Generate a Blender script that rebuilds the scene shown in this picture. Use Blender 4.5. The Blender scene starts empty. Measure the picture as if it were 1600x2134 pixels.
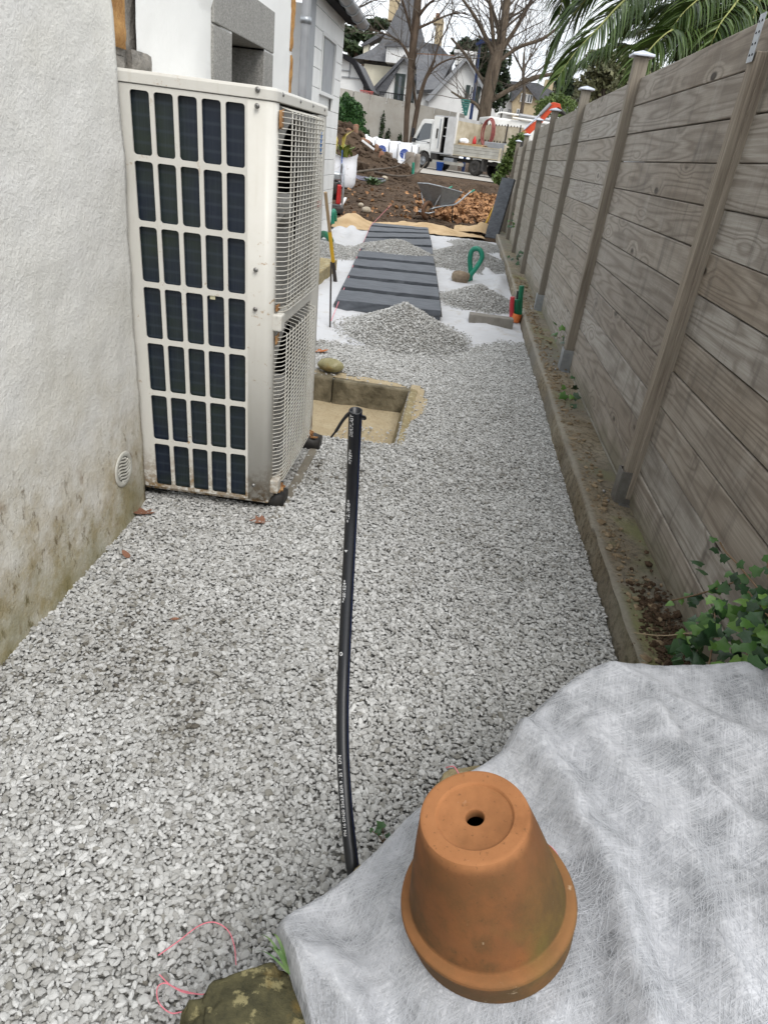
import bpy, bmesh, math, random
import numpy as np
from mathutils import Vector, Matrix, Euler, noise as mnoise

random.seed(7)
RNG = np.random.default_rng(7)
SC = bpy.context.scene
COL = SC.collection
R = math.radians

# ------------------------------------------------------------------ camera
CAM_H = 1.3
FOC, PITCH, ROLL, YAW = 1420.0, R(28.0), R(7.4), R(-3.1)
_fw = Vector((math.sin(YAW) * math.cos(PITCH), math.cos(YAW) * math.cos(PITCH), -math.sin(PITCH)))
_rt = Vector((math.cos(YAW), -math.sin(YAW), 0))
_up = _rt.cross(_fw)
CX = _rt * math.cos(ROLL) + _up * math.sin(ROLL)
CY = _up * math.cos(ROLL) - _rt * math.sin(ROLL)
CC = Vector((0, 0, CAM_H))
cam_data = bpy.data.cameras.new('camera')
cam = bpy.data.objects.new('camera', cam_data)
COL.objects.link(cam)
mw = Matrix((CX, CY, -_fw)).transposed().to_4x4()
mw.translation = CC
cam.matrix_world = mw
cam_data.sensor_fit = 'HORIZONTAL'
cam_data.sensor_width = 36.0
cam_data.lens = FOC / 1600 * 36
cam_data.clip_start = 0.05
cam_data.clip_end = 2000
SC.camera = cam

# ------------------------------------------------------------------ sky, sun, exposure
SUN_EL, SUN_AZ = R(52), R(150)
world = bpy.data.worlds.new('World')
SC.world = world
world.use_nodes = True
wn, wl = world.node_tree.nodes, world.node_tree.links
wn.clear()
w_out = wn.new('ShaderNodeOutputWorld')
w_bg = wn.new('ShaderNodeBackground')
w_sky = wn.new('ShaderNodeTexSky')
w_sky.sky_type = 'NISHITA'
w_sky.sun_disc = False
w_sky.sun_elevation = SUN_EL
w_sky.sun_rotation = SUN_AZ
w_sky.dust_density = 4.0
w_tc = wn.new('ShaderNodeTexCoord')
w_mp = wn.new('ShaderNodeMapping')
w_mp.inputs['Scale'].default_value = (1.0, 1.0, 2.6)
w_no = wn.new('ShaderNodeTexNoise')
w_no.inputs['Scale'].default_value = 2.4
w_no.inputs['Detail'].default_value = 6
w_no.inputs['Roughness'].default_value = 0.55
w_rp = wn.new('ShaderNodeValToRGB')
w_rp.color_ramp.elements[0].position = 0.32
w_rp.color_ramp.elements[0].color = (7.2, 7.7, 8.3, 1)
w_rp.color_ramp.elements[1].position = 0.68
w_rp.color_ramp.elements[1].color = (10.6, 10.8, 10.9, 1)
w_mx = wn.new('ShaderNodeMixRGB')
w_mx.inputs['Fac'].default_value = 0.9
wl.new(w_tc.outputs['Generated'], w_mp.inputs['Vector'])
wl.new(w_mp.outputs['Vector'], w_no.inputs['Vector'])
wl.new(w_no.outputs['Fac'], w_rp.inputs['Fac'])
wl.new(w_sky.outputs['Color'], w_mx.inputs['Color1'])
wl.new(w_rp.outputs['Color'], w_mx.inputs['Color2'])
wl.new(w_mx.outputs['Color'], w_bg.inputs['Color'])
w_bg.inputs['Strength'].default_value = 0.1
wl.new(w_bg.outputs['Background'], w_out.inputs['Surface'])
sun_d = bpy.data.lights.new('sun', 'SUN')
sun_d.energy = 1.3
sun_d.angle = R(30)
sun_d.color = (1.0, 0.97, 0.92)
sun = bpy.data.objects.new('sun', sun_d)
COL.objects.link(sun)
sd = Vector((math.sin(SUN_AZ) * math.cos(SUN_EL), math.cos(SUN_AZ) * math.cos(SUN_EL), math.sin(SUN_EL)))
sun.rotation_euler = sd.to_track_quat('Z', 'Y').to_euler()
SC.view_settings.view_transform = 'Standard'
SC.view_settings.look = 'None'
SC.view_settings.gamma = 1.0
SC.view_settings.use_curve_mapping = False
SC.view_settings.exposure = 0.72
SC.cycles.max_bounces = 5
SC.cycles.diffuse_bounces = 3
SC.cycles.glossy_bounces = 2
SC.cycles.transmission_bounces = 2
SC.cycles.adaptive_threshold = 0.015


# ------------------------------------------------------------------ helpers
def ray(px, py):
    return CX * ((px - 800) / FOC) - CY * ((py - 1067) / FOC) + _fw


def atY(px, py, Y):
    d = ray(px, py)
    return CC + d * (Y / d.y)


def atX(px, py, X):
    d = ray(px, py)
    return CC + d * (X / d.x)


def atZ(px, py, Z=0.0):
    d = ray(px, py)
    return CC + d * ((Z - CAM_H) / d.z)


WL = {}


def tag(o, label=None, cat=None, group=None, kind=None):
    if label: o['label'] = label
    if cat: o['category'] = cat
    if group: o['group'] = group
    if kind: o['kind'] = kind
    return o


def empty(name, loc=(0, 0, 0), rot=None, label=None, cat=None, group=None):
    o = bpy.data.objects.new(name, None)
    o.empty_display_size = 0.1
    COL.objects.link(o)
    o.location = loc
    if rot: o.rotation_euler = rot
    WL[o.name] = Vector(loc)
    tag(o, label, cat, group)
    return o


def link(name, me, mat, parent=None, loc=None, rot=None, scale=None):
    o = bpy.data.objects.new(name, me)
    if mat is not None and len(me.materials) == 0:
        me.materials.append(mat)
    COL.objects.link(o)
    if parent: o.parent = parent
    if loc is not None: o.location = loc
    if rot is not None: o.rotation_euler = rot
    if scale is not None: o.scale = scale if hasattr(scale, '__len__') else (scale,) * 3
    return o


def copy_tree(o, parent=None):
    c = o.copy()
    COL.objects.link(c)
    c.parent = parent
    for ch in [k for k in bpy.data.objects if k.parent == o]:
        copy_tree(ch, c)
    return c


class MB:
    """collects shapes into one mesh"""

    def __init__(s):
        s.v, s.f, s.sm = [], [], []

    def add(s, vs, fs, smooth=False, m=None):
        n = len(s.v)
        s.v += [tuple(m @ Vector(p)) if m else tuple(p) for p in vs]
        s.f += [tuple(i + n for i in f) for f in fs]
        s.sm += [smooth] * len(fs)
        return s

    def box(s, c, d, rz=0, m=None, rot=None):
        x, y, z = d[0] / 2, d[1] / 2, d[2] / 2
        vs = [Vector(p) for p in ((-x, -y, -z), (x, -y, -z), (x, y, -z), (-x, y, -z), (-x, -y, z), (x, -y, z), (x, y, z), (-x, y, z))]
        rm = (rot.to_matrix() if rot else Matrix.Rotation(rz, 3, 'Z'))
        vs = [rm @ p + Vector(c) for p in vs]
        return s.add(vs, [(0, 3, 2, 1), (4, 5, 6, 7), (0, 1, 5, 4), (1, 2, 6, 5), (2, 3, 7, 6), (3, 0, 4, 7)], False, m)

    def bar(s, a, b, w, h=None, m=None):
        """box from a to b, w wide, h in the other direction"""
        a, b = Vector(a), Vector(b)
        h = h or w
        q = (b - a).to_track_quat('Z', 'Y')
        L = (b - a).length
        return s.box((a + b) / 2, (w, h, L), m=m, rot=q)

    def tube(s, pts, r, n=8, cap=True, smooth=True, m=None, sq=None):
        pts = [Vector(p) for p in pts]
        rs = r if hasattr(r, '__len__') else [r] * len(pts)
        vs, fs = [], []
        t0 = (pts[1] - pts[0]).normalized()
        u = t0.orthogonal().normalized()
        for i, p in enumerate(pts):
            t = (pts[min(i + 1, len(pts) - 1)] - pts[max(i - 1, 0)])
            t = t.normalized() if t.length > 1e-9 else t0
            u = (u - t * u.dot(t))
            u = u.normalized() if u.length > 1e-6 else t.orthogonal().normalized()
            w = t.cross(u)
            for k in range(n):
                a = 2 * math.pi * k / n
                vs.append(p + (u * math.cos(a) + w * math.sin(a)) * rs[i])
        for i in range(len(pts) - 1):
            for k in range(n):
                fs.append((i * n + k, i * n + (k + 1) % n, (i + 1) * n + (k + 1) % n, (i + 1) * n + k))
        s.add(vs, fs, smooth, m)
        if cap:
            s.add([vs[k] for k in range(n)], [tuple(range(n - 1, -1, -1))], False, m)
            s.add([vs[(len(pts) - 1) * n + k] for k in range(n)], [tuple(range(n))], False, m)
        return s

    def prism(s, poly, axis, a, b, m=None, smooth=False):
        """polygon of 2D points extruded along axis from a to b"""
        def mk(p, t):
            if axis == 'x': return (t, p[0], p[1])
            if axis == 'y': return (p[0], t, p[1])
            return (p[0], p[1], t)
        n = len(poly)
        vs = [mk(p, a) for p in poly] + [mk(p, b) for p in poly]
        fs = [tuple(range(n - 1, -1, -1)), tuple(range(n, 2 * n))]
        fs += [(i, (i + 1) % n, n + (i + 1) % n, n + i) for i in range(n)]
        return s.add(vs, fs, smooth, m)

    def lathe(s, prof, n=32, m=None, smooth=True, a0=0, full=2 * math.pi):
        vs, fs = [], []
        k = len(prof)
        for i in range(n):
            a = a0 + full * i / n
            for r, z in prof:
                vs.append((r * math.cos(a), r * math.sin(a), z))
        for i in range(n):
            j = (i + 1) % n
            for q in range(k - 1):
                fs.append((i * k + q, j * k + q, j * k + q + 1, i * k + q + 1))
        return s.add(vs, fs, smooth, m)

    def mesh(s, name):
        me = bpy.data.meshes.new(name)
        me.from_pydata(s.v, [], s.f)
        me.polygons.foreach_set('use_smooth', s.sm)
        me.update()
        return me

    def build(s, name, mat, parent=None, local=False, bevel=0, fixn=False, seg=2):
        if parent is not None and not local:
            o = WL[parent.name]
            s.v = [(p[0] - o.x, p[1] - o.y, p[2] - o.z) for p in s.v]
        me = s.mesh(name)
        if fixn:
            bm = bmesh.new(); bm.from_mesh(me)
            bmesh.ops.remove_doubles(bm, verts=bm.verts, dist=1e-5)
            bmesh.ops.recalc_face_normals(bm, faces=bm.faces)
            bm.to_mesh(me); bm.free()
        ob = link(name, me, mat, parent)
        if parent is not None: WL[ob.name] = WL.get(parent.name, Vector())
        else: WL[ob.name] = Vector((0, 0, 0))
        if bevel:
            b = ob.modifiers.new('bevel', 'BEVEL')
            b.width = bevel; b.segments = seg; b.limit_method = 'ANGLE'; b.angle_limit = R(35)
        return ob


def npmesh(name, V, F, mat, parent=None, smooth=False, tint=None):
    """V (n,3) array, F (m,k) index array; tint is per face"""
    V = np.asarray(V, dtype=np.float32); F = np.asarray(F, dtype=np.int32)
    me = bpy.data.meshes.new(name)
    me.vertices.add(len(V)); me.vertices.foreach_set('co', V.ravel())
    k = F.shape[1]
    me.loops.add(F.size); me.loops.foreach_set('vertex_index', F.ravel())
    me.polygons.add(len(F))
    me.polygons.foreach_set('loop_start', np.arange(0, F.size, k, dtype=np.int32))
    me.polygons.foreach_set('use_smooth', np.full(len(F), smooth))
    me.update(calc_edges=True)
    if tint is not None:
        at = me.attributes.new('tint', 'FLOAT', 'FACE')
        at.data.foreach_set('value', np.asarray(tint, dtype=np.float32))
    ob = link(name, me, mat, parent)
    WL[ob.name] = WL.get(parent.name, Vector()) if parent else Vector()
    return ob


def grid(name, xs, ys, zf, mat, skip=None, parent=None, smooth=True):
    nx, ny = len(xs), len(ys)
    V = np.array([(x, y, zf(x, y)) for y in ys for x in xs])
    F = []
    for j in range(ny - 1):
        for i in range(nx - 1):
            if skip and skip((xs[i] + xs[i + 1]) / 2, (ys[j] + ys[j + 1]) / 2): continue
            a = j * nx + i
            F.append((a, a + 1, a + nx + 1, a + nx))
    if parent: V = V - np.array(WL[parent.name])
    return npmesh(name, V, np.array(F), mat, parent, smooth)


def fn(x, y, s=1.0, o=0.0, oct=3):
    """fractal noise about -1..1"""
    return mnoise.fractal(Vector((x * s + o, y * s - o, o * 1.7)), 1.0, 2.0, oct)


def cr(pts, n=8):
    """Catmull-Rom through points"""
    P = [Vector(p) for p in pts]
    P = [P[0] * 2 - P[1]] + P + [P[-1] * 2 - P[-2]]
    out = []
    for i in range(1, len(P) - 2):
        a, b, c, d = P[i - 1], P[i], P[i + 1], P[i + 2]
        for k in range(n):
            t = k / n
            out.append(0.5 * ((2 * b) + (c - a) * t + (2 * a - 5 * b + 4 * c - d) * t * t + (3 * b - a - 3 * c + d) * t ** 3))
    out.append(P[-2])
    return out


# ------------------------------------------------------------------ materials
class NT:
    def __init__(s, name):
        s.m = bpy.data.materials.new(name)
        s.m.use_nodes = True
        s.n, s.l = s.m.node_tree.nodes, s.m.node_tree.links
        s.b = s.n['Principled BSDF']
        s.tc = s.n.new('ShaderNodeTexCoord')

    def set(s, sock, v):
        if isinstance(v, bpy.types.NodeSocket): s.l.new(v, sock)
        elif v is not None: sock.default_value = v
        return s

    def math(s, op, a, b=None, c=None, clamp=False):
        n = s.n.new('ShaderNodeMath'); n.operation = op; n.use_clamp = clamp
        for i, v in enumerate((a, b, c)):
            if v is not None: s.set(n.inputs[i], v)
        return n.outputs[0]

    def mapv(s, scale=(1, 1, 1), rot=(0, 0, 0), src=None, off=None):
        n = s.n.new('ShaderNodeMapping')
        s.l.new(src or s.tc.outputs['Object'], n.inputs['Vector'])
        n.inputs['Scale'].default_value = scale if hasattr(scale, '__len__') else (scale,) * 3
        n.inputs['Rotation'].default_value = rot
        if off is not None: s.set(n.inputs['Location'], off)
        return n.outputs[0]

    def noise(s, scale, vec=None, detail=4, rough=0.55, dist=0.0):
        n = s.n.new('ShaderNodeTexNoise')
        s.l.new(vec or s.tc.outputs['Object'], n.inputs['Vector'])
        n.inputs['Scale'].default_value = scale
        n.inputs['Detail'].default_value = detail
        n.inputs['Roughness'].default_value = rough
        n.inputs['Distortion'].default_value = dist
        return n.outputs['Fac']

    def voro(s, scale, vec=None, feature='F1', out='Distance', rnd=1.0):
        n = s.n.new('ShaderNodeTexVoronoi')
        n.feature = feature
        s.l.new(vec or s.tc.outputs['Object'], n.inputs['Vector'])
        n.inputs['Scale'].default_value = scale
        n.inputs['Randomness'].default_value = rnd
        return n.outputs[out]

    def ramp(s, f, stops):
        n = s.n.new('ShaderNodeValToRGB')
        s.l.new(f, n.inputs['Fac'])
        e = n.color_ramp.elements
        while len(e) < len(stops): e.new(0.5)
        for k, (p, c) in enumerate(stops):
            e[k].position = p
            e[k].color = (c, c, c, 1) if not hasattr(c, '__len__') else (*c, 1)
        return n.outputs['Color']

    def mix(s, f, a, b, op='MIX'):
        n = s.n.new('ShaderNodeMixRGB'); n.blend_type = op
        s.set(n.inputs['Fac'], f)
        for k, v in (('Color1', a), ('Color2', b)):
            if hasattr(v, '__len__') and not isinstance(v, bpy.types.NodeSocket): v = (*v, 1) if len(v) == 3 else v
            s.set(n.inputs[k], v)
        return n.outputs['Color']

    def pos(s):
        g = s.n.new('ShaderNodeNewGeometry')
        x = s.n.new('ShaderNodeSeparateXYZ')
        s.l.new(g.outputs['Position'], x.inputs[0])
        return g.outputs['Position'], x.outputs

    def rand(s):
        return s.n.new('ShaderNodeObjectInfo').outputs['Random']

    def attr(s, name, typ='GEOMETRY'):
        a = s.n.new('ShaderNodeAttribute'); a.attribute_name = name; a.attribute_type = typ
        return a.outputs['Fac']

    def bump(s, h, strength=0.3, dist=0.01, nrm=None):
        n = s.n.new('ShaderNodeBump')
        s.l.new(h, n.inputs['Height'])
        n.inputs['Strength'].default_value = strength
        n.inputs['Distance'].default_value = dist
        if nrm: s.l.new(nrm, n.inputs['Normal'])
        return n.outputs['Normal']

    def done(s, color=None, rough=None, metal=None, nrm=None, spec=None, **kw):
        if color is not None:
            if hasattr(color, '__len__') and not isinstance(color, bpy.types.NodeSocket): color = (*color, 1)
            s.set(s.b.inputs['Base Color'], color)
        s.set(s.b.inputs['Roughness'], rough)
        s.set(s.b.inputs['Metallic'], metal)
        if spec is not None: s.b.inputs['Specular IOR Level'].default_value = spec
        if nrm: s.l.new(nrm, s.b.inputs['Normal'])
        for k, v in kw.items(): s.set(s.b.inputs[k.replace('_', ' ')], v)
        return s.m


def simple(name, a, b=None, scale=8, rough=0.7, bump=0.0, bscale=60, metal=0.0, bdist=0.004, spec=0.4, con=(0.35, 0.65)):
    t = NT(name)
    b = b or tuple(c * 0.8 for c in a)
    col = t.mix(t.ramp(t.noise(scale, detail=6), [(con[0], 0.0), (con[1], 1.0)]), a, b)
    n = t.bump(t.noise(bscale, detail=4), bump, bdist) if bump else None
    return t.done(col, rough, metal, n, spec)


def leafmat(name, dark, light, rough=0.5, trans=0.25):
    t = NT(name)
    f = t.attr('tint')
    col = t.mix(f, dark, light)
    m = t.done(col, rough, spec=0.3)
    return m


def m_old_plaster():
    t = NT('old_white_plaster')
    P, xyz = t.pos()
    z = xyz['Z']
    n1 = t.noise(3.0, P, 6, .6); n2 = t.noise(38, P, 8, .72); n3 = t.noise(120, P, 3, .6)
    base = t.mix(t.ramp(n1, [(.3, 0.), (.75, 1.)]), (.80, .79, .76), (.69, .675, .62))
    # grime that climbs the foot of the wall
    hgt = t.math('ADD', z, t.math('MULTIPLY', t.math('SUBTRACT', n1, .5), -.75))
    low = t.ramp(hgt, [(.0, 1.0), (.20, .85), (.38, .45), (.60, .08), (.85, 0.0)])
    patch = t.ramp(t.noise(9, P, 8, .7), [(.36, .25), (.62, 1.0)])
    col = t.mix(t.math('MULTIPLY', low, patch), base, (.37, .30, .175))
    sp = t.ramp(t.noise(34, t.mapv((1, 1, .55), src=P), 6, .72), [(.56, 0.0), (.66, .9)])
    low2 = t.ramp(hgt, [(.0, 1.0), (.30, .8), (.50, 0.0)])
    col = t.mix(t.math('MULTIPLY', sp, low2), col, (.13, .095, .05))
    pk = t.math('MULTIPLY', t.ramp(t.noise(6.5, P, 4, .6), [(.62, 0.), (.68, 1.)]), low2)
    col = t.mix(t.math('MULTIPLY', pk, .75), col, (.26, .17, .10))
    vlow = t.ramp(hgt, [(.0, .55), (.1, .25), (.2, 0.0)])
    col = t.mix(vlow, col, (.2, .19, .08))
    st = t.ramp(t.noise(1.6, P, 3, .5), [(.55, 0.), (.72, .35)])
    col = t.mix(st, col, (.5, .45, .33))
    h = t.math('ADD', t.math('MULTIPLY', n2, 1.0), t.math('MULTIPLY', n3, .45))
    return t.done(col, .92, nrm=t.bump(h, .6, .009), spec=.2)


def m_white_render():
    t = NT('white_render')
    P, xyz = t.pos()
    n1 = t.noise(2.0, P, 5); n2 = t.noise(60, P, 4, .6)
    col = t.mix(t.ramp(n1, [(.3, 0.), (.7, 1.)]), (.80, .80, .785), (.73, .73, .71))
    return t.done(col, .9, nrm=t.bump(n2, .25, .006), spec=.2)


def m_granite():
    t = NT('granite')
    n = t.noise(140, None, 3, .7); v = t.voro(190)
    col = t.mix(t.ramp(n, [(.35, 0.), (.65, 1.)]), (.19, .185, .172), (.37, .36, .335))
    col = t.mix(t.ramp(v, [(.0, .6), (.25, 0.)]), col, (.09, .09, .09))
    st = t.noise(3, t.mapv((6, 6, .6)), 5)
    col = t.mix(t.ramp(st, [(.5, 0.), (.75, .4)]), col, (.13, .13, .12))
    return t.done(col, .85, nrm=t.bump(n, .4, .004))


def m_ochre():
    t = NT('ochre_stone')
    n = t.noise(34, t.mapv((1, 1, .7)), 8, .78)
    col = t.mix(t.ramp(n, [(.3, 0.), (.7, 1.)]), (.27, .115, .03), (.58, .34, .12))
    return t.done(col, .9, nrm=t.bump(n, .8, .015))


def m_wood():
    t = NT('weathered_wood')
    r = t.rand()
    off = t.n.new('ShaderNodeCombineXYZ')
    t.l.new(t.math('MULTIPLY', r, 37.0), off.inputs[1])
    t.l.new(t.math('MULTIPLY', r, 91.0), off.inputs[2])
    v = t.n.new('ShaderNodeVectorMath'); v.operation = 'ADD'
    t.l.new(t.tc.outputs['Object'], v.inputs[0]); t.l.new(off.outputs[0], v.inputs[1])
    V = v.outputs[0]
    big = t.noise(1.0, t.mapv((1, .34, 6.0), src=V), 2, .40, .12)
    # knots pull the rings round them
    kd = t.voro(1.0, t.mapv((.001, 2.1, 5.4), src=V))
    kpull = t.ramp(kd, [(0.0, 1.0), (.30, 0.0)])
    rings = t.math('ADD', t.math('MULTIPLY', big, 17.0), t.math('MULTIPLY', kpull, 2.2))
    g = t.math('SINE', t.math('MULTIPLY', rings, 6.283))
    g01 = t.math('MULTIPLY_ADD', g, .5, .5)
    line = t.math('POWER', g01, 2.2)
    fib = t.noise(1.0, t.mapv((60, 4.0, 170), src=V), 4, .7)
    tone = t.noise(1.0, t.mapv((2, 2.2, 6.0), src=V), 4, .6)
    c0 = t.mix(t.ramp(tone, [(.3, 0.), (.7, 1.)]), (.265, .222, .175), (.385, .345, .295))
    r2 = t.math('FRACT', t.math('MULTIPLY', r, 7.31))
    c0 = t.mix(t.ramp(r, [(.25, 0.), (.75, .8)]), c0, (.41, .392, .362))
    c0 = t.mix(t.ramp(r2, [(.6, 0.), (1., .5)]), c0, (.19, .145, .105))
    col = t.mix(t.math('MULTIPLY', line, .44), c0, (.105, .078, .056))
    col = t.mix(t.ramp(fib, [(.40, .32), (.62, 0.)]), col, (.13, .10, .078))
    blot = t.noise(1.0, t.mapv((1, 1.1, 2.6), src=V), 6, .7)
    col = t.mix(t.ramp(blot, [(.50, 0.), (.68, .55)]), col, (.12, .104, .088))
    # dark weather blotches and run marks
    run = t.noise(1.0, t.mapv((3, 9.0, 1.1), src=V), 5, .65)
    col = t.mix(t.ramp(run, [(.55, 0.), (.70, .6)]), col, (.10, .088, .077))
    pale = t.noise(1.0, t.mapv((3, 5.0, 2.0), src=V), 5, .7)
    col = t.mix(t.ramp(pale, [(.56, 0.), (.74, .45)]), col, (.43, .41, .375))
    kn = t.voro(1.0, t.mapv((.001, 2.1 * 1.0, 5.4), src=V))
    col = t.mix(t.ramp(kn, [(.06, .95), (.10, 0.)]), col, (.028, .02, .014))
    # greener and greyer far along the fence
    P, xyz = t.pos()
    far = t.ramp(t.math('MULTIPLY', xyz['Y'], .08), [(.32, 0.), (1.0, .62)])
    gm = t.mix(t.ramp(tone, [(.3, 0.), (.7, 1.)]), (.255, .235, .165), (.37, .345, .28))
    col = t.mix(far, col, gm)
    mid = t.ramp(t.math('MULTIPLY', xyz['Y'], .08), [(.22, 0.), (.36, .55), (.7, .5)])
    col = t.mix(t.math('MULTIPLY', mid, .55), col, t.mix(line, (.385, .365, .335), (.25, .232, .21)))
    nz = t.math('ADD', xyz['Z'], t.math('MULTIPLY', t.noise(5, P, 3), -.25))
    col = t.mix(t.ramp(nz, [(-.05, .4), (.06, 0.)]), col, (.13, .13, .08))
    h = t.math('ADD', t.math('MULTIPLY', line, -.6), t.math('MULTIPLY', fib, .5))
    return t.done(col, .82, nrm=t.bump(h, .28, .003), spec=.25)


def m_post():
    t = NT('post_wood')
    V = t.mapv((30, 30, 1.2))
    g = t.noise(3.0, V, 5, .65)
    b = t.noise(2.5, None, 3)
    col = t.mix(t.ramp(g, [(.35, 0.), (.65, 1.)]), (.165, .135, .105), (.34, .295, .24))
    col = t.mix(t.ramp(b, [(.45, 0.), (.7, .5)]), col, (.30, .27, .22))
    P, xyz = t.pos()
    far = t.ramp(t.math('MULTIPLY', xyz['Y'], .08), [(.27, 0.), (.5, .8)])
    col = t.mix(far, col, t.mix(g, (.125, .112, .092), (.25, .228, .19)))
    return t.done(col, .8, nrm=t.bump(g, .4, .003), spec=.25)


def m_kerb():
    t = NT('sandy_concrete')
    P, xyz = t.pos()
    n1 = t.noise(4, P, 6, .65); n2 = t.noise(38, P, 8, .78)
    col = t.mix(t.ramp(n1, [(.32, 0.), (.68, 1.)]), (.25, .20, .13), (.43, .38, .29))
    col = t.mix(t.ramp(n2, [(.47, 0.), (.62, .85)]), col, (.10, .078, .05))
    gr = t.noise(2.2, P, 4, .6)
    up = t.ramp(t.math('MULTIPLY', xyz['X'], 1.0), [(.68, 0.), (.72, 1.)])
    mm = t.math('MULTIPLY', t.ramp(gr, [(.50, 0.), (.64, .8)]), up)
    col = t.mix(mm, col, (.30, .33, .06))
    gry = t.ramp(t.noise(1.1, P, 3), [(.42, 0.), (.62, .8)])
    col = t.mix(gry, col, t.mix(n2, (.16, .15, .13), (.36, .345, .31)))
    edge = t.math('MULTIPLY', t.ramp(xyz['Z'], [(.086, 0.), (.097, 1.)]), t.ramp(xyz['X'], [(.695, 1.), (.715, 0.)]))
    col = t.mix(t.math('MULTIPLY', edge, .55), col, (.46, .43, .37))
    h = t.math('ADD', n1, t.math('MULTIPLY', n2, 1.2))
    return t.done(col, .95, nrm=t.bump(h, 1.0, .022), spec=.15)


def m_soil(name='soil', a=(.042, .027, .017), b=(.105, .07, .045)):
    t = NT(name)
    P, xyz = t.pos()
    n1 = t.noise(1.3, P, 8, .65); n2 = t.noise(14, P, 6, .7)
    col = t.mix(t.ramp(n1, [(.35, 0.), (.68, 1.)]), a, b)
    col = t.mix(t.ramp(n2, [(.52, 0.), (.72, .6)]), col, tuple(c * 1.9 for c in b))
    return t.done(col, .95, nrm=t.bump(t.math('ADD', n1, t.math('MULTIPLY', n2, .6)), .9, .08), spec=.15)


def m_gravel():
    t = NT('pale_gravel')
    f = t.attr('tint', 'INSTANCER')
    n = t.noise(2.2, None, 4, .6)
    col = t.ramp(f, [(0., (.09, .08, .065)), (.12, (.22, .21, .185)), (.32, (.34, .335, .32)), (.70, (.475, .475, .465)), (1., (.64, .64, .63))])
    col = t.mix(t.ramp(n, [(.4, 0.), (.75, .22)]), col, (.24, .235, .22))
    return t.done(col, .85, spec=.25)


def m_gravelbed():
    t = NT('gravel_bed')
    P, xyz = t.pos()
    v = t.voro(75, P); c = t.voro(75, P, out='Color')
    g = t.n.new('ShaderNodeRGBToBW'); t.l.new(c, g.inputs[0])
    col = t.mix(g.outputs[0], (.24, .235, .22), (.48, .475, .455))
    col = t.mix(t.ramp(v, [(.45, 0.), (.7, .7)]), col, (.11, .105, .095))
    return t.done(col, .95, nrm=t.bump(t.math('MULTIPLY', v, -1), 1.0, .012), spec=.1)


def m_acpaint():
    t = NT('beige_white_paint')
    P, xyz = t.pos()
    n = t.noise(9, P, 6, .65); n2 = t.noise(45, P, 5, .7)
    col = t.mix(t.ramp(n, [(.35, 0.), (.7, .5)]), (.62, .605, .56), (.55, .53, .475))
    zz = t.math('ADD', xyz['Z'], t.math('MULTIPLY', t.math('SUBTRACT', n, .5), -.25))
    low = t.ramp(zz, [(.05, 1.0), (.11, .6), (.20, 0.)])
    col = t.mix(t.math('MULTIPLY', low, t.ramp(n2, [(.40, 0.), (.54, 1.)])), col, (.20, .13, .06))
    spots = t.ramp(n2, [(.60, 0.), (.66, .8)])
    sm = t.math('MULTIPLY', spots, t.ramp(t.noise(3.3, P, 3), [(.52, 0.), (.62, 1.)]))
    col = t.mix(sm, col, (.30, .17, .06))
    drip = t.noise(1.0, t.mapv((60, 60, 3), src=P), 4)
    col = t.mix(t.ramp(drip, [(.6, 0.), (.8, .25)]), col, (.38, .33, .24))
    return t.done(col, .42, spec=.45, nrm=t.bump(n2, .05, .002))


def m_coil():
    t = NT('dark_coil_fins')
    P, xyz = t.pos()
    w = t.math('MULTIPLY_ADD', t.noise(1.0, t.mapv((420, 420, 5), src=P), 3, .6), 2.6, -1.3)
    n = t.noise(3.5, P, 4)
    rows = t.math('SINE', t.math('MULTIPLY', xyz['Z'], 170.0))
    col = t.mix(t.ramp(n, [(.4, 0.), (.65, 1.)]), (.007, .013, .026), (.018, .028, .018))
    col = t.mix(t.ramp(t.math('MULTIPLY_ADD', rows, .5, .5), [(.75, 0.), (1.0, .5)]), col, (.03, .04, .055))
    col = t.mix(t.ramp(t.math('MULTIPLY_ADD', w, .5, .5), [(.5, 0.), (.9, .6)]), col, (.035, .045, .055))
    return t.done(col, .45, spec=.4)


def m_slate():
    t = NT('dark_slate')
    P, xyz = t.pos()
    n = t.noise(1.0, t.mapv((6, 22, 22), src=P), 6, .65)
    col = t.mix(t.ramp(n, [(.3, 0.), (.72, 1.)]), (.042, .048, .058), (.105, .116, .134))
    return t.done(col, .6, nrm=t.bump(n, .35, .006), spec=.4)


def m_textile(name='white_geotextile', c=(.80, .80, .80)):
    t = NT(name)
    P, xyz = t.pos()
    n = t.noise(2.0, P, 5, .6); n2 = t.noise(260, P, 2)
    dirt = t.ramp(t.noise(7, P, 6, .7), [(.55, 0.), (.72, .8)])
    col = t.mix(t.ramp(n, [(.4, 0.), (.75, .35)]), c, tuple(v * .8 for v in c))
    col = t.mix(dirt, col, (.38, .35, .30))
    return t.done(col, .8, nrm=t.bump(n2, .2, .002), spec=.3)


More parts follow.
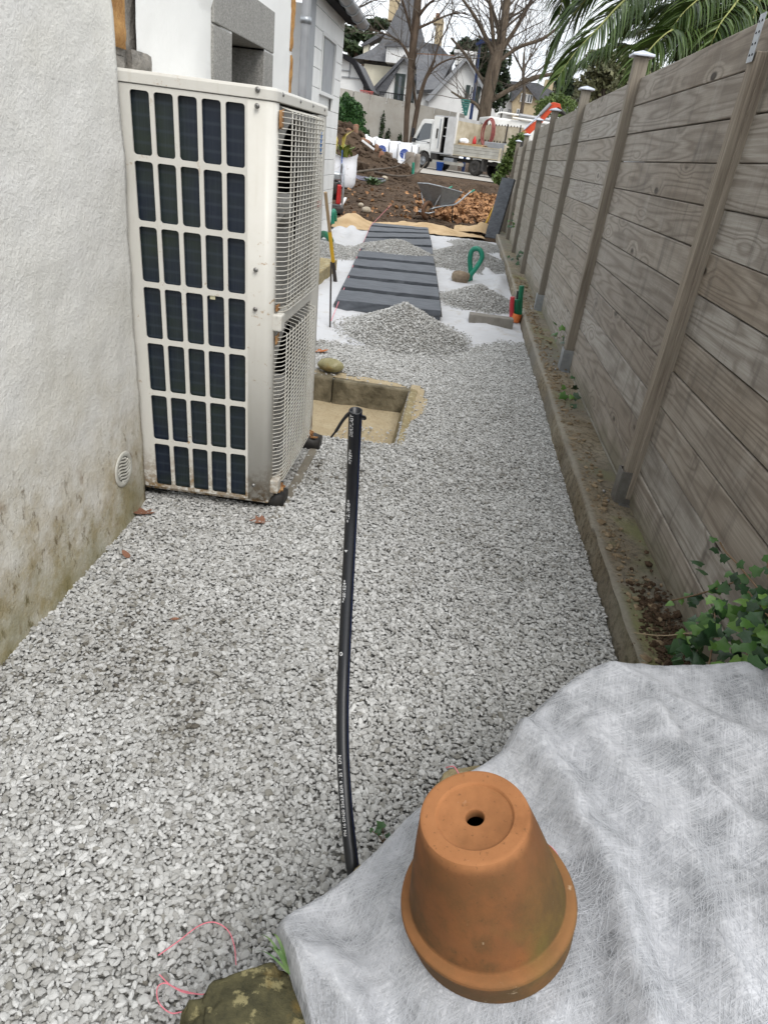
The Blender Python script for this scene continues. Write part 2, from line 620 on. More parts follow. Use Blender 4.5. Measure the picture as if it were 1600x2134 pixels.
def m_fleece():
    t = NT('grey_white_fleece')
    P, xyz = t.pos()
    warp = t.noise(9, P, 3, .5)
    lines = None
    for k, (a, sx, sy) in enumerate(((.25, 520, 16), (1.15, 470, 14), (-.65, 500, 20), (2.4, 430, 15))):
        vv = t.mapv((1, 1, 1), (0, 0, a), src=P)
        vv = t.mapv((sx, sy, sy), src=vv)
        f = t.ramp(t.noise(1.0, vv, 2, .5, .6), [(.44, 0.0), (.60, 1.0)])
        lines = f if lines is None else t.mix(1.0, lines, f, 'LIGHTEN') if k < 2 else t.mix(.5, lines, f, 'LIGHTEN')
    thin = t.noise(8.5, P, 6, .68)
    g = t.n.new('ShaderNodeRGBToBW'); t.l.new(lines, g.inputs[0])
    dens = t.math('ADD', t.math('MULTIPLY', g.outputs[0], .50), t.math('MULTIPLY', t.ramp(thin, [(.38, 0.), (.58, 1.)]), .62), clamp=True)
    col = t.mix(dens, (.13, .137, .145), (.50, .507, .53))
    return t.done(col, .85, nrm=t.bump(g.outputs[0], .35, .0012), spec=.15)


def m_terracotta():
    t = NT('terracotta')
    n = t.noise(9, None, 6, .6); n2 = t.noise(30, None, 5, .7); n3 = t.noise(5.5, None, 4, .6)
    x = t.n.new('ShaderNodeSeparateXYZ'); t.l.new(t.tc.outputs['Object'], x.inputs[0])
    z = x.outputs['Z']
    top = t.ramp(t.math('ADD', z, t.math('MULTIPLY', t.math('SUBTRACT', n, .5), .04)), [(.186, 0.), (.200, 1.)])
    body = t.mix(t.ramp(n, [(.3, 0.), (.7, 1.)]), (.135, .060, .024), (.225, .090, .032))
    body = t.mix(t.ramp(n3, [(.50, 0.), (.68, .7)]), body, (.175, .085, .036))
    body = t.mix(t.ramp(n2, [(.45, 0.), (.70, .45)]), body, (.115, .062, .022))
    body = t.mix(t.ramp(n3, [(.30, .5), (.42, 0.)]), body, (.32, .110, .028))
    clean = t.mix(t.ramp(n, [(.35, 0.), (.7, 1.)]), (.33, .138, .053), (.385, .170, .070))
    col = t.mix(top, body, clean)
    # algae on the right flank, toward the rim
    P, wx = t.pos()
    ang = t.math('ADD', t.math('MULTIPLY', t.math('SUBTRACT', wx['X'], .182), 7.0), t.math('MULTIPLY', n3, 1.7))
    alg = t.math('MULTIPLY', t.ramp(ang, [(.80, 0.), (1.35, .8)]), t.ramp(z, [(.02, .35), (.06, .9), (.12, .35), (.17, 0.)]))
    col = t.mix(alg, col, (.095, .085, .022))
    low = t.math('MULTIPLY', t.ramp(z, [(.0, .7), (.03, .35), (.05, 0.)]), t.ramp(n2, [(.45, 0.), (.65, 1.)]))
    col = t.mix(low, col, (.13, .075, .025))
    pore = t.noise(160, None, 3, .7)
    col = t.mix(t.ramp(pore, [(.62, 0.), (.70, .5)]), col, (.09, .045, .02))
    grime = t.noise(14, None, 7, .72)
    gm_ = t.math('MULTIPLY', t.ramp(grime, [(.42, 0.), (.60, .8)]), t.ramp(z, [(.0, 1.), (.10, .9), (.17, .35), (.19, .12)]))
    col = t.mix(gm_, col, (.085, .052, .022))
    rimedge = t.ramp(z, [(.040, 0.), (.0455, .55), (.0500, .55), (.0535, 0.)])
    col = t.mix(t.math('MULTIPLY', rimedge, t.ramp(n, [(.3, .4), (.6, 1.)])), col, (.33, .145, .055))
    wh = t.ramp(n2, [(.66, 0.), (.72, .5)])
    col = t.mix(wh, col, (.52, .40, .27))
    return t.done(col, .82, nrm=t.bump(t.math('ADD', n2, t.math('MULTIPLY', pore, .4)), .3, .002), spec=.25)


def m_rock(name='mossy_stone', a=(.20, .165, .09), b=(.10, .09, .055), lich=(.40, .37, .22)):
    t = NT(name)
    n = t.noise(16, None, 8, .75); n2 = t.noise(26, None, 6, .72); n3 = t.noise(9, None, 5, .65)
    col = t.mix(t.ramp(n, [(.38, 0.), (.62, 1.)]), a, b)
    col = t.mix(t.ramp(n2, [(.54, 0.), (.60, .9)]), col, lich)
    col = t.mix(t.ramp(n3, [(.55, 0.), (.64, .65)]), col, (.24, .165, .055))
    return t.done(col, .95, nrm=t.bump(n, .7, .012), spec=.15)


def m_concrete(name, a, b, streak=0.4):
    t = NT(name)
    P, xyz = t.pos()
    n = t.noise(.8, P, 6, .65); s = t.noise(1.0, t.mapv((2.2, 2.2, .25), src=P), 5, .7)
    col = t.mix(t.ramp(n, [(.35, 0.), (.68, 1.)]), a, b)
    col = t.mix(t.ramp(s, [(.5, 0.), (.75, streak)]), col, tuple(c * .5 for c in a))
    return t.done(col, .9, nrm=t.bump(n, .2, .02), spec=.2)


def m_roof():
    t = NT('slate_roof')
    P, xyz = t.pos()
    b = t.n.new('ShaderNodeTexBrick')
    c = t.n.new('ShaderNodeCombineXYZ')
    t.l.new(t.math('ADD', xyz['X'], t.math('MULTIPLY', xyz['Y'], .6)), c.inputs[0]); t.l.new(xyz['Z'], c.inputs[1])
    t.l.new(c.outputs[0], b.inputs['Vector'])
    b.inputs['Scale'].default_value = 3.0
    b.inputs['Color1'].default_value = (.075, .077, .085, 1)
    b.inputs['Color2'].default_value = (.115, .118, .128, 1)
    b.inputs['Mortar'].default_value = (.07, .07, .078, 1)
    b.inputs['Mortar Size'].default_value = .03
    b.inputs['Row Height'].default_value = .35
    n = t.noise(.6, P, 5)
    col = t.mix(t.ramp(n, [(.45, 0.), (.7, .55)]), b.outputs['Color'], (.15, .152, .158))
    return t.done(col, .6, spec=.4)


def m_bark(name, a, b):
    t = NT(name)
    n = t.noise(1.0, t.mapv((7, 7, 1.5)), 6, .65)
    return t.done(t.mix(t.ramp(n, [(.35, 0.), (.65, 1.)]), a, b), .9, nrm=t.bump(n, .5, .02), spec=.15)


def m_jute():
    t = NT('jute')
    P, xyz = t.pos()
    w = t.noise(90, P, 2); n = t.noise(4, P, 4)
    col = t.mix(t.ramp(n, [(.35, 0.), (.7, 1.)]), (.52, .385, .235), (.38, .265, .145))
    return t.done(col, .95, nrm=t.bump(w, .6, .006), spec=.1)


def m_sand():
    t = NT('yellow_sand')
    P, xyz = t.pos()
    n = t.noise(9, P, 6, .65); n2 = t.noise(70, P, 4, .7)
    col = t.mix(t.ramp(n, [(.3, 0.), (.7, 1.)]), (.37, .295, .185), (.46, .385, .26))
    col = t.mix(t.ramp(n2, [(.56, 0.), (.68, .75)]), col, (.15, .11, .065))
    return t.done(col, .95, nrm=t.bump(n2, .6, .008), spec=.1)


def m_pitblock():
    return simple('mossy_concrete_block', (.085, .072, .045), (.22, .19, .13), 12, .95, .7, 40, bdist=.012)


MAT = {
    'old_plaster': m_old_plaster(), 'render': m_white_render(), 'granite': m_granite(), 'ochre': m_ochre(),
    'wood': m_wood(), 'post': m_post(), 'kerb': m_kerb(), 'soil': m_soil(), 'soil_red': m_soil('brown_earth', (.040, .027, .018), (.098, .068, .046)),
    'gravel': m_gravel(), 'bed': m_gravelbed(), 'ac': m_acpaint(), 'coil': m_coil(), 'slate': m_slate(),
    'geo': m_textile(c=(.52, .525, .54)), 'bag': m_textile('white_bag', (.78, .79, .82)), 'fleece': m_fleece(), 'terra': m_terracotta(),
    'rock': m_rock('mossy_stone', (.105, .095, .05), (.045, .043, .026), (.26, .23, .12)), 'pebble': m_rock('smooth_green_stone', (.30, .28, .16), (.22, .20, .11), (.36, .33, .22)),
    'drystone': m_rock('sandy_wall_stone', (.34, .28, .16), (.23, .19, .11), (.42, .38, .26)),
    'wallconc': m_concrete('grey_site_wall', (.33, .305, .265), (.44, .42, .385)),
    'road': m_concrete('pale_road', (.40, .375, .34), (.33, .31, .28), .2),
    'roof': m_roof(), 'jute': m_jute(), 'sand': m_sand(), 'pitblock': m_pitblock(),
    'mortar': simple('grey_mortar', (.17, .16, .145), (.27, .25, .22), 18, .95, .8, 50, bdist=.015),
    'wire': simple('white_coated_wire', (.66, .65, .60), (.58, .55, .48), 20, .4),
    'rust': simple('rusty_steel', (.23, .10, .035), (.40, .23, .10), 40, .85, .4, 80),
    'steel': simple('dull_steel', (.30, .30, .29), (.22, .21, .20), 30, .45, metal=.7),
    'galv': simple('galvanised_steel', (.40, .42, .44), (.30, .32, .34), 25, .42, metal=.6),
    'capmetal': simple('silver_post_cap', (.62, .66, .74), (.50, .53, .60), 30, .38, metal=.35),
    'zinc': simple('zinc', (.33, .335, .345), (.26, .265, .275), 5, .45, metal=.35),
    'greymetal': simple('grey_lacquer', (.30, .31, .325), (.25, .26, .275), 4, .5),
    'dark': simple('dark_interior', (.006, .006, .007), (.012, .012, .012), 6, .8),
    'fan': simple('grey_fan_plastic', (.27, .265, .25), (.20, .195, .185), 9, .5),
    'rubber': simple('black_rubber', (.012, .012, .012), (.03, .027, .024), 30, .55, .3, 40),
    'tyre': simple('tyre', (.022, .021, .02), (.05, .045, .04), 14, .85, .3, 60),
    'black': simple('black_plastic', (.012, .012, .013), (.018, .018, .02), 12, .4),
    'vent': simple('white_vent_plastic', (.56, .55, .50), (.48, .465, .41), 30, .5),
    'clap': simple('white_cladding', (.78, .78, .765), (.70, .70, .685), 3, .6, .1, 60),
    'cream': simple('cream_wall', (.70, .66, .53), (.62, .58, .46), 2, .9),
    'beige': simple('beige_wall', (.50, .41, .27), (.42, .34, .22), 3, .9),
    'housewhite': simple('house_white', (.74, .74, .73), (.66, .66, .65), 1.5, .9),
    'darkwood': simple('black_timber', (.014, .014, .016), (.022, .022, .024), 4, .85, spec=.1),
    'shutter': simple('green_shutter', (.018, .028, .026), (.028, .042, .038), 4, .5),
    'glass': NT('window_glass').done((.05, .06, .07), .08, spec=.8),
    'glasswhite': simple('pale_blind', (.55, .55, .50), (.48, .48, .44), 2, .5),
    'truckwhite': simple('truck_white', (.72, .72, .70), (.62, .61, .58), 2.2, .4),
    'truckcream': simple('dirty_cream_paint', (.52, .47, .36), (.36, .31, .22), 3.2, .6),
    'truckgrey': simple('grey_box_paint', (.45, .455, .46), (.36, .36, .36), 3, .5),
    'alu': simple('aluminium_dropside', (.42, .41, .37), (.32, .305, .265), 3, .5),
    'chassis': simple('dark_chassis', (.03, .029, .028), (.055, .05, .045), 5, .7),
    'redhose': simple('red_brown_hose', (.26, .075, .065), (.20, .055, .05), 6, .5),
    'bucket': simple('blue_plastic', (.01, .07, .36), (.015, .09, .42), 6, .4),
    'orange': simple('orange_red_paint', (.62, .075, .02), (.48, .055, .018), 4, .45),
    'red': simple('red_plastic', (.52, .03, .03), (.42, .025, .025), 5, .4),
    'redcond': simple('red_conduit', (.55, .045, .06), (.46, .035, .05), 7, .4),
    'greencond': simple('green_conduit', (.012, .17, .085), (.01, .13, .065), 8, .35),
    'teal': simple('green_corrugated_pipe', (.015, .22, .14), (.012, .17, .11), 8, .4),
    'orangetape': simple('orange_tape', (.72, .20, .06), (.62, .16, .05), 9, .5),
    'yellow': simple('yellow_fibreglass', (.60, .36, .025), (.52, .30, .02), 6, .45),
    'woodhandle': simple('worn_handle_wood', (.33, .24, .14), (.24, .17, .10), 8, .7),
    'iron': simple('dark_iron', (.035, .033, .032), (.06, .05, .045), 10, .6, metal=.4),
    'pink': simple('pink_string', (.80, .25, .30), (.72, .20, .25), 20, .6),
    'bluepole': simple('dark_blue_paint', (.02, .045, .14), (.03, .06, .18), 4, .4),
    'net': simple('teal_net', (.05, .20, .17), (.035, .15, .13), 6, .7),
    'palletwood': simple('pallet_wood', (.50, .33, .17), (.40, .26, .13), 6, .8),
    'brick': simple('broken_brick', (.20, .085, .05), (.20, .13, .085), 6, .9),
    'blueprint': simple('navy_print', (.02, .05, .22), (.025, .06, .26), 10, .7),
    'bluestrap': simple('blue_strap', (.05, .12, .40), (.04, .10, .34), 10, .7),
    'white': simple('white_print', (.82, .82, .82), (.76, .76, .76), 10, .6),
    'barkpale': m_bark('plane_bark', (.060, .046, .034), (.15, .118, .088)),
    'barkdark': m_bark('ivy_bark', (.045, .033, .025), (.11, .08, .058)),
    'barkpalm': m_bark('palm_trunk', (.06, .04, .025), (.13, .09, .055)),
    'twig': simple('twig', (.07, .056, .045), (.11, .09, .07), 5, .9),
    'stem': simple('ivy_stem', (.16, .10, .055), (.22, .15, .09), 20, .8),
    'greystem': simple('dry_stem', (.42, .34, .22), (.36, .28, .18), 20, .8),
    'leaf_hedge': leafmat('hedge_leaf', (.012, .045, .012), (.055, .125, .03)),
    'leaf_pine': leafmat('pine_needles', (.018, .035, .016), (.075, .105, .045)),
    'leaf_cypress': leafmat('cypress_leaf', (.012, .024, .012), (.04, .06, .025)),
    'leaf_olive': leafmat('olive_leaf', (.06, .065, .03), (.19, .19, .10)),
    'leaf_bush': leafmat('bush_leaf', (.05, .085, .02), (.16, .22, .06)),
    'leaf_ivydark': leafmat('climber_leaf', (.018, .03, .014), (.05, .085, .03)),
    'palmleaf': leafmat('palm_leaf', (.016, .036, .007), (.095, .145, .034), .42),
    'palmrib': simple('palm_rib', (.25, .27, .08), (.30, .30, .10), 5, .5),
    'litter': leafmat('dead_plane_leaf', (.11, .05, .022), (.42, .225, .105), .8),
}


def m_ivy():
    t = NT('ivy_leaf')
    r = t.rand()
    n = t.noise(35, None, 4)
    col = t.ramp(r, [(0., (.012, .038, .016)), (.55, (.028, .085, .026)), (.8, (.07, .17, .03)), (1., (.15, .28, .05))])
    col = t.mix(t.ramp(n, [(.5, 0.), (.7, .55)]), col, (.09, .13, .06))
    return t.done(col, .35, spec=.4)


MAT['ivy'] = m_ivy()


def m_dead():
    t = NT('dead_brown_leaf')
    n = t.noise(60, None, 4)
    return t.done(t.mix(t.ramp(n, [(.3, 0.), (.7, 1.)]), (.17, .075, .045), (.28, .145, .095)), .7, spec=.3)


MAT['dead'] = m_dead()


# ------------------------------------------------------------------ terrain
def gz(Y):
    if Y < 16: return 0.0
    if Y < 28: return 0.19 * (Y - 16) / 12
    if Y < 40: return 0.19 + 0.31 * (Y - 28) / 12
    return 0.5


def ground_z(x, y):
    z = gz(y)
    if y < 13.2: return -0.25
    if y < 13.6: return -0.25 + (z + .27) * (y - 13.2) / .4
    a = min(1, (y - 13.6) / 2) * (1 if y < 33 else max(0, (37 - y) / 4))
    if a > 0:
        z += a * (.05 * fn(x, y, .9, 3.1, 4) + .035 * fn(x, y, 3.2, 9.0, 3))
    return z


def span(a, b, s):
    n = max(1, int(round((b - a) / s)))
    return [a + (b - a) * i / n for i in range(n)]


gx = span(-300, -40, 40) + span(-40, -9, 4) + span(-9, 5, .16) + span(5, 40, 5) + span(40, 300, 40) + [300]
gy = span(-30, 13, 8) + span(13, 13.8, .1) + span(13.8, 38, .16) + span(38, 60, 2) + span(60, 400, 30) + [400]
tag(grid('ground', gx, gy, ground_z, MAT['soil']), kind='structure')
# the road behind the garden
tag(grid('road', span(-30, 24, 3) + [24], span(36.2, 47, .6) + [47], lambda x, y: gz(y) + .03 + .02 * fn(x, y, .5), MAT['road']), kind='structure')

PIT = (-1.02, -.165, 3.15, 4.10)      # x0, x1, y0, y1 of the little pit


def in_pit(x, y, m=0.0):
    return PIT[0] - m < x < PIT[1] + m and PIT[2] - m < y < PIT[3] + m


bx = sorted(set([round(v, 4) for v in span(-2.2, .72, .06)] + [PIT[0], PIT[1], .72]))
by = sorted(set([round(v, 4) for v in span(.2, 13.4, .1)] + [PIT[2], PIT[3], 13.4]))
tag(grid('gravel_bed', bx, by, lambda x, y: -.007 if y < 4.6 else -.02, MAT['bed'], skip=in_pit), kind='structure')


# ------------------------------------------------------------------ gravel (instanced pebbles)
def pebble_tree():
    t = bpy.data.node_groups.new('pebbles', 'GeometryNodeTree')
    t.interface.new_socket('Geometry', in_out='INPUT', socket_type='NodeSocketGeometry')
    t.interface.new_socket('Geometry', in_out='OUTPUT', socket_type='NodeSocketGeometry')
    N, L = t.nodes, t.links
    gi, go = N.new('NodeGroupInput'), N.new('NodeGroupOutput')
    toi = N.new('GeometryNodeGeometryToInstance')
    pos = N.new('GeometryNodeInputPosition')
    for k in range(6):
        ic = N.new('GeometryNodeMeshIcoSphere')
        ic.inputs['Radius'].default_value = .5
        ic.inputs['Subdivisions'].default_value = 2
        add = N.new('ShaderNodeVectorMath'); add.operation = 'ADD'
        add.inputs[1].default_value = (k * 7.3 + 1, k * 3.1, k * 5.7)
        L.new(pos.outputs[0], add.inputs[0])
        vo = N.new('ShaderNodeTexNoise')
        vo.inputs['Scale'].default_value = 1.7
        vo.inputs['Detail'].default_value = 1.0
        L.new(add.outputs[0], vo.inputs['Vector'])
        su = N.new('ShaderNodeMath'); su.operation = 'MULTIPLY_ADD'
        L.new(vo.outputs['Fac'], su.inputs[0]); su.inputs[1].default_value = 1.5; su.inputs[2].default_value = .27
        sc = N.new('ShaderNodeVectorMath'); sc.operation = 'SCALE'
        L.new(pos.outputs[0], sc.inputs[0]); L.new(su.outputs[0], sc.inputs['Scale'])
        sp = N.new('GeometryNodeSetPosition')
        L.new(ic.outputs['Mesh'], sp.inputs['Geometry']); L.new(sc.outputs[0], sp.inputs['Position'])
        tr = N.new('GeometryNodeTransform')
        tr.inputs['Scale'].default_value = ((1, .74, .50), (1, .62, .56), (1, .85, .46), (1.1, .6, .42), (.95, .8, .6), (1, .7, .36))[k]
        L.new(sp.outputs[0], tr.inputs['Geometry'])
        sm = N.new('GeometryNodeSetMaterial'); sm.inputs['Material'].default_value = MAT['gravel']
        L.new(tr.outputs[0], sm.inputs['Geometry'])
        L.new(sm.outputs[0], toi.inputs[0])

    def named(name, typ):
        a = N.new('GeometryNodeInputNamedAttribute'); a.data_type = typ
        a.inputs['Name'].default_value = name
        return a.outputs['Attribute']
    iop = N.new('GeometryNodeInstanceOnPoints')
    iop.inputs['Pick Instance'].default_value = True
    L.new(gi.outputs[0], iop.inputs['Points'])
    L.new(toi.outputs[0], iop.inputs['Instance'])
    L.new(named('peb', 'BOOLEAN'), iop.inputs['Selection'])
    L.new(named('pick', 'INT'), iop.inputs['Instance Index'])
    L.new(named('rot', 'FLOAT_VECTOR'), iop.inputs['Rotation'])
    L.new(named('scl', 'FLOAT'), iop.inputs['Scale'])
    jo = N.new('GeometryNodeJoinGeometry')
    L.new(iop.outputs[0], jo.inputs[0]); L.new(gi.outputs[0], jo.inputs[0])
    L.new(jo.outputs[0], go.inputs[0])
    return t


PT = pebble_tree()


def hexpts(x0, x1, y0, y1, s):
    nx, ny = int((x1 - x0) / s), int((y1 - y0) / (s * .866))
    X, Y = np.meshgrid(np.arange(nx), np.arange(ny))
    P = np.stack([x0 + (X + .5 * (Y % 2)) * s, y0 + Y * s * .866], -1).reshape(-1, 2)
    return P + RNG.normal(size=P.shape) * s * .26


def pebbles(name, P, mound=None, mat=None, size=.0113, dark=0.0, tiltmax=.45, tintf=None):
    """P (n,3); mound = (V,F) surface joined in"""
    n = len(P)
    V0, F0 = mound if mound else (np.zeros((0, 3)), [])
    me = bpy.data.meshes.new(name)
    me.from_pydata([tuple(v) for v in V0] + [tuple(p) for p in P], [], [tuple(f) for f in F0])
    me.update()
    m = len(V0)
    tot = m + n
    peb = np.zeros(tot, bool); peb[m:] = True
    rot = np.zeros((tot, 3), np.float32)
    rot[m:, 0] = RNG.uniform(-tiltmax, tiltmax, n); rot[m:, 1] = RNG.uniform(-tiltmax, tiltmax, n); rot[m:, 2] = RNG.uniform(0, 6.28, n)
    scl = np.zeros(tot, np.float32); scl[m:] = size * np.clip(np.exp(RNG.normal(size=n) * .32), .5, 1.9)
    tint = np.zeros(tot, np.float32); tint[m:] = np.clip(.18 + .82 * RNG.beta(2.2, 1.9, n) - dark, 0, 1)
    odd = RNG.random(n) < .035
    tint[m:][odd] *= .35
    if tintf is not None: tint[m:] = np.clip(tint[m:] + tintf, 0, 1)
    pick = np.zeros(tot, np.int32); pick[m:] = RNG.integers(0, 6, n)
    for nm, ty, arr in (('peb', 'BOOLEAN', peb), ('scl', 'FLOAT', scl), ('tint', 'FLOAT', tint), ('pick', 'INT', pick)):
        me.attributes.new(nm, ty, 'POINT').data.foreach_set('value', arr)
    me.attributes.new('rot', 'FLOAT_VECTOR', 'POINT').data.foreach_set('vector', rot.ravel())
    o = link(name, me, mat or MAT['bed'])
    o.modifiers.new('pebbles', 'NODES').node_group = PT
    return o


def gravel_end(x):
    return 4.95 + .35 * max(0, min(1, (x + .8) / 1.0)) + .45 * max(0, min(1, (x - .1) / .5)) + .12 * fn(x, 0, 4, 2)


def in_sand(x, y):
    n = .05 * fn(x, y, 9, 4)
    if -.17 <= x < -.045 + n and 3.48 < y + n < 4.2: return ((x + .15) / .11) ** 2 + ((y - 3.86) / .36) ** 2 < 1 + n
    return PIT[0] < x < -.1 and 4.08 < y < 4.20 + n - (x + .6) * .06


gp = hexpts(-1.06, .70, .42, 5.95, .0079)
keep = []
for x, y in gp:
    if y > gravel_end(x) + .10 * RNG.normal() * .5: continue
    if x > .672 + .006 * fn(x, y, 9): continue
    if in_pit(x, y, .005): continue
    if in_sand(x, y) and RNG.random() > .07: continue
    if x < -1.0 and y > 2.3: continue
    keep.append((x, y, .002 + .008 * fn(x, y, 2.2, 5) + .005 * fn(x, y, 8, 2) + RNG.normal() * .0035))
GP = np.array(keep)
GT = np.array([-(max(0, .42 * fn(x, y, 2.0, 8, 4) - .06)) * (1.0 if x < -.45 else .40) - .08 * max(0, fn(x, y, 7, 1)) -
               .22 * max(0, min(1, (x - .0) * -1.2 - .2)) * max(0, fn(x, y, 3.4, 11, 4)) for x, y, z in keep])
tag(pebbles('gravel', GP, tintf=GT), 'pale grey crushed gravel spread along the side passage', 'gravel', kind='stuff')


def pile(cx, cy, rx, ry, h, label, dark=.05, flat=1.0, s=.0118, size=.0135):
    def zf(x, y):
        d = math.hypot((x - cx) / rx, (y - cy) / ry) + .10 * fn(x, y, 3.0, cx + cy)
        if d >= 1: return None
        return h * ((1 - d) ** flat) + .012 * fn(x, y, 9, 2) * (1 - d)
    n = 26
    V, F = [], []
    for j in range(n + 1):
        for i in range(n + 1):
            x, y = cx + rx * 1.15 * (2 * i / n - 1), cy + ry * 1.15 * (2 * j / n - 1)
            z = zf(x, y)
            V.append((x, y, (z if z is not None else -.012) + .006))
    for j in range(n):
        for i in range(n):
            a = j * (n + 1) + i
            F.append((a, a + 1, a + n + 2, a + n + 1))
    F = [f for f in F if max(V[k][2] for k in f) > .0]
    P = []
    for x, y in hexpts(cx - rx * 1.2, cx + rx * 1.2, cy - ry * 1.2, cy + ry * 1.2, s):
        z = zf(x, y)
        if z is None:
            d = math.hypot((x - cx) / rx, (y - cy) / ry)
            if d < 1.22 and RNG.random() < .35 * (1.22 - d) / .22: P.append((x, y, .022))
            continue
        P.append((x, y, z + .014 + RNG.normal() * .004))
    o = npmesh('gravel_pile', np.array(V), np.array(F), MAT['bed'], smooth=True)
    tag(o, label, 'gravel pile', 'heaps of gravel waiting to be spread')
    k = pebbles('pebbles', np.array(P), size=size, dark=dark, tiltmax=.9)
    k.parent = o
    k['kind'] = 'stuff'


pile(-.335, 5.47, .48, .54, .235, 'cone of pale gravel tipped in front of the slate steps', .10)
pile(.285, 7.25, .40, .48, .195, 'gravel heap beside the short grey concrete block', .12)
pile(.13, 10.2, .62, .95, .26, 'gravel heap behind the green loop of pipe', .16)
pile(-.84, 9.8, .66, .72, .22, 'gravel heap spilled over the middle of the slate steps', .16, .8)
pile(-1.75, 9.3, .5, .62, .13, 'low gravel heap left of the slate steps by the yellow tool', .16, .8)
pile(.28, 12.3, .42, .75, .06, 'thin spread of gravel at the far right by the jute mat', .12, .5)

# ------------------------------------------------------------------ geotextile under the path
def geo_z(x, y):
    w = .030 * abs(fn(x, y, 2.2, 4, 4)) + .014 * fn(x, y, 6.5, 2, 3)
    r = 0
    for (ax, ay, bx_, by_, A, wd) in ((.55, 8.6, .30, 10.3, .05, .07), (.62, 9.3, .45, 7.6, .035, .06), (-1.0, 6.2, -1.15, 8.2, .03, .06), (.35, 6.1, .66, 5.8, .03, .06), (-1.6, 11.0, -1.9, 12.8, .05, .09), (-1.8, 10.3, -2.0, 12.2, .04, .07), (.6, 6.7, .2, 6.0, .02, .05)):
        t = max(0, min(1, ((x - ax) * (bx_ - ax) + (y - ay) * (by_ - ay)) / ((bx_ - ax) ** 2 + (by_ - ay) ** 2)))
        d = math.hypot(x - ax - t * (bx_ - ax), y - ay - t * (by_ - ay))
        r += A * math.exp(-(d / wd) ** 2)
    k = max(0, min(1, (y - gravel_end(x)) / .35))
    return .002 + .006 * k + (max(0, w) + r) * k


tag(grid('geotextile', span(-2.1, .665, .045) + [.665], span(4.72, 13.3, .055) + [13.3], geo_z, MAT['geo'],
         skip=lambda x, y: y < gravel_end(x) - .05 + .05 * fn(x, y, 6)), 'white wrinkled geotextile sheet laid under the slate steps', 'geotextile')

# ------------------------------------------------------------------ little pit
pit = empty('concrete_pit', (-.6, 3.6, 0), label='shallow sandy pit edged with mossy concrete blocks in the gravel', cat='pit')
grid('floor', span(PIT[0] - .02, PIT[1] + .03, .04) + [PIT[1] + .03], span(PIT[2] - .15, PIT[3] + .02, .04) + [PIT[3] + .02],
     lambda x, y: -.155 + .012 * fn(x, y, 5, 1) + .035 * max(0, (3.45 - y)), MAT['sand'], parent=pit)


def block(x0, x1, y0, y1, z0, z1, mat, name, parent, bev=.012):
    b = MB().box(((x0 + x1) / 2, (y0 + y1) / 2, (z0 + z1) / 2), (x1 - x0, y1 - y0, z1 - z0))
    return b.build(name, mat, parent, bevel=bev)


block(-1.05, -.645, 4.075, 4.16, -.2, .005, MAT['pitblock'], 'block', pit)
block(-.640, -.15, 4.07, 4.155, -.2, .0, MAT['pitblock'], 'block', pit)
MB().box((-.158, 3.61, -.085), (.042, .93, .20), rot=Euler((0, R(16), 0))).build('side_board', MAT['drystone'], pit, bevel=.006)
block(-1.05, -.13, 3.10, 3.135, -.2, -.02, MAT['drystone'], 'front_board', pit, .006)
grid('sand_spill', span(-1.02, -.01, .03), span(3.4, 4.26, .03),
     lambda x, y: .0015 + .006 * fn(x, y, 8), MAT['sand'], skip=lambda x, y: not in_sand(x, y) or in_pit(x, y), parent=pit)
pg = hexpts(-.5, -.2, 3.2, 3.75, .028)
pg = np.array([(x, y, -.135 + .03 * max(0, 3.45 - y)) for x, y in pg if RNG.random() < .45 + .5 * (x > -.36 and y < 3.5)])
o = pebbles('pit_pebbles', pg - np.array((-.6, 3.6, 0)), dark=.05); o.parent = pit; o['kind'] = 'stuff'

# ------------------------------------------------------------------ kerb along the fence foot
def kerb_mesh():
    sec = [(.668, -.15), (.668, -.01), (.671, .03), (.675, .07), (.679, .092), (.684, .100), (.700, .102), (.76, .096), (.86, .085), (.95, .08), (1.15, .06), (1.3, .0)]
    ys = span(.5, 16.6, .045) + [16.6]
    V, F = [], []
    for y in ys:
        lean = .007 * fn(0, y, .8, 3) + .0035 * fn(0, y, 9, 5)
        step = 0.012 if 1.2 < y < 2.35 else 0
        for k, (x, z) in enumerate(sec):
            a = .003 if 1 < k < 8 else .001
            V.append((x + lean + step * (k < 5) + a * fn(z * 9 + k, y, 6, k), y, z + (.005 * fn(x * 3, y, 3, 9) + .004 * fn(x * 9, y, 24, 4) if k > 2 else 0)))
    n = len(sec)
    for j in range(len(ys) - 1):
        for k in range(n - 1):
            a = j * n + k
            F.append((a, a + n, a + n + 1, a + 1))
    return np.array(V), np.array(F)


kv, kf = kerb_mesh()
_k = npmesh('kerb', kv, kf, MAT['kerb'], smooth=True)
_k.data.set_sharp_from_angle(angle=R(28))
tag(_k, 'low sandy concrete kerb with moss under the wooden fence', 'kerb')

# ------------------------------------------------------------------ wooden fence
FX = .905
PY = [.62, 2.72, 4.78, 6.92, 9.3, 11.45, 13.45, 15.7]
fence = empty('wooden_fence', (FX, 8, 0), label='weathered horizontal board fence with square posts and silver caps', cat='fence')
PITCHZ = .1432
board_cache = {}


def board_mesh(L):
    k = round(L, 3)
    if k in board_cache: return board_cache[k]
    h, t = .139, .022
    c = .003
    prof = [(-t, -h / 2 + c), (-t, h / 2 - c), (-t + c, h / 2), (-.004, h / 2), (-.004, h / 2 + .0045), (0, h / 2 + .0045), (0, -h / 2), (-t + c, -h / 2)]
    b = MB().prism([(p[0], p[1]) for p in prof], 'y', -L / 2, L / 2)
    me = b.mesh('board'); me.materials.append(MAT['wood'])
    board_cache[k] = me
    return me


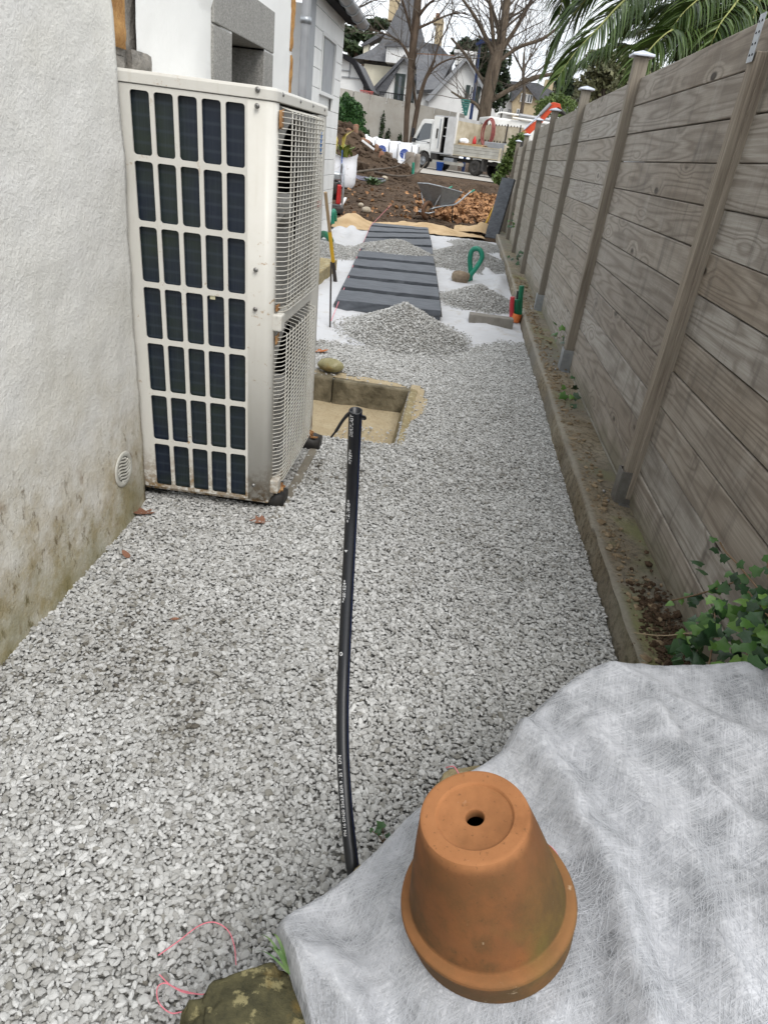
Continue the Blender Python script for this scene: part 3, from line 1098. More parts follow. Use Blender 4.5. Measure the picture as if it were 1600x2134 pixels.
for i in range(len(PY) - 1):
    y0, y1 = PY[i] + .03, PY[i + 1] - .03
    if i == 0: y0 = .62
    L = y1 - y0
    zt = [1.818, 1.815, 1.815, 1.81, 1.80, 1.66, 1.60][i]
    n = 13 if i > 0 else 13
    gap = random.uniform(-.004, .004)
    for k in range(n - (1 if i >= 5 else 0)):
        z = zt - PITCHZ * (k + .5)
        me = board_mesh(L)
        o = link('board', me, None, fence, loc=(random.uniform(-.0025, .0025) - .0, (y0 + y1) / 2 - 8, z), rot=(random.uniform(-.0015, .0015), 0, random.uniform(-.001, .001)))
for i, y in enumerate(PY):
    if i == 0: continue
    near = i == 1
    ztop = [0, 1.70, 1.915, 1.915, 1.89, 1.885, 1.75, 1.70][i]
    zb = .11 if i <= 3 else .08
    p = MB()
    w = .076
    if near:
        p.box((FX - .047, y, (ztop + zb) / 2), (.05, .062, ztop - zb))
        p.box((FX - .018, y - .036, (ztop + zb) / 2), (.055, .008, ztop - zb))
    else:
        p.box((FX - .040, y, (ztop + zb) / 2), (w, w, ztop - zb))
    po = p.build('post', MAT['post'], fence, bevel=.005)
    if not near:
        MB().add([(FX - .04 + sx * .062, y + sy * .062, ztop) for sx, sy in ((-1, -1), (1, -1), (1, 1), (-1, 1))] +
                 [(FX - .04 + sx * .062, y + sy * .062, ztop + .012) for sx, sy in ((-1, -1), (1, -1), (1, 1), (-1, 1))] + [(FX - .04, y, ztop + .034)],
                 [(3, 2, 1, 0), (0, 1, 5, 4), (1, 2, 6, 5), (2, 3, 7, 6), (3, 0, 4, 7), (4, 5, 8), (5, 6, 8), (6, 7, 8), (7, 4, 8)]).build('cap', MAT['capmetal'], po, bevel=.002)
    if i <= 3:
        s = MB()
        wy = .098 if not near else .07
        s.box((FX - .085 + .0, y, .155), (.005, wy, .15))
        s.box((FX - .045, y - wy / 2, .155), (.08, .005, .15))
        s.box((FX - .045, y + wy / 2, .155), (.08, .005, .15))
        s.box((FX - .055, y, .084), (.13, wy + .05, .006))
        for dx in (-.115, -.0):
            for dy in (-wy / 2 - .012, wy / 2 + .012):
                s.lathe([(0, .100), (.007, .100), (.008, .095), (.008, .086)], 8, m=Matrix.Translation((FX + dx, y + dy, 0)))
        s.build('shoe', MAT['galv'] if not near else MAT['steel'], po)
# perforated strap nailed over the head of the near post
st = MB().box((FX - .079, 2.715, 1.735), (.002, .052, .13))
so = st.build('strap', MAT['galv'], fence)
for kx in range(4):
    for sy in (-.013, .012):
        MB().lathe([(0, .001), (.0035, .001), (.0035, -.001)], 8, m=Matrix.Translation((FX - .0805, 2.715 + sy + .003 * (kx % 2), 1.69 + kx * .03)) @ Matrix.Rotation(R(-90), 4, 'Y')).build('hole', MAT['dark'], so)
MB().box((FX - .075, 2.722, .20), (.003, .018, .022)).build('plate', MAT['white'], fence)

# ------------------------------------------------------------------ the white house on the left
house = empty('white_house', (-1.08, 2.5, 0), label='white rendered house with stained rough plaster and granite framed window', cat='house')


def wall_x(y, z):
    return -1.034 + .022 * math.exp(-max(z, 0) / .22) * (1 if y < 2 else max(0, (2.2 - y) / .2)) + .008 * fn(y, z, 1.3, 2) + .003 * fn(y, z, 9, 6) + .0012 * fn(y, z, 30, 3) - .012 * max(0, (z - 1.2) / .3) * max(0, (y - 2.0) / .2)


ys = span(-.9, .5, .14) + span(.5, 2.222, .018) + [2.222]
zs = span(-.12, 1.75, .02) + span(1.75, 5.2, .3) + [5.2]
V = np.array([(wall_x(y, z), y, z) for z in zs for y in ys] + [(-1.20, 2.227, z) for z in zs])
ny = len(ys)
F = [(j * ny + i, j * ny + i + 1, (j + 1) * ny + i + 1, (j + 1) * ny + i) for j in range(len(zs) - 1) for i in range(ny - 1)]
b0 = len(zs) * ny
F += [(j * ny + ny - 1, b0 + j, b0 + j + 1, (j + 1) * ny + ny - 1) for j in range(len(zs) - 1)]
npmesh('old_wall', V - np.array(WL[house.name]), np.array(F), MAT['old_plaster'], house, smooth=True)

WX = -1.082
WIN = (3.36, 3.86, .85, 1.655)


def far_x(y, z):
    # thick trowelled render with one ragged lift line
    l = 1.90 - .30 * (y - 2.45) + .02 * fn(y, z, 6)
    return WX + .006 * fn(y, z, 2.2, 4) + .002 * fn(y, z, 14, 4) + (.010 if z > l else 0.0)


ys = sorted(set([round(v, 3) for v in span(2.44, 4.42, .03)] + [WIN[0], WIN[1], 4.42]))
zs = sorted(set([round(v, 3) for v in span(-.1, 2.2, .03)] + [WIN[2], WIN[3]] + [round(v, 2) for v in span(2.2, 5.2, .5)] + [5.2]))
V, F = [], []
for z in zs:
    for y in ys: V.append((far_x(y, z), y, z))
ny = len(ys)
for j in range(len(zs) - 1):
    for i in range(ny - 1):
        if WIN[0] <= (ys[i] + ys[i + 1]) / 2 <= WIN[1] and WIN[2] <= (zs[j] + zs[j + 1]) / 2 <= WIN[3]: continue
        F.append((j * ny + i, j * ny + i + 1, (j + 1) * ny + i + 1, (j + 1) * ny + i))
npmesh('rendered_wall', np.array(V) - np.array(WL[house.name]), np.array(F), MAT['render'], house, smooth=True)
MB().box((-1.9, 4.40, 2.55), (1.62, .05, 5.3)).build('end_wall', MAT['render'], house)
MB().box((-1.28, 3.3, 2.55), (.02, 2.2, 5.3)).build('inner_wall', MAT['granite'], house)
MB().box((-1.16, 2.33, 2.5), (.12, .40, 5.3)).build('mortar_strip', MAT['mortar'], house)


def stone(y0, y1, z0, z1, x, mat, name='quoin_stone', th=.06, seed=0, amp=.008):
    b = MB()
    ny_, nz_ = max(2, int((y1 - y0) / .02)), max(2, int((z1 - z0) / .02))
    vs, fs = [], []
    for j in range(nz_ + 1):
        for i in range(ny_ + 1):
            y, z = y0 + (y1 - y0) * i / ny_, z0 + (z1 - z0) * j / nz_
            e = min(i, ny_ - i, j, nz_ - j)
            vs.append((x + amp * fn(y, z, 14, seed) - (.012 if e == 0 else 0), y + (.006 * fn(z, seed, 9, 1) if i in (0, ny_) else 0), z))
    for j in range(nz_):
        for i in range(ny_):
            a = j * (ny_ + 1) + i
            fs.append((a, a + 1, a + ny_ + 2, a + ny_ + 1))
    b.add(vs, fs, True)
    b.box((x - th / 2 - .012, (y0 + y1) / 2, (z0 + z1) / 2), (th, y1 - y0 - .004, z1 - z0 - .004))
    return b.build(name, mat, house)


stone(2.255, 2.385, 1.47, 1.93, -1.078, MAT['ochre'], seed=3)
stone(2.255, 2.385, .9, 1.455, -1.088, MAT['mortar'], seed=5)
stone(2.255, 2.385, .1, .89, -1.088, MAT['ochre'], seed=6)
stone(2.255, 2.40, 1.945, 2.5, -1.078, MAT['ochre'], seed=7)
stone(2.40, 2.55, 1.40, 1.475, -1.070, MAT['mortar'], 'mortar_ledge', seed=9)
stone(4.36, 4.425, 1.70, 1.96, -1.060, MAT['ochre'], seed=11)
stone(4.385, 4.428, 1.2, 1.69, -1.062, MAT['ochre'], seed=12)
win = MB()
win_o = MB().box((-1.180, 3.24, 1.26), (.22, .236, .765)).build('window_jamb', MAT['granite'], house, bevel=.004)
MB().box((-1.180, 3.945, 1.26), (.22, .166, .765)).build('window_jamb', MAT['granite'], house, bevel=.004)
MB().box((-1.178, 3.575, 1.735), (.22, .905, .172)).build('window_lintel', MAT['granite'], house, bevel=.004)
MB().box((-1.155, 3.575, .84), (.24, .95, .06)).build('window_sill', MAT['granite'], house, bevel=.01)
for k in range(4):
    MB().box((-1.262, 3.61, .96 + k * .178), (.03, .50, .172)).build('infill_block', simple('dark_infill', (.11, .105, .095), (.16, .15, .135), 20, .95, .4, 60) if k == 0 else bpy.data.materials['dark_infill'], house, bevel=.006)

# vent in the wall
vent = empty('wall_vent', tuple(atX(256, 977, -1.022)), label='round white ventilation grille low on the stained plaster wall', cat='vent')
vm = Matrix.Rotation(R(90), 4, 'Y')
MB().lathe([(.045, .0), (.060, .0), (.064, .003), (.060, .006), (.048, .007), (.045, .004)], 40, m=vm).build('rim', MAT['vent'], vent, local=True)
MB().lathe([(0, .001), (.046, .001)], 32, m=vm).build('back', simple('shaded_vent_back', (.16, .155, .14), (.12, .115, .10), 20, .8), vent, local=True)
for k in range(8):
    zc = -.042 + k * .012
    pts = []
    for i in range(13):
        yy = -.046 + .092 * i / 12
        if yy * yy + zc * zc < .0022: pts.append((.004, yy, zc + .006 * math.sin(i / 12 * 6.28 + .5)))
    if len(pts) > 2: MB().tube(pts, .0042, 6).build('slat', MAT['vent'], vent, local=True)

# ------------------------------------------------------------------ clad extension beyond
EX = -2.12
ext = empty('clad_extension', (EX, 10.7, 0), label='white clad extension with small window, grey downpipe and zinc gutter', cat='house')
MB().box((EX - 1.55, 10.85, 1.2), (3.0, 2.0, 3.0)).build('core_wall', MAT['clap'], ext)
W2 = (10.38, 11.28, 1.86, 2.47)
for k in range(14):
    z1 = 2.70 - k * .208
    z0 = z1 - .200
    y0, y1 = 9.78, 11.88
    segs = [(y0, y1)]
    if z1 > W2[2] and z0 < W2[3]:
        segs = [(y0, W2[0] - .04), (W2[1] + .04, y1)]
    for a, b_ in segs:
        MB().box((EX - .012, (a + b_) / 2, (z0 + z1) / 2), (.028, b_ - a, .2015)).build('plank', MAT['clap'], ext, bevel=.002)
MB().box((EX - .012, 10.83, 2.79), (.03, 2.1, .16)).build('plank', MAT['clap'], ext, bevel=.002)
wf = MB()
for (a, b_, c, d) in ((W2[0] - .04, W2[0], W2[2] - .04, W2[3] + .04), (W2[1], W2[1] + .04, W2[2] - .04, W2[3] + .04)):
    wf.box((EX - .045, (a + b_) / 2, (c + d) / 2), (.12, b_ - a, d - c))
wf.box((EX - .045, (W2[0] + W2[1]) / 2, W2[3] + .02), (.12, W2[1] - W2[0], .04))
wf.box((EX - .045, (W2[0] + W2[1]) / 2, W2[2] - .02), (.12, W2[1] - W2[0], .04))
wfo = wf.build('window', MAT['housewhite'], ext)
MB().box((EX - .03, (W2[0] + W2[1]) / 2, (W2[2] + W2[3]) / 2), (.02, W2[1] - W2[0], W2[3] - W2[2])).build('pane', MAT['glasswhite'], wfo)
MB().box((EX - .017, W2[0] + .55, (W2[2] + W2[3]) / 2), (.008, .7, W2[3] - W2[2])).build('pane_reflection', MAT['greymetal'], wfo)  # grey sheet over the pane, its colour standing in for a reflection
MB().box((EX + .012, 9.45, 1.9), (.03, .62, 2.8)).build('corner_board', MAT['greymetal'], ext, bevel=.004)
MB().tube([(EX + .09, 8.95, -.1), (EX + .09, 8.95, 3.3)], .05, 16).build('downpipe', MAT['zinc'], ext)
MB().lathe([(.052, -.03), (.062, -.03), (.062, .03), (.052, .03)], 20, m=Matrix.Translation((EX + .09, 8.95, 2.42))).build('pipe_collar', MAT['galv'], ext)
gp0, gp1 = (-1.86, 8.9, 2.92), (-1.86, 11.98, 2.84)
g = MB()
vs, fs = [], []
for j, P in enumerate((gp0, gp1)):
    for k in range(13):
        a = math.pi * k / 12
        vs.append((P[0] + .085 * math.cos(a), P[1], P[2] - .085 * math.sin(a)))
fs = [(k, k + 1, 14 + k, 13 + k) for k in range(12)] + [tuple(range(13, 26))]
g.add(vs, fs, True)
go_ = g.build('gutter', MAT['zinc'], ext)
go_.modifiers.new('s', 'SOLIDIFY').thickness = .006
for k in range(6):
    y = 9.4 + k * .5
    zz = 2.92 - .08 * (y - 8.9) / 3.08
    pts = [(-1.86 + .092 * math.cos(a), y, zz - .092 * math.sin(a)) for a in [math.pi * q / 10 for q in range(11)]]
    MB().tube(pts, .008, 6).build('gutter_bracket', MAT['galv'], ext)
MB().prism([(-1.98, 2.84), (-1.94, 3.0), (-3.6, 4.0), (-3.7, 3.9), (-2.2, 2.86)], 'y', 8.8, 12.0).build('roof', MAT['roof'], ext)
MB().box((-2.02, 10.4, 2.86), (.14, 3.15, .1)).build('fascia', MAT['darkwood'], ext)
# doorstep
b = MB().box((-1.62, 7.25, .05), (.6, 1.5, .16))
tag(b.build('doorstep', MAT['drystone'], None, bevel=.01), 'sandy concrete doorstep edge between house and slate steps', 'step')


# ------------------------------------------------------------------ heat pump
AW, AD, AZ0, AZ1 = .478, .80, .055, 1.415
ac = empty('heat_pump', (-.8, 2.6, 0), label='tall beige two fan heat pump with barred side against the white wall', cat='heat pump')


def A(u, w, z):
    return Vector((-1.042 + u - .021 * z, 2.243 + w + .045 * u, z))


def abox(u0, u1, w0, w1, z0, z1, name, mat, parent=None, bevel=.0):
    b = MB()
    c = [A(u, w, z) for z in (z0, z1) for (u, w) in ((u0, w0), (u1, w0), (u1, w1), (u0, w1))]
    b.add(c, [(0, 3, 2, 1), (4, 5, 6, 7), (0, 1, 5, 4), (1, 2, 6, 5), (2, 3, 7, 6), (3, 0, 4, 7)])
    return b.build(name, mat, parent or ac, bevel=bevel)


RC = .03
# barred side panel: 5 x 7 rounded openings
ncol, nrow = 5, 7
hw, pu = .0575, .0712
u00 = .047
hh, pz = .170, .1872
zt0 = 1.365
ub = [0.0] + [u00 + k * pu - (pu - hw) / 2 for k in range(1, ncol)] + [u00 + (ncol - 1) * pu + hw + .008]
zb = [AZ1 - .036] + [zt0 - k * pz + (pz - hh) / 2 for k in range(1, nrow)] + [AZ0 + .008]
fb = MB()
r_ = .009
for i in range(ncol):
    for j in range(nrow):
        a0, a1, c1, c0 = ub[i], ub[i + 1], zb[j], zb[j + 1]
        x0 = u00 + i * pu; x1 = x0 + hw
        y1 = zt0 - j * pz; y0 = y1 - hh
        if j == nrow - 1: y0 += .0
        hole = []
        K = 5
        for (cx_, cy_, s0) in ((x1 - r_, y1 - r_, 0), (x0 + r_, y1 - r_, 90), (x0 + r_, y0 + r_, 180), (x1 - r_, y0 + r_, 270)):
            hole.append([(cx_ + r_ * math.cos(R(s0 + 90 * k / K)), cy_ + r_ * math.sin(R(s0 + 90 * k / K))) for k in range(K + 1)])
        cor = [(a1, c1), (a0, c1), (a0, c0), (a1, c0)]
        pts = [A(p[0], 0, p[1]) for p in cor]
        idx = []
        for hgrp in hole:
            ii = []
            for p in hgrp:
                ii.append(len(pts)); pts.append(A(p[0], 0, p[1]))
            idx.append(ii)
        fs = []
        for q in range(4):
            for k in range(K): fs.append((q, idx[q][k + 1], idx[q][k]))
            n_ = (q + 1) % 4
            fs.append((q, n_, idx[n_][0], idx[q][-1]))
        fb.add(pts, fs)
# plain strip and the rounded corner
prof = [(ub[-1], 0)] + [(AW - RC + RC * math.sin(R(t)), RC - RC * math.cos(R(t))) for t in range(0, 91, 9)] + [(AW, .055)]
fb2 = []
for u, w in prof: fb2 += [A(u, w, AZ0 + .008), A(u, w, AZ1 - .036)]
fb.add(fb2, [(2 * k, 2 * k + 2, 2 * k + 3, 2 * k + 1) for k in range(len(prof) - 1)], True)
fp = fb.build('barred_panel', MAT['ac'], ac, fixn=True)
sm = fp.modifiers.new('s', 'SOLIDIFY'); sm.thickness = .006; sm.offset = -1
abox(.03, .415, .018, .05, .07, 1.375, 'coil', MAT['coil'])
abox(.004, AW - .09, .05, AD - .01, AZ0 + .02, AZ1 - .04, 'inner_body', MAT['dark'])
# lid
ld = MB()
prof = [(-.004, -.004), ] + [(AW - RC + (RC + .004) * math.sin(R(t)), RC - (RC + .004) * math.cos(R(t))) for t in range(0, 91, 9)] + [(AW + .004, AD + .003), (-.004, AD + .003)]
n_ = len(prof)
vs = [A(u, w, AZ1 - .034) for u, w in prof] + [A(u, w, AZ1 - .008) for u, w in prof] + [A(u * .985 + .003, w * .985 + .004, AZ1) for u, w in prof]
fs = [tuple(range(n_ - 1, -1, -1)), tuple(range(2 * n_, 3 * n_))] + [(k * n_ + i, k * n_ + (i + 1) % n_, (k + 1) * n_ + (i + 1) % n_, (k + 1) * n_ + i) for k in (0, 1) for i in range(n_)]
ld.add(vs, fs)
ld.build('lid', MAT['ac'], ac, bevel=.002)
abox(.0, AW - .006, .012, AD - .012, AZ0 - .006, AZ0 + .010, 'base_tray', MAT['ac'])
abox(0, .01, .01, AD, AZ0, AZ1 - .03, 'back_panel', MAT['ac'])
abox(.01, AW, AD - .012, AD, AZ0 + .006, AZ1 - .035, 'far_panel', MAT['ac'])


def side_plate(zc0, zc1, zc, rad, wc):
    """fan plate with a round opening, fan behind it"""
    N = 56
    w0, w1 = .05, .66
    u = AW - .012
    ins, outs = [], []
    for k in range(N):
        a = 2 * math.pi * k / N
        ca, sa = math.cos(a), math.sin(a)
        ins.append(A(u, wc + rad * ca, zc + rad * sa))
        s = min((w1 - wc) / ca if ca > 1e-6 else 9, (w0 - wc) / ca if ca < -1e-6 else 9, (zc1 - zc) / sa if sa > 1e-6 else 9, (zc0 - zc) / sa if sa < -1e-6 else 9)
        outs.append(A(u, wc + s * ca, zc + s * sa))
    crn = [A(u, w, z) for w, z in ((w1, zc1), (w0, zc1), (w0, zc0), (w1, zc0))]
    b = MB()
    b.add(ins + outs, [(k, (k + 1) % N, N + (k + 1) % N, N + k) for k in range(N)])
    for q, c in enumerate(crn):
        d = [(i, (p - c).length) for i, p in enumerate(outs)]
        d.sort(key=lambda t: t[1]); i1, i2 = d[0][0], d[1][0]
        b.add([c, outs[i1], outs[i2]], [(0, 1, 2)])
    inn2 = [A(u - .05, wc + rad * .97 * math.cos(2 * math.pi * k / N), zc + rad * .97 * math.sin(2 * math.pi * k / N)) for k in range(N)]
    b.add(ins + inn2, [(k, N + k, N + (k + 1) % N, (k + 1) % N) for k in range(N)], True)
    b.build('fan_plate', MAT['fan'], ac)
    f = MB()
    for k in range(3):
        a0 = k * 2 * math.pi / 3 + .4
        vs = []
        for i in range(9):
            rr = .05 + (rad - .065) * i / 8
            for j in range(9):
                a = a0 + (j / 8 - .5) * (1.6 - .25 * i / 8) + .25 * i / 8
                vs.append(A(u - .075 + .055 * (j / 8), wc + rr * math.cos(a), zc + rr * math.sin(a)))
        f.add(vs, [(i * 9 + j, i * 9 + j + 1, (i + 1) * 9 + j + 1, (i + 1) * 9 + j) for i in range(8) for j in range(8)], True)
    hub = [A(u - .08, wc + .055 * math.cos(2 * math.pi * k / 20), zc + .055 * math.sin(2 * math.pi * k / 20)) for k in range(20)]
    hub2 = [A(u - .02, wc + .05 * math.cos(2 * math.pi * k / 20), zc + .05 * math.sin(2 * math.pi * k / 20)) for k in range(20)]
    f.add(hub + hub2, [(k, (k + 1) % 20, 20 + (k + 1) % 20, 20 + k) for k in range(20)] + [tuple(range(20, 40))], True)
    f.build('fan', MAT['fan'], ac)
    # wire guard
    g = MB()
    z = zc0 + .012
    while z < zc1 - .006:
        zz = z
        pts = [A(AW - .016, .038, zz), A(AW + .002, .046, zz), A(AW + .022, .066, zz), A(AW + .031, .10, zz), A(AW + .033, .34, zz), A(AW + .031, .585, zz), A(AW + .012, .625, zz), A(AW - .010, .64, zz)]
        g.tube(pts, .00165, 4, cap=False)
        z += .0148
    for k in range(11):
        w = .098 + k * .0485
        g.tube([A(AW - .012, w, zc0 + .002), A(AW + .029, w, zc0 + .012), A(AW + .030, w, zc1 - .012), A(AW - .012, w, zc1 - .002)], .0019, 4, cap=False)
    g.build('fan_guard', MAT['wire'], ac)


side_plate(.755, 1.375, 1.065, .288, .35)
side_plate(.105, .70, .402, .284, .35)
abox(AW - .014, AW, .645, AD, AZ0 + .006, 1.378, 'service_panel', MAT['ac'], bevel=.003)
abox(AW - .013, AW + .004, .05, .64, .703, .752, 'cross_rail', MAT['ac'], bevel=.003)
abox(AW - .013, AW + .004, .05, .64, AZ0 + .006, .102, 'cross_rail', MAT['ac'], bevel=.003)
for zc in (.735, .115):
    h = MB()
    for (du, dw, dz, z) in ((.034, .05, .055, zc), (.016, .075, .022, zc + .018)):
        h.box(tuple(A(AW + .012, .045 + (dw - .05) / 2, z)), (du, dw, dz))
    h.build('handle', MAT['ac'], ac, bevel=.005)
for (zc, hz) in ((1.362, .05), (.688, .03), (.79, .02)):
    rb = MB()
    vs, fs = [], []
    for j in range(6):
        for i in range(6):
            w = .036 + .05 * i / 5
            z = zc - hz * j / 5 + .006 * fn(i, j, .8, zc)
            vs.append(A(AW + .004 + .012 * math.sin(i) * .15, w, z))
    fs = [(j * 6 + i, j * 6 + i + 1, (j + 1) * 6 + i + 1, (j + 1) * 6 + i) for j in range(5) for i in range(5)]
    rb.add(vs, fs, True)
    ro = rb.build('rust_patch', MAT['rust'], ac); ro.modifiers.new('s', 'SOLIDIFY').thickness = .004


def screw(px, py, w=-.0015, face='front'):
    d = ray(px, py)
    if face == 'front':
        p = CC + d * ((2.243 + .045 * .3) / d.y)
        m = Matrix.Translation(p + Vector((0, -.003, 0))) @ Matrix.Rotation(R(90), 4, 'X')
    else:
        p = CC + d * ((-1.042 + AW - .021 * 1.4 + .004) / d.x)
        m = Matrix.Translation(p) @ Matrix.Rotation(R(90), 4, 'Y')
    s = MB().lathe([(0, .0035), (.0038, .0035), (.0052, .002), (.0056, 0), (.0075, 0), (.0078, -.0015)], 14, m=m)
    so_ = s.build('screw', MAT['steel'], ac)
    MB().add([m @ Vector(p) for p in ((-.003, -.0006, .0038), (.003, -.0006, .0038), (.003, .0006, .0038), (-.003, .0006, .0038), (-.0006, -.003, .0039), (.0006, -.003, .0039), (.0006, .003, .0039), (-.0006, .003, .0039))], [(0, 1, 2, 3), (4, 5, 6, 7)]).build('slot', MAT['dark'], so_)


for p in ((261, 152), (397, 169), (537, 186), (536, 220), (533, 562), (532, 644), (319, 1012), (528, 1011)): screw(*p)
for p in ((590, 197), (626, 211), (652, 220), (676, 228)): screw(*p, face='side')
lb = MB()
la = atY(438, 603, 2.262); lc = atY(449, 624, 2.262)
lb.box(((la.x + lc.x) / 2, 2.2595, (la.z + lc.z) / 2), (lc.x - la.x, .001, la.z - lc.z)).build('paper_label', simple('paper_label_card', (.55, .52, .36), (.48, .45, .30), 30, .8), ac)
MB().lathe([(0, .002), (.018, .002), (.020, 0)], 24, m=Matrix.Translation(A(AW + .004, .70, 1.285)) @ Matrix.Scale(1.0, 4) @ Matrix.Diagonal((1, .8, 2.0, 1)) @ Matrix.Rotation(R(90), 4, 'Y')).build('oval_sticker', simple('blue_sticker', (.05, .16, .45), (.07, .2, .5), 40, .4), ac)


def text_mesh(txt, size):
    cu = bpy.data.curves.new('t', 'FONT')
    cu.body = txt; cu.size = size; cu.resolution_u = 3
    o = bpy.data.objects.new('t', cu)
    COL.objects.link(o)
    bpy.context.view_layer.update()
    dg = bpy.context.evaluated_depsgraph_get()
    me = bpy.data.meshes.new_from_object(o.evaluated_get(dg))
    bpy.data.objects.remove(o); bpy.data.curves.remove(cu)
    V = np.array([v.co[:] for v in me.vertices]); F = [tuple(p.vertices) for p in me.polygons]
    bpy.data.meshes.remove(me)
    return V, F


tv, tf = text_mesh('DAIKIN', .048)
MB().add([A(AW + .003, .655 + v[0] * .62, 1.05 + v[1]) for v in tv], tf).build('lettering', simple('faded_red_print', (.50, .13, .10), (.42, .10, .08), 20, .6), ac)
# feet
for (yc, xr) in ((2.375, -.525), (2.985, -.505)):
    fm = MB()
    vs, fs = [], []
    for i in range(13):
        x = xr - .50 * (12 - i) / 12
        k = 1.0 if i < 11 else (.97, .80)[i - 11]
        for j in range(10):
            a = math.pi * 2 * j / 10
            yy = .055 * k * math.copysign(abs(math.cos(a)) ** .55, math.cos(a))
            zz = .030 + .036 * k * math.copysign(abs(math.sin(a)) ** .55, math.sin(a))
            vs.append((x, yc + yy + .006 * fn(i, j, .7, yc), zz + .004 * fn(i, j, .9, 3)))
    fs = [(i * 10 + j, i * 10 + (j + 1) % 10, (i + 1) * 10 + (j + 1) % 10, (i + 1) * 10 + j) for i in range(12) for j in range(10)] + [tuple(range(120, 130))]
    fm.add(vs, fs, True)
    fm.build('rubber_foot', MAT['rubber'], ac)
    rb = MB()
    for k in range(14):
        rb.box((xr - .05 + random.uniform(-.05, .03), yc + random.uniform(-.045, .045), .064 + random.uniform(0, .012)), (random.uniform(.01, .03), random.uniform(.008, .025), random.uniform(.004, .012)), rot=Euler((random.random(), random.random(), random.random() * 3)))
    rb.build('rust_flakes', MAT['rust'], ac)
sl = MB().box((-.528, 2.62, -.003), (.036, .78, .03))
tag(sl.build('timber_bearer', simple('grey_old_timber', (.20, .18, .145), (.13, .115, .09), 12, .9, .5, 50), None, bevel=.004), 'thin grey timber bearer half sunk in gravel beside the heat pump', 'timber')

# ------------------------------------------------------------------ black water pipe
PR = .0125
ppx = [(741, 856, 1.235), (737, 950, 1.30), (733, 1050, 1.345), (728, 1150, 1.365), (722, 1270, 1.365), (717, 1380, 1.355), (714, 1480, 1.335), (715, 1580, 1.31), (721, 1680, 1.28), (729, 1760, 1.255), (736, 1815, 1.235), (752, 1900, 1.225), (772, 1985, 1.21)]
pcl = [CC + ray(x, y) * t for x, y, t in ppx]
pcl = cr(pcl[::-1], 8)          # from the ground up
pcl = [p for p in pcl if p.z > -.05]
pipe = empty('water_pipe', tuple(pcl[0]), label='black plastic water pipe with white print rising from the gravel', cat='pipe')
t_ = NT('black_pipe'); t_.done((.008, .009, .012), .34, spec=.45)
pm = MB().tube(pcl, PR, 24, cap=False)
tp = (pcl[-1] - pcl[-2]).normalized()
pm.lathe([(PR, 0), (PR, .001), (PR * .80, .001), (PR * .78, -.02), (0, -.021)], 24, m=Matrix.Translation(pcl[-1]) @ tp.to_track_quat('Z', 'Y').to_matrix().to_4x4())
pm.build('tube', t_.m, pipe)
acc = [0]
for i in range(1, len(pcl)): acc.append(acc[-1] + (pcl[i] - pcl[i - 1]).length)
PL = acc[-1]


def on_pipe(s, a, lift=.0003):
    s = max(0, min(PL - 1e-4, s))
    i = max(k for k in range(len(acc)) if acc[k] <= s)
    i = min(i, len(pcl) - 2)
    t = (s - acc[i]) / max(1e-9, acc[i + 1] - acc[i])
    c = pcl[i].lerp(pcl[i + 1], t)
    T = (pcl[min(i + 2, len(pcl) - 1)] - pcl[max(i - 1, 0)]).normalized()
    N = (CC - c); N = (N - T * N.dot(T)).normalized()
    Lf = T.cross(N)
    if Lf.dot(CX) > 0: Lf = -Lf
    return c + (N * math.cos(a) + Lf * math.sin(a)) * (PR + lift)


def s_at(py):
    best = min(range(len(pcl)), key=lambda i: abs((1067 - FOC * (pcl[i] - CC).dot(CY) / (pcl[i] - CC).dot(_fw)) - py))
    return acc[best]


def print_on(txt, py0, size, a0=.30):
    v, f = text_mesh(txt, size)
    s0 = s_at(py0)
    MB().add([on_pipe(s0 + p[0], a0 + p[1] / PR) for p in v], f).build('printing', MAT['white'], pipe)


print_on('DERIPLAST', 905, .0100)
print_on('=7939=', 962, .0105)
print_on('=12:10:45=', 1090, .0105)
print_on('4', 1152, .0110)
print_on('*=201024=', 1252, .0100)
print_on('o', 1368, .0150)
print_on('DIN', 1588, .0095)
print_on('PN 16 DN20 25x2,8 SDR 9 . 25 T', 1745, .0085)
for a in (-.92,):
    n = 60
    vs = []
    for k in range(n + 1):
        vs += [on_pipe(PL * k / n, a - .05, .0002), on_pipe(PL * k / n, a + .05, .0002)]
    MB().add(vs, [(2 * k, 2 * k + 1, 2 * k + 3, 2 * k + 2) for k in range(n)]).build('blue_stripe', simple('blue_pipe_stripe', (.01, .025, .10), (.015, .03, .12), 9, .4), pipe)
c0 = pcl[-1]
cp = [CC + ray(*q) * t for q, t in (((737, 862), 1.235), ((727, 862), 1.235), ((714, 876), 1.25), ((702, 895), 1.26), ((690, 911), 1.27))]
MB().tube(cr(cp, 6), [.0035] * 10 + [.003] * 10 + [.002] * 5, 8).build('cord', MAT['black'], pipe)
MB().lathe([(0, .004), (.005, .003), (.006, 0)], 12, m=Matrix.Translation(CC + ray(757, 871) * 1.232) @ Matrix.Rotation(R(-60), 4, 'X')).build('end_plug', MAT['black'], pipe)

# ------------------------------------------------------------------ fleece over the low wall, stones, pot
def polyl(pts, n):
    P = cr(pts, 12)
    d = [0]
    for i in range(1, len(P)): d.append(d[-1] + (P[i] - P[i - 1]).length)
    out = []
    for k in range(n):
        s = d[-1] * k / (n - 1)
        i = min(max(j for j in range(len(d)) if d[j] <= s + 1e-12), len(P) - 2)
        out.append(P[i].lerp(P[i + 1], (s - d[i]) / max(1e-9, d[i + 1] - d[i])))
    return out


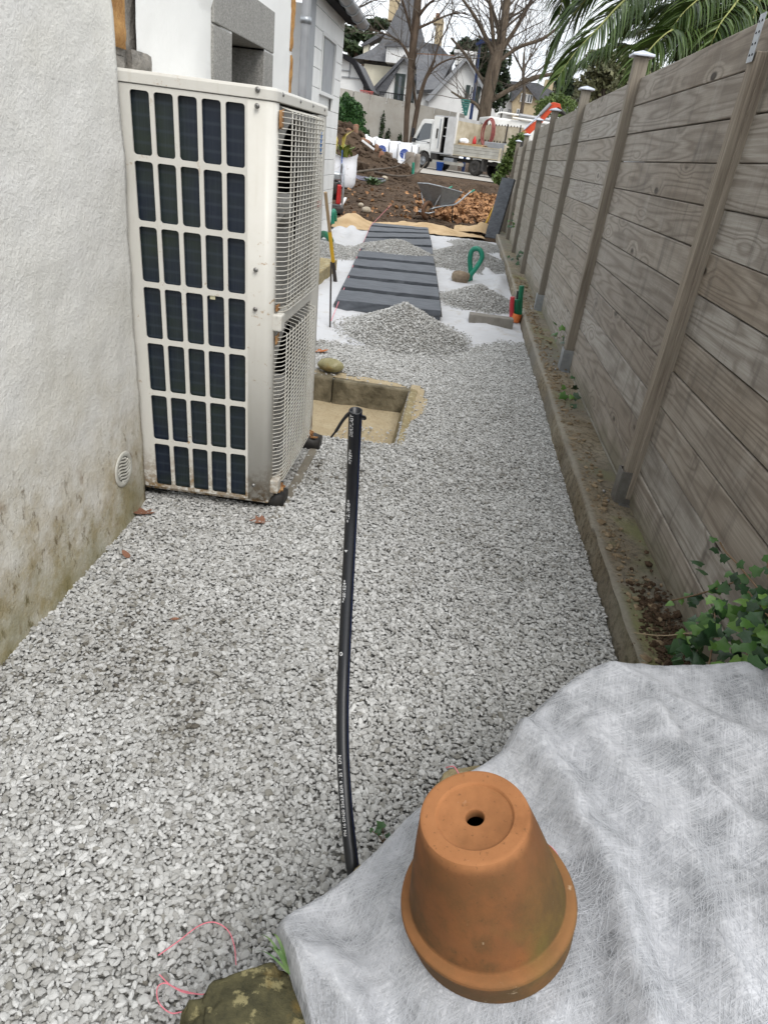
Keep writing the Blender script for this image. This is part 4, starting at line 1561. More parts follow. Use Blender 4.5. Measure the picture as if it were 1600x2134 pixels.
edge = [(690, 2400, .22), (645, 2150, .26), (606, 2010, .285), (577, 1912, .30), (650, 1862, .30), (730, 1804, .31), (800, 1738, .315), (870, 1668, .33), (960, 1602, .36), (1050, 1547, .385), (1090, 1490, .40), (1150, 1432, .42), (1230, 1378, .44), (1300, 1364, .45), (1420, 1369, .465), (1600, 1362, .48), (1900, 1410, .49)]
near = [(820, 2420, .27), (1000, 2420, .33), (1300, 2420, .40), (1600, 2420, .45), (2000, 2420, .47)]
NU, NV = 190, 110
EA = polyl([atZ(*q) for q in edge], NU)
EC = polyl([atZ(*q) for q in near], NU)
POTC = Vector((.182, .583, .40)); POTN = Vector((-.285, -.015, 1)).normalized()
ridges = []
for amp, wd, pts in ((.036, .030, [(1070, 1520), (1140, 1640), (1215, 1790), (1265, 1960), (1310, 2150), (1340, 2300)]),
                     (.014, .022, [(1210, 1560), (1330, 1740), (1420, 1900), (1500, 2134)]),
                     (.022, .024, [(1330, 1540), (1420, 1690), (1500, 1800), (1620, 1880)]),
                     (.012, .020, [(1260, 1440), (1420, 1560), (1600, 1660)]),
                     (.026, .020, [(1600, 1720), (1560, 1880), (1590, 2040)]),
                     (.030, .030, [(585, 1915), (680, 1960), (740, 2040), (770, 2180), (790, 2300)]),
                     (-.022, .030, [(720, 1850), (800, 1930), (850, 2030), (880, 2200)]),
                     (-.016, .030, [(1130, 1520), (1230, 1660), (1310, 1800), (1370, 1980), (1400, 2200)]),
                     (.012, .015, [(870, 1690), (900, 1760), (850, 1850)]),
                     (.010, .014, [(1180, 1940), (1180, 2050), (1120, 2150)]),
                     (-.012, .02, [(1400, 1620), (1500, 1740), (1640, 1830)])):
    ridges.append((amp, wd, [atZ(x, y, .38) for x, y in pts]))


def seg_d(p, a, b):
    ab = (b.x - a.x, b.y - a.y); ap = (p[0] - a.x, p[1] - a.y)
    t = max(0, min(1, (ap[0] * ab[0] + ap[1] * ab[1]) / (ab[0] ** 2 + ab[1] ** 2)))
    return math.hypot(ap[0] - t * ab[0], ap[1] - t * ab[1])


CV = np.zeros((NV, NU, 3))
for j in range(NV):
    v = (j / (NV - 1)) ** 1.15
    for i in range(NU):
        p = EA[i].lerp(EC[i], v)
        x, y, z = p
        z += .004 * math.sin(v * 3.1)
        for amp, wd, pl in ridges:
            d = min(seg_d((x + .012 * fn(x, y, 14, 7), y + .012 * fn(x, y, 14, 17)), pl[k], pl[k + 1]) for k in range(len(pl) - 1))
            if d < wd * 3: z += amp * math.exp(-(d / wd) ** 2)
        z += .004 * fn(x, y, 9, 3) + .0022 * fn(x, y, 26, 5)
        dp = math.hypot(x - POTC.x, y - POTC.y)
        w = math.exp(-(dp / .15) ** 6)
        zp = POTC.z - (POTN.x * (x - POTC.x) + POTN.y * (y - POTC.y)) / POTN.z - .001
        z = z * (1 - w) + zp * w
        e = v / .05
        if e < 1: z -= .030 * (1 - e) ** 2
        CV[j, i] = (x, y, z)
# tuck the hem down a little
hem = CV[0].copy(); hem[:, 2] -= .035
hem[:, :2] += (CV[2, :, :2] - CV[0, :, :2]) * .3
CVf = np.concatenate([hem[None], CV], 0)
F = [(j * NU + i, j * NU + i + 1, (j + 1) * NU + i + 1, (j + 1) * NU + i) for j in range(NV) for i in range(NU - 1)]
cloth = npmesh('fleece_cover', CVf.reshape(-1, 3), np.array(F), MAT['fleece'], smooth=True)
tag(cloth, 'grey white fibrous winter fleece draped in folds over the low stone wall', 'fleece')
# loose fibres lying on it
fv, ff = [], []
fam = [R(20), R(110), R(-35), R(70)]
nf = 15000
for q in range(nf):
    i, j = RNG.uniform(2, NU - 3), RNG.uniform(1, NV - 8)
    th = fam[RNG.integers(0, 4)] + RNG.normal() * .25
    step = RNG.uniform(.004, .012)
    pts = []
    p0 = None
    for k in range(4):
        i0, j0 = int(i), int(j)
        if not (0 <= i0 < NU - 1 and 0 <= j0 < NV - 1): break
        a, b = i - i0, j - j0
        P = CV[j0, i0] * (1 - a) * (1 - b) + CV[j0, i0 + 1] * a * (1 - b) + CV[j0 + 1, i0] * (1 - a) * b + CV[j0 + 1, i0 + 1] * a * b
        pts.append(P + np.array((0, 0, .0009)))
        eu = CV[j0, i0 + 1] - CV[j0, i0]; ev = CV[j0 + 1, i0] - CV[j0, i0]
        M = np.array([[eu[0], ev[0]], [eu[1], ev[1]]])
        det = np.linalg.det(M)
        if abs(det) < 1e-9: break
        d = np.linalg.solve(M, np.array((math.cos(th), math.sin(th))) * step)
        i += d[0]; j += d[1]; th += RNG.normal() * .25
    if len(pts) < 3: continue
    n0 = len(fv)
    for k, P in enumerate(pts):
        D = pts[min(k + 1, len(pts) - 1)] - pts[max(k - 1, 0)]
        s = np.array((-D[1], D[0], 0)); s = s / (np.linalg.norm(s) + 1e-9) * .00018
        fv += [P - s, P + s]
    ff += [(n0 + 2 * k, n0 + 2 * k + 1, n0 + 2 * k + 3, n0 + 2 * k + 2) for k in range(len(pts) - 1)]
fo = npmesh('fibres', np.array(fv), np.array(ff), simple('white_fibre', (.50, .512, .54), (.44, .452, .48), 30, .8), cloth)
fo['kind'] = 'stuff'


def rock_mesh(c, d, seed, sub=4, amp=.16, flat=None, rz=0, cut=1.0):
    bm = bmesh.new()
    bmesh.ops.create_icosphere(bm, subdivisions=sub, radius=1.0)
    cz, sz = math.cos(rz), math.sin(rz)
    for v in bm.verts:
        p = v.co.copy()
        k = 1 + amp * mnoise.fractal(p * 1.3 + Vector((seed, seed * 2, 0)), 1, 2, 3) + amp * .28 * mnoise.fractal(p * 5 + Vector((seed, 0, 3)), 1, 2, 3)
        p = Vector([math.copysign(abs(a) ** cut, a) for a in p]) * k
        if flat and p.z > flat: p.z = flat + (p.z - flat) * .18
        p = Vector((p.x * d[0], p.y * d[1], p.z * d[2]))
        v.co = Vector((p.x * cz - p.y * sz, p.x * sz + p.y * cz, p.z)) + Vector(c)
    me = bpy.data.meshes.new('rock')
    bm.to_mesh(me); bm.free()
    me.polygons.foreach_set('use_smooth', [True] * len(me.polygons))
    return me


low = empty('low_stone_wall', (.1, .7, 0), label='low wall of mossy stones mostly hidden under the fleece', cat='wall')


def wstone(c, d, seed, mat, **k):
    o = link('stone', rock_mesh(tuple(Vector(c) - Vector((.1, .7, 0))), d, seed, **k), mat, low)
    return o


ca = atZ(530, 2110, .285)
wstone((ca.x + .002, ca.y - .004, .185), (.088, .088, .10), 4, MAT['rock'], flat=.6, cut=.62, rz=.5, sub=5, amp=.22)
cb = atZ(1010, 1600, .35)
wstone((cb.x + .02, cb.y - .02, .27), (.10, .075, .075), 9, MAT['drystone'], flat=.5, cut=.75, rz=.3, sub=5)
cb = atZ(790, 1790, .30)
wstone((cb.x + .02, cb.y - .02, .215), (.065, .055, .075), 13, MAT['drystone'], flat=.5, cut=.75)
for k, (x, y, z, s) in enumerate(((.0, .45, .12, .11), (.10, .62, .16, .12), (.22, .78, .18, .13), (.36, .95, .2, .13), (.5, 1.05, .22, .14), (.66, 1.1, .24, .14), (.3, .5, .2, .14), (.5, .7, .24, .16), (.02, .52, .06, .10), (.16, .8, .06, .12), (.3, 1.0, .07, .13), (.48, 1.15, .08, .14))):
    wstone((x, y, z), (s, s * .85, s * .8), 20 + k, MAT['drystone'], sub=3, cut=.7)
tag(link('lichen_spot', rock_mesh(tuple(atZ(427, 2100, .0) + Vector((.0, .0, .012))), (.008, .006, .004), 3, sub=2), simple('yellow_leaf_bit', (.62, .40, .02), (.55, .34, .02), 40, .7)), 'small yellow leaf scrap at the foot of the mossy stone', 'leaf')

# pot
pot = empty('flower_pot', tuple(POTC), label='upturned terracotta flower pot with drain hole standing on the fleece', cat='flower pot')
pot.rotation_euler = POTN.to_track_quat('Z', 'Y').to_euler()
PRIM, PTOP, PH = .1165, .0645, .202
prof = [(.100, .002), (.1065, .0), (.1105, .002), (PRIM - .001, .037), (PRIM, .0415), (PRIM - .0012, .0450), (PRIM - .0045, .0475), (.1075, .0490), (.1040, .0502), (.1026, .0530), (.1018, .0575)]
for k in range(1, 9):
    t = k / 9
    prof.append((.1018 + (PTOP + .0045 - .1018) * t + .0008 * math.sin(t * 3.14), .0575 + (PH - .006 - .0575) * t))
prof += [(PTOP + .0040, PH - .0040), (PTOP + .0030, PH - .0014), (PTOP + .0008, PH - .0002), (PTOP - .0015, PH), (.0490, PH - .0002), (.0475, PH - .0012), (.0462, PH - .0032), (.0440, PH - .0040), (.0130, PH - .0048), (.0118, PH - .006), (.0112, PH - .009), (.0112, PH - .018), (.055, PH - .02), (.092, .05), (.100, .002)]
po_ = MB().lathe(prof, 96).build('body', MAT['terra'], pot, local=True)
for v in po_.data.vertices:      # hand-thrown wobble
    a = math.atan2(v.co.y, v.co.x)
    k = 1 + .006 * math.sin(2 * a + .7) + .003 * math.sin(5 * a + v.co.z * 30)
    v.co.x *= k; v.co.y *= k
po_.data.set_sharp_from_angle(angle=R(24))
MB().lathe([(0, .03), (.085, .03)], 24).build('dark_inside', MAT['dark'], pot, local=True)

# ------------------------------------------------------------------ pink string bits
def string(pts, label, r=.0011, zoff=.013):
    P = [atZ(x, y, z) for x, y, z in pts]
    o = MB().tube(cr(P, 8), r, 6).build('pink_string', MAT['pink'])
    tag(o, label, 'string', 'scraps of pink mason string')


string([(330, 1992, .013), (372, 1962, .016), (415, 1930, .014), (447, 1923, .015), (475, 1940, .016), (488, 1972, .014), (492, 2012, .012)], 'pink string curling in an arch on gravel beside the grass tuft')
string([(332, 2032, .014), (362, 2058, .017), (415, 2073, .014), (445, 2066, .015), (470, 2048, .02), (478, 2040, .03)], 'pink string lying across gravel towards the mossy stone')
string([(415, 2073, .015), (380, 2068, .018), (345, 2050, .015), (328, 2060, .014), (331, 2090, .015), (356, 2112, .016), (385, 2110, .014), (410, 2124, .013)], 'pink string twisted in a small hook in the bottom left gravel')
string([(1126, 1752, .425), (1150, 1768, .435), (1168, 1795, .44), (1175, 1822, .435)], 'pink string loop on fleece behind the terracotta pot')
string([(930, 1600, .31), (945, 1598, .335), (955, 1612, .345), (960, 1625, .35)], 'pink string end on the pale stone above the pot')
string([(848, 1808, .335), (856, 1806, .345), (862, 1812, .335)], 'tiny pink string knot left of the terracotta pot', r=.0025)

# ------------------------------------------------------------------ ivy, sprigs, grass, dead leaves
def ivy_leaf(seed, L=1.0):
    rr = random.Random(seed)
    out = [(0, 0), (.26, -.12), (.48, -.04), (.44, .20), (.58, .42), (.38, .52), (.20, .72), (0, 1.0), (-.20, .72), (-.38, .52), (-.58, .42), (-.44, .20), (-.48, -.04), (-.26, -.12)]
    if seed % 3 == 2: out = [(0, 0), (.34, -.10), (.46, .12), (.40, .40), (.22, .72), (0, 1.0), (-.22, .72), (-.40, .40), (-.46, .12), (-.34, -.10)]
    vs = [(x * (1 + rr.uniform(-.12, .12)), y * (1 + rr.uniform(-.06, .06)), -.22 * abs(x) - .25 * (y - .3) ** 2 + rr.uniform(-.03, .03)) for x, y in out]
    n = len(vs)
    vs.append((0, .34, .04))
    b = MB().add(vs, [(n, k, (k + 1) % n) for k in range(n)], True)
    me = b.mesh('leaf'); me.materials.append(MAT['ivy'])
    return me


IVY = [ivy_leaf(k) for k in range(5)]


def place_leaf(parent, p, size, nrm, spin, mesh=None):
    q = Vector(nrm).to_track_quat('Z', 'Y').to_matrix().to_4x4() @ Matrix.Rotation(spin, 4, 'Z')
    o = link('leaf', mesh or random.choice(IVY), None, parent, loc=Vector(p) - WL[parent.name], rot=q.to_euler(), scale=size)
    return o


def to_cam(p, jit=.5):
    n = (CC - Vector(p)).normalized() * .7 + Vector((-.25, -.1, .55))
    return (n.normalized() + Vector((random.gauss(0, jit), random.gauss(0, jit), random.gauss(0, jit)))).normalized()


ivy = empty('ivy_plant', tuple(atX(1540, 1380, .80)), label='green ivy climbing at the foot of the fence behind the fleece', cat='ivy')
runs = [[(1640, 1330, .80), (1580, 1260, .82), (1540, 1215, .83), (1500, 1225, .82), (1450, 1240, .80), (1398, 1252, .76)],
        [(1590, 1240, .82), (1540, 1180, .82), (1512, 1150, .80), (1500, 1130, .79)],
        [(1640, 1300, .82), (1600, 1200, .83), (1610, 1150, .83), (1640, 1100, .84)],
        [(1560, 1420, .76), (1552, 1300, .80), (1556, 1235, .82)],
        [(1470, 1420, .72), (1485, 1340, .76), (1490, 1270, .79)],
        [(1500, 1330, .76), (1440, 1320, .74), (1380, 1325, .72), (1312, 1318, .70)]]
for k, rn in enumerate(runs):
    P = [atX(x, y, X) for x, y, X in rn]
    MB().tube(cr(P, 6), .0022 if k < 5 else .0016, 6).build('stem', MAT['stem'] if k < 5 else MAT['greystem'], ivy)
    if k in (0, 1, 2):
        C_ = cr(P, 5)
        for i, p in enumerate(C_):
            if i % (2 if k else 1) == 0 and random.random() < .85:
                place_leaf(ivy, p + Vector((random.gauss(0, .012), random.gauss(0, .012), random.gauss(0, .012))), random.uniform(.022, .036) * (.7 if (k == 0 and i > 18) else 1), to_cam(p, .35), random.uniform(0, 6.28))
for k in range(185):
    while True:
        px, py = random.uniform(1405, 1680), random.uniform(1150, 1395)
        lim = 1215 + max(0, 1600 - px) * .50
        if px < 1470: lim = 1295
        if py > lim: break
        if random.random() < .04: break
    X = random.uniform(.70, .86) if px > 1480 else random.uniform(.68, .78)
    p = atX(px, py, X)
    place_leaf(ivy, p, random.uniform(.021, .039), to_cam(p, .45), random.uniform(0, 6.28))


def sprig(px, py, X, n, size, spread, label, name='weed', lm=None):
    p = atX(px, py, X)
    e = empty(name, tuple(p - Vector((0, 0, .02))), label=label, cat='weed')
    for k in range(n):
        t = k / max(1, n - 1)
        q = p + Vector((random.gauss(0, spread * .5), random.gauss(0, spread), abs(random.gauss(0, spread * .7))))
        MB().tube([p, (p + q) / 2 + Vector((0, 0, .008)), q], .0009, 5).build('stem', MAT['stem'], e)
        place_leaf(e, q, size * random.uniform(.7, 1.2), to_cam(q, .4), random.uniform(0, 6.28), lm)
    return e


sprig(1190, 835, .80, 9, .042, .07, 'leafy weed growing by the second post shoe on the kerb')
sprig(1165, 705, .86, 8, .040, .07, 'leafy weed under the fence between second and third posts')
sprig(1075, 545, .80, 9, .05, .09, 'leafy weed on the kerb at the fourth fence post')
sprig(1062, 470, .80, 9, .06, .14, 'dry weeds and leaves on the far end of the kerb')
tw = empty('seedling', tuple(atZ(795, 1748, .02)), label='small green seedling beside the pale fleece and the black pipe', cat='seedling')
for (px, py, s) in ((797, 1727, .020), (785, 1738, .014), (806, 1738, .012), (812, 1752, .016), (775, 1733, .010)):
    p = atZ(px, py, .06)
    MB().tube([atZ(800, 1760, .02), (p + atZ(800, 1755, .02)) / 2 + Vector((0, 0, .004)), p], .0009, 5).build('stem', MAT['stem'], tw)
    place_leaf(tw, p, s, to_cam(p, .2), random.uniform(0, 6.28))
tuft = empty('grass_tuft', tuple(atZ(580, 1995, .24)), label='tuft of green grass blades growing between mossy stone and fleece', cat='grass tuft')
gm = simple('grass_blade', (.05, .12, .03), (.12, .18, .06), 40, .5)
for (x0, y0, x1, y1, hz) in ((600, 2020, 520, 1945, .05), (604, 2025, 545, 1950, .07), (600, 2020, 575, 1955, .06), (605, 2030, 535, 1975, .05), (600, 2025, 560, 1985, .05), (608, 2030, 582, 1942, .05), (602, 2028, 515, 1978, .03), (606, 2032, 590, 1965, .05)):
    a, b = atZ(x0, y0, .26), atZ(x1, y1, .25)
    m_ = (a + b) / 2 + Vector((0, 0, hz * .6))
    C_ = cr([a, m_, b], 6)
    vs = []
    for i, p in enumerate(C_):
        w = .0032 * (1 - i / len(C_))
        vs += [p - CX * w, p + CX * w]
    MB().add(vs, [(2 * i, 2 * i + 1, 2 * i + 3, 2 * i + 2) for i in range(len(C_) - 1)], True).build('blade', gm, tuft)


def dead_leaf(px, py, size, kind, label, spin, lift=.012, mat=None):
    rr = random.Random(int(px))
    if kind == 'plane':
        out = [(0, 0), (.35, .0), (.62, .22), (.34, .36), (.56, .62), (.22, .60), (0, 1), (-.22, .60), (-.58, .60), (-.34, .36), (-.60, .20), (-.33, .0)]
    else:
        out = [(0, 0), (.18, .2), (.24, .5), (.14, .8), (0, 1), (-.14, .8), (-.22, .5), (-.16, .2)]
    vs = [(x, y, .35 * x * x + .18 * (y - .4) ** 2 + rr.uniform(0, .10)) for x, y in out]
    n = len(vs); vs.append((0, .4, 0))
    b = MB().add(vs, [(n, k, (k + 1) % n) for k in range(n)], True)
    b.tube([(0, .4, .01), (0, 0, .01), (.03, -.3, .05)], .012, 5)
    me = b.mesh('dead_leaf'); me.materials.append(mat or MAT['dead'])
    p = atZ(px, py, lift)
    o = link('dead_leaf', me, None, None, loc=p, rot=(rr.uniform(-.2, .2), rr.uniform(-.2, .2), spin), scale=size)
    tag(o, label, 'leaf', 'dead leaves on the gravel')


dead_leaf(300, 1075, .075, 'plane', 'curled reddish dead leaf where the plaster wall meets the heat pump', .6)
dead_leaf(552, 1088, .06, 'plane', 'reddish dead leaf on gravel under the near corner of the heat pump', 1.8)
dead_leaf(270, 1165, .05, 'oval', 'narrow brown dead leaf on gravel near the stained wall', .9)
dead_leaf(668, 735, .10, 'plane', 'orange dead leaf on gravel beside the white sheet', .3, mat=simple('orange_dead_leaf', (.40, .13, .03), (.34, .10, .025), 30, .7))
dead_leaf(374, 1290, .03, 'oval', 'small pinkish leaf scrap in the middle of the gravel', 2.0)


# ------------------------------------------------------------------ slate steps
fl = [(698, 648), (711, 618), (723, 593), (734, 570), (742, 551), (749.5, 534), (756, 519), (761, 507), (767, 494), (772, 481), (775, 474)]
fr = [(915, 671), (912, 640), (909, 612), (906, 587), (903, 565), (900, 544), (897.5, 525), (895, 507), (892, 497), (891, 490), (890, 484)]
SL = [(atZ(*a), atZ(*b)) for a, b in zip(fl, fr)]
names = ['front slate step half under the cone of gravel', 'second slate step from the cone of gravel', 'third slate step from the cone of gravel', 'fourth slate step from the cone of gravel',
         'fifth slate step from the cone of gravel, gravel on its far edge', 'slate step mostly buried under the spilled gravel', 'slate step peeping out behind the spilled gravel heap', 'fourth slate step from the jute mat',
         'second slate step from the jute mat', 'last slate step touching the jute mat']
for k in range(len(SL) - 1):
    a, b = SL[k]; c, d = SL[k + 1]
    g = .72
    c2 = a.lerp(c, g); d2 = b.lerp(d, g)
    n = 14
    top, th = .10, .085
    vs, fs = [], []
    rr = random.Random(k)
    for (p, q, zz) in ((a, b, top - th), (a, b, top), (c2, d2, top), (c2, d2, top - th)):
        for i in range(n + 1):
            w = p.lerp(q, i / n)
            j = .010 * fn(i * .7, k, 1, zz * 10)
            vs.append((w.x, w.y + j, zz + .004 * fn(i * .5, k + zz, 1, 2)))
    m_ = n + 1
    for s in range(4):
        for i in range(n):
            x = s * m_ + i; y = ((s + 1) % 4) * m_ + i
            fs.append((x, x + 1, y + 1, y))
    fs += [(0, m_, 2 * m_, 3 * m_), (n, 3 * m_ + n, 2 * m_ + n, m_ + n)]
    o = MB().add(vs, fs).build('slate_step', MAT['slate'], None, bevel=.004)
    tag(o, names[k], 'slate step', 'slate steps laid across the white sheet')

# dark sheet added under the steps to stand for shade in the gaps
_pb = MB()
_L = [a for a, b in SL]; _R = [b for a, b in SL]
_vs = []
for a, b in zip(_L, _R): _vs += [(a.x - .02, a.y, .047), (b.x + .02, b.y, .047)]
_pb.add(_vs, [(2 * i, 2 * i + 1, 2 * i + 3, 2 * i + 2) for i in range(len(_L) - 1)])
tag(_pb.build('gap_shade_sheet', simple('gap_shade_dark', (.035, .034, .034), (.07, .068, .065), 60, .95, .6, 90)), kind='structure')

# string line beside the steps
P = [atZ(690, 668, .08), atZ(733, 560, .09), atZ(772, 470, .1), atZ(812, 380, .05)]
tag(MB().tube([P[0], P[1], P[2], Vector((-1.72, 17.5, .12))], .003, 5).build('string_line', MAT['pink']), 'taut pink setting out line left of the slate steps', 'string')


# ------------------------------------------------------------------ pipes, block, stones beside the steps
def corrugated(pts, r, mat, name, parent=None, n=14, pitch=.012):
    P = cr(pts, 30)
    d = [0]
    for i in range(1, len(P)): d.append(d[-1] + (P[i] - P[i - 1]).length)
    m = int(d[-1] / (pitch / 2))
    Q, rs = [], []
    j = 0
    for k in range(m + 1):
        s = d[-1] * k / m
        while j < len(d) - 2 and d[j + 1] < s: j += 1
        Q.append(P[j].lerp(P[j + 1], (s - d[j]) / max(1e-9, d[j + 1] - d[j])))
        rs.append(r * (1 if k % 2 else .88))
    return MB().tube(Q, rs, n).build(name, mat, parent)


LY = 8.55
lp = [atY(x, y, LY) for x, y in ((972, 588), (981, 572), (995, 553), (1004, 535), (1000, 521), (990, 517.5), (982, 524), (979, 540), (980, 560), (981, 586))]
lp = [p + Vector((0, .05 * (i / 9 - .5), 0)) for i, p in enumerate(lp)]
lp[0].z = lp[-1].z = -.02
o = corrugated(lp, .030, MAT['teal'], 'corrugated_loop')
tag(o, 'upright loop of green corrugated pipe among the gravel heaps', 'pipe')
p = atZ(958, 588, 0)
tag(link('rough_rock', rock_mesh((p.x, p.y, .06), (.10, .085, .075), 31, cut=.75), simple('brown_rock', (.16, .12, .085), (.26, .21, .15), 9, .95, .6, 30, bdist=.02)), 'brown rough rock at the foot of the green pipe loop', 'rock')
b0, b1 = atZ(975, 676, 0), atZ(1066, 688, 0)
cb = MB()
mid = (b0 + b1) / 2
ang = math.atan2(b1.y - b0.y, b1.x - b0.x)
cb.box((mid.x, mid.y + .05, .045), ((b1 - b0).length, .11, .10), rz=ang)
tag(cb.build('concrete_block', simple('grey_block', (.19, .175, .15), (.25, .235, .21), 14, .95, .5, 60), None, bevel=.008), 'short grey concrete edging block on the white sheet', 'block')
BY = 6.45
for k, (mat, px0, py0, px1, py1, lab, rad, dy) in enumerate((
        ('redcond', 1062, 683, 1068, 618, 'red conduit end in the taped bundle beside the kerb', .022, 0),
        ('greencond', 1073, 683, 1077, 624, 'dark green conduit standing next to the red one', .026, .03),
        ('greencond', 1078, 682, 1087, 595, 'tallest bright green conduit of the taped bundle', .024, .06),
        ('black', 1072, 680, 1080, 606, 'thin black conduit end behind the green ones', .015, .09))):
    a, b = atY(px0, py0, BY + dy), atY(px1, py1, BY + dy)
    a.z = -.02
    dv = (b - a)
    pts = [a, a + dv * .35 + Vector((.006, 0, 0)), a + dv * .7, b]
    o = corrugated(pts, rad, MAT[mat], 'conduit', pitch=.014)
    tag(o, lab, 'conduit', 'conduit ends taped together')
tp_ = []
c = atY(1074, 660, BY + .03)
tap = MB()
for i in range(2):
    pass
tap.lathe([(1, -.05), (1.03, -.02), (1.02, .02), (1, .05)], 24, m=Matrix.Translation(c) @ Matrix.Rotation(R(6), 4, 'Y') @ Matrix.Diagonal((.050, .070, .75, 1)))
tag(tap.build('orange_tape', MAT['orangetape']), 'orange tape wrapped round the red and green conduits', 'tape')
p = atZ(688, 778, 0)
tag(link('cobble', rock_mesh((p.x, p.y, .055), (.082, .06, .043), 51, amp=.07), MAT['pebble']), 'smooth greenish cobble on the pit edge beside the heat pump', 'stone')

# tools at the left
def fork(a, b, label):
    e = empty('garden_fork', tuple(b), label=label, cat='tool')
    d = (b - a)
    q = a + d * .55
    MB().tube([a, q], .016, 10).build('upper_handle', MAT['woodhandle'], e)
    MB().tube([q, b], .019, 10).build('yellow_sleeve', MAT['yellow'], e)
    t = d.normalized()
    MB().tube([b, b + t * .22, b + t * .34 + Vector((.02, 0, 0))], [.016, .022, .01], 8).build('steel_head', MAT['iron'], e)


ta, tb = atY(678, 400, 7.0), atY(694, 545, 7.25)
fork(ta, tb, 'yellow sleeved digging tool leaning behind the heat pump')
ra, rb_ = atY(690, 545, 5.42), atZ(688, 684, .0)
tag(MB().tube([ra, rb_ + Vector((0, 0, -.02))], .007, 8).build('iron_stake', MAT['iron']), 'thin black iron stake standing in the white sheet', 'stake')
o = corrugated([atZ(664, 492, .03), atZ(674, 487, .10), atZ(684, 492, .11), atZ(690, 503, .03)], .045, MAT['greencond'], 'green_duct', pitch=.03)
tag(o, 'dark green duct end lying on the white sheet by the extension', 'pipe')
gy_ = 12.35
o = corrugated([atY(693, 467, gy_), atY(692, 455, gy_), atY(693.5, 443, gy_), atY(696, 440, gy_ + .05), atY(697.5, 452, gy_ + .1), atY(697, 468, gy_ + .15)], .042, MAT['teal'], 'green_pipe_end', pitch=.03)
tag(o, 'bright green pipe bent upright at the corner of the extension', 'pipe')

# ------------------------------------------------------------------ jute mat
jl = [(690, 474), (720, 476), (760, 480), (800, 478), (850, 484), (900, 489), (950, 494), (1012, 499)]
ju = [(700, 455), (715, 452), (760, 461), (800, 463), (850, 463), (900, 470), (950, 477), (1000, 486)]
JA = polyl([atZ(x, y, .02) for x, y in jl], 90); JB = polyl([atZ(x, y, .03) for x, y in ju], 90)
jv = []
for j in range(16):
    for i in range(90):
        p = JA[i].lerp(JB[i], j / 15)
        z = .03 + .03 * abs(fn(p.x, p.y, 2.2, 3)) + .015 * fn(p.x, p.y, 5, 1)
        z += .16 * math.exp(-((p.x - JA[6].x) / .22) ** 2) * math.sin(j / 15 * 3.14)
        z += .10 * math.exp(-((i - 62) / 10) ** 2) * math.sin(j / 15 * 3.14) ** 2
        jv.append((p.x, p.y, z))
tag(npmesh('jute_mat', np.array(jv), np.array([(j * 90 + i, j * 90 + i + 1, (j + 1) * 90 + i + 1, (j + 1) * 90 + i) for j in range(15) for i in range(89)]), MAT['jute'], smooth=True), 'strip of beige jute matting laid across the end of the path', 'jute mat')
jr = MB()
pc = atZ(985, 490, 0)
vs = []
nu, nvv = 26, 20
for j in range(nvv + 1):
    for i in range(nu + 1):
        u, v = i / nu, j / nvv
        x = pc.x - .38 + .85 * u
        y = pc.y - .12 + .62 * v
        z = .05 + .17 * abs(math.sin(u * 5.2 + v * 1.4)) * math.sin(v * 3.1) * (.45 + .55 * u) + .16 * math.exp(-((u - .55) / .16) ** 2) * math.exp(-((v - .35) / .3) ** 2) + .02 * fn(u * 5, v * 5, 1, 2)
        vs.append((x, y + .05 * math.sin(u * 9), z))
jr.add(vs, [(j * (nu + 1) + i, j * (nu + 1) + i + 1, (j + 1) * (nu + 1) + i + 1, (j + 1) * (nu + 1) + i) for j in range(nvv) for i in range(nu)], True)
tag(jr.build('jute_fold', MAT['jute']), 'crumpled heap of jute cloth at the right end of the mat', 'jute cloth')

# leaning slate plank and yellow handled rake by the fence
a, b = atY(1024, 492, 14.1), atY(1060, 372, 14.4)
a.z = .0
lp_ = MB()
d = (b - a).normalized()
lp_.bar(a, b, .26, .07)
tag(lp_.build('leaning_slate_plank', MAT['slate'], None, bevel=.008), 'long dark slate plank leaning on the far fence', 'plank')
for k in range(2):
    a2 = atY(1042 + k * 7, 480, 14.6 + k * .2); a2.z = .05
    b2 = atY(1060 + k * 7, 395, 14.8 + k * .2)
    tag(MB().bar(a2, b2, .06, .05).build('leaning_stake', MAT['post'], None, bevel=.004), ['brown wooden stake leaning just behind the slate plank', 'brown wooden stake leaning nearest the fence boards'][k], 'stake', 'wooden stakes by the fence')
a, b = atZ(1003, 484, .02), atY(1048, 391, 15.2)
rk = empty('rake', tuple(a), label='yellow handled rake leaning beside the slate plank', cat='rake')
q = a.lerp(b, .68)
MB().tube([a, q], .018, 8).build('handle', MAT['yellow'], rk)
MB().tube([q, b], .017, 8).build('upper_handle', MAT['black'], rk)
MB().bar(a + Vector((-.18, .02, .01)), a + Vector((.18, -.02, .01)), .03, .02).build('rake_head', MAT['iron'], rk)

# ------------------------------------------------------------------ wheelbarrow
wb = empty('wheelbarrow', (atZ(905, 462, 0).x, 15.9, .0), label='grey galvanised wheelbarrow with brown wheel on the bare soil', cat='wheelbarrow')
wb.rotation_euler = (0, 0, R(60))
wb.location.z = .05
wb.scale = (1.0, 1.0, 1.05)
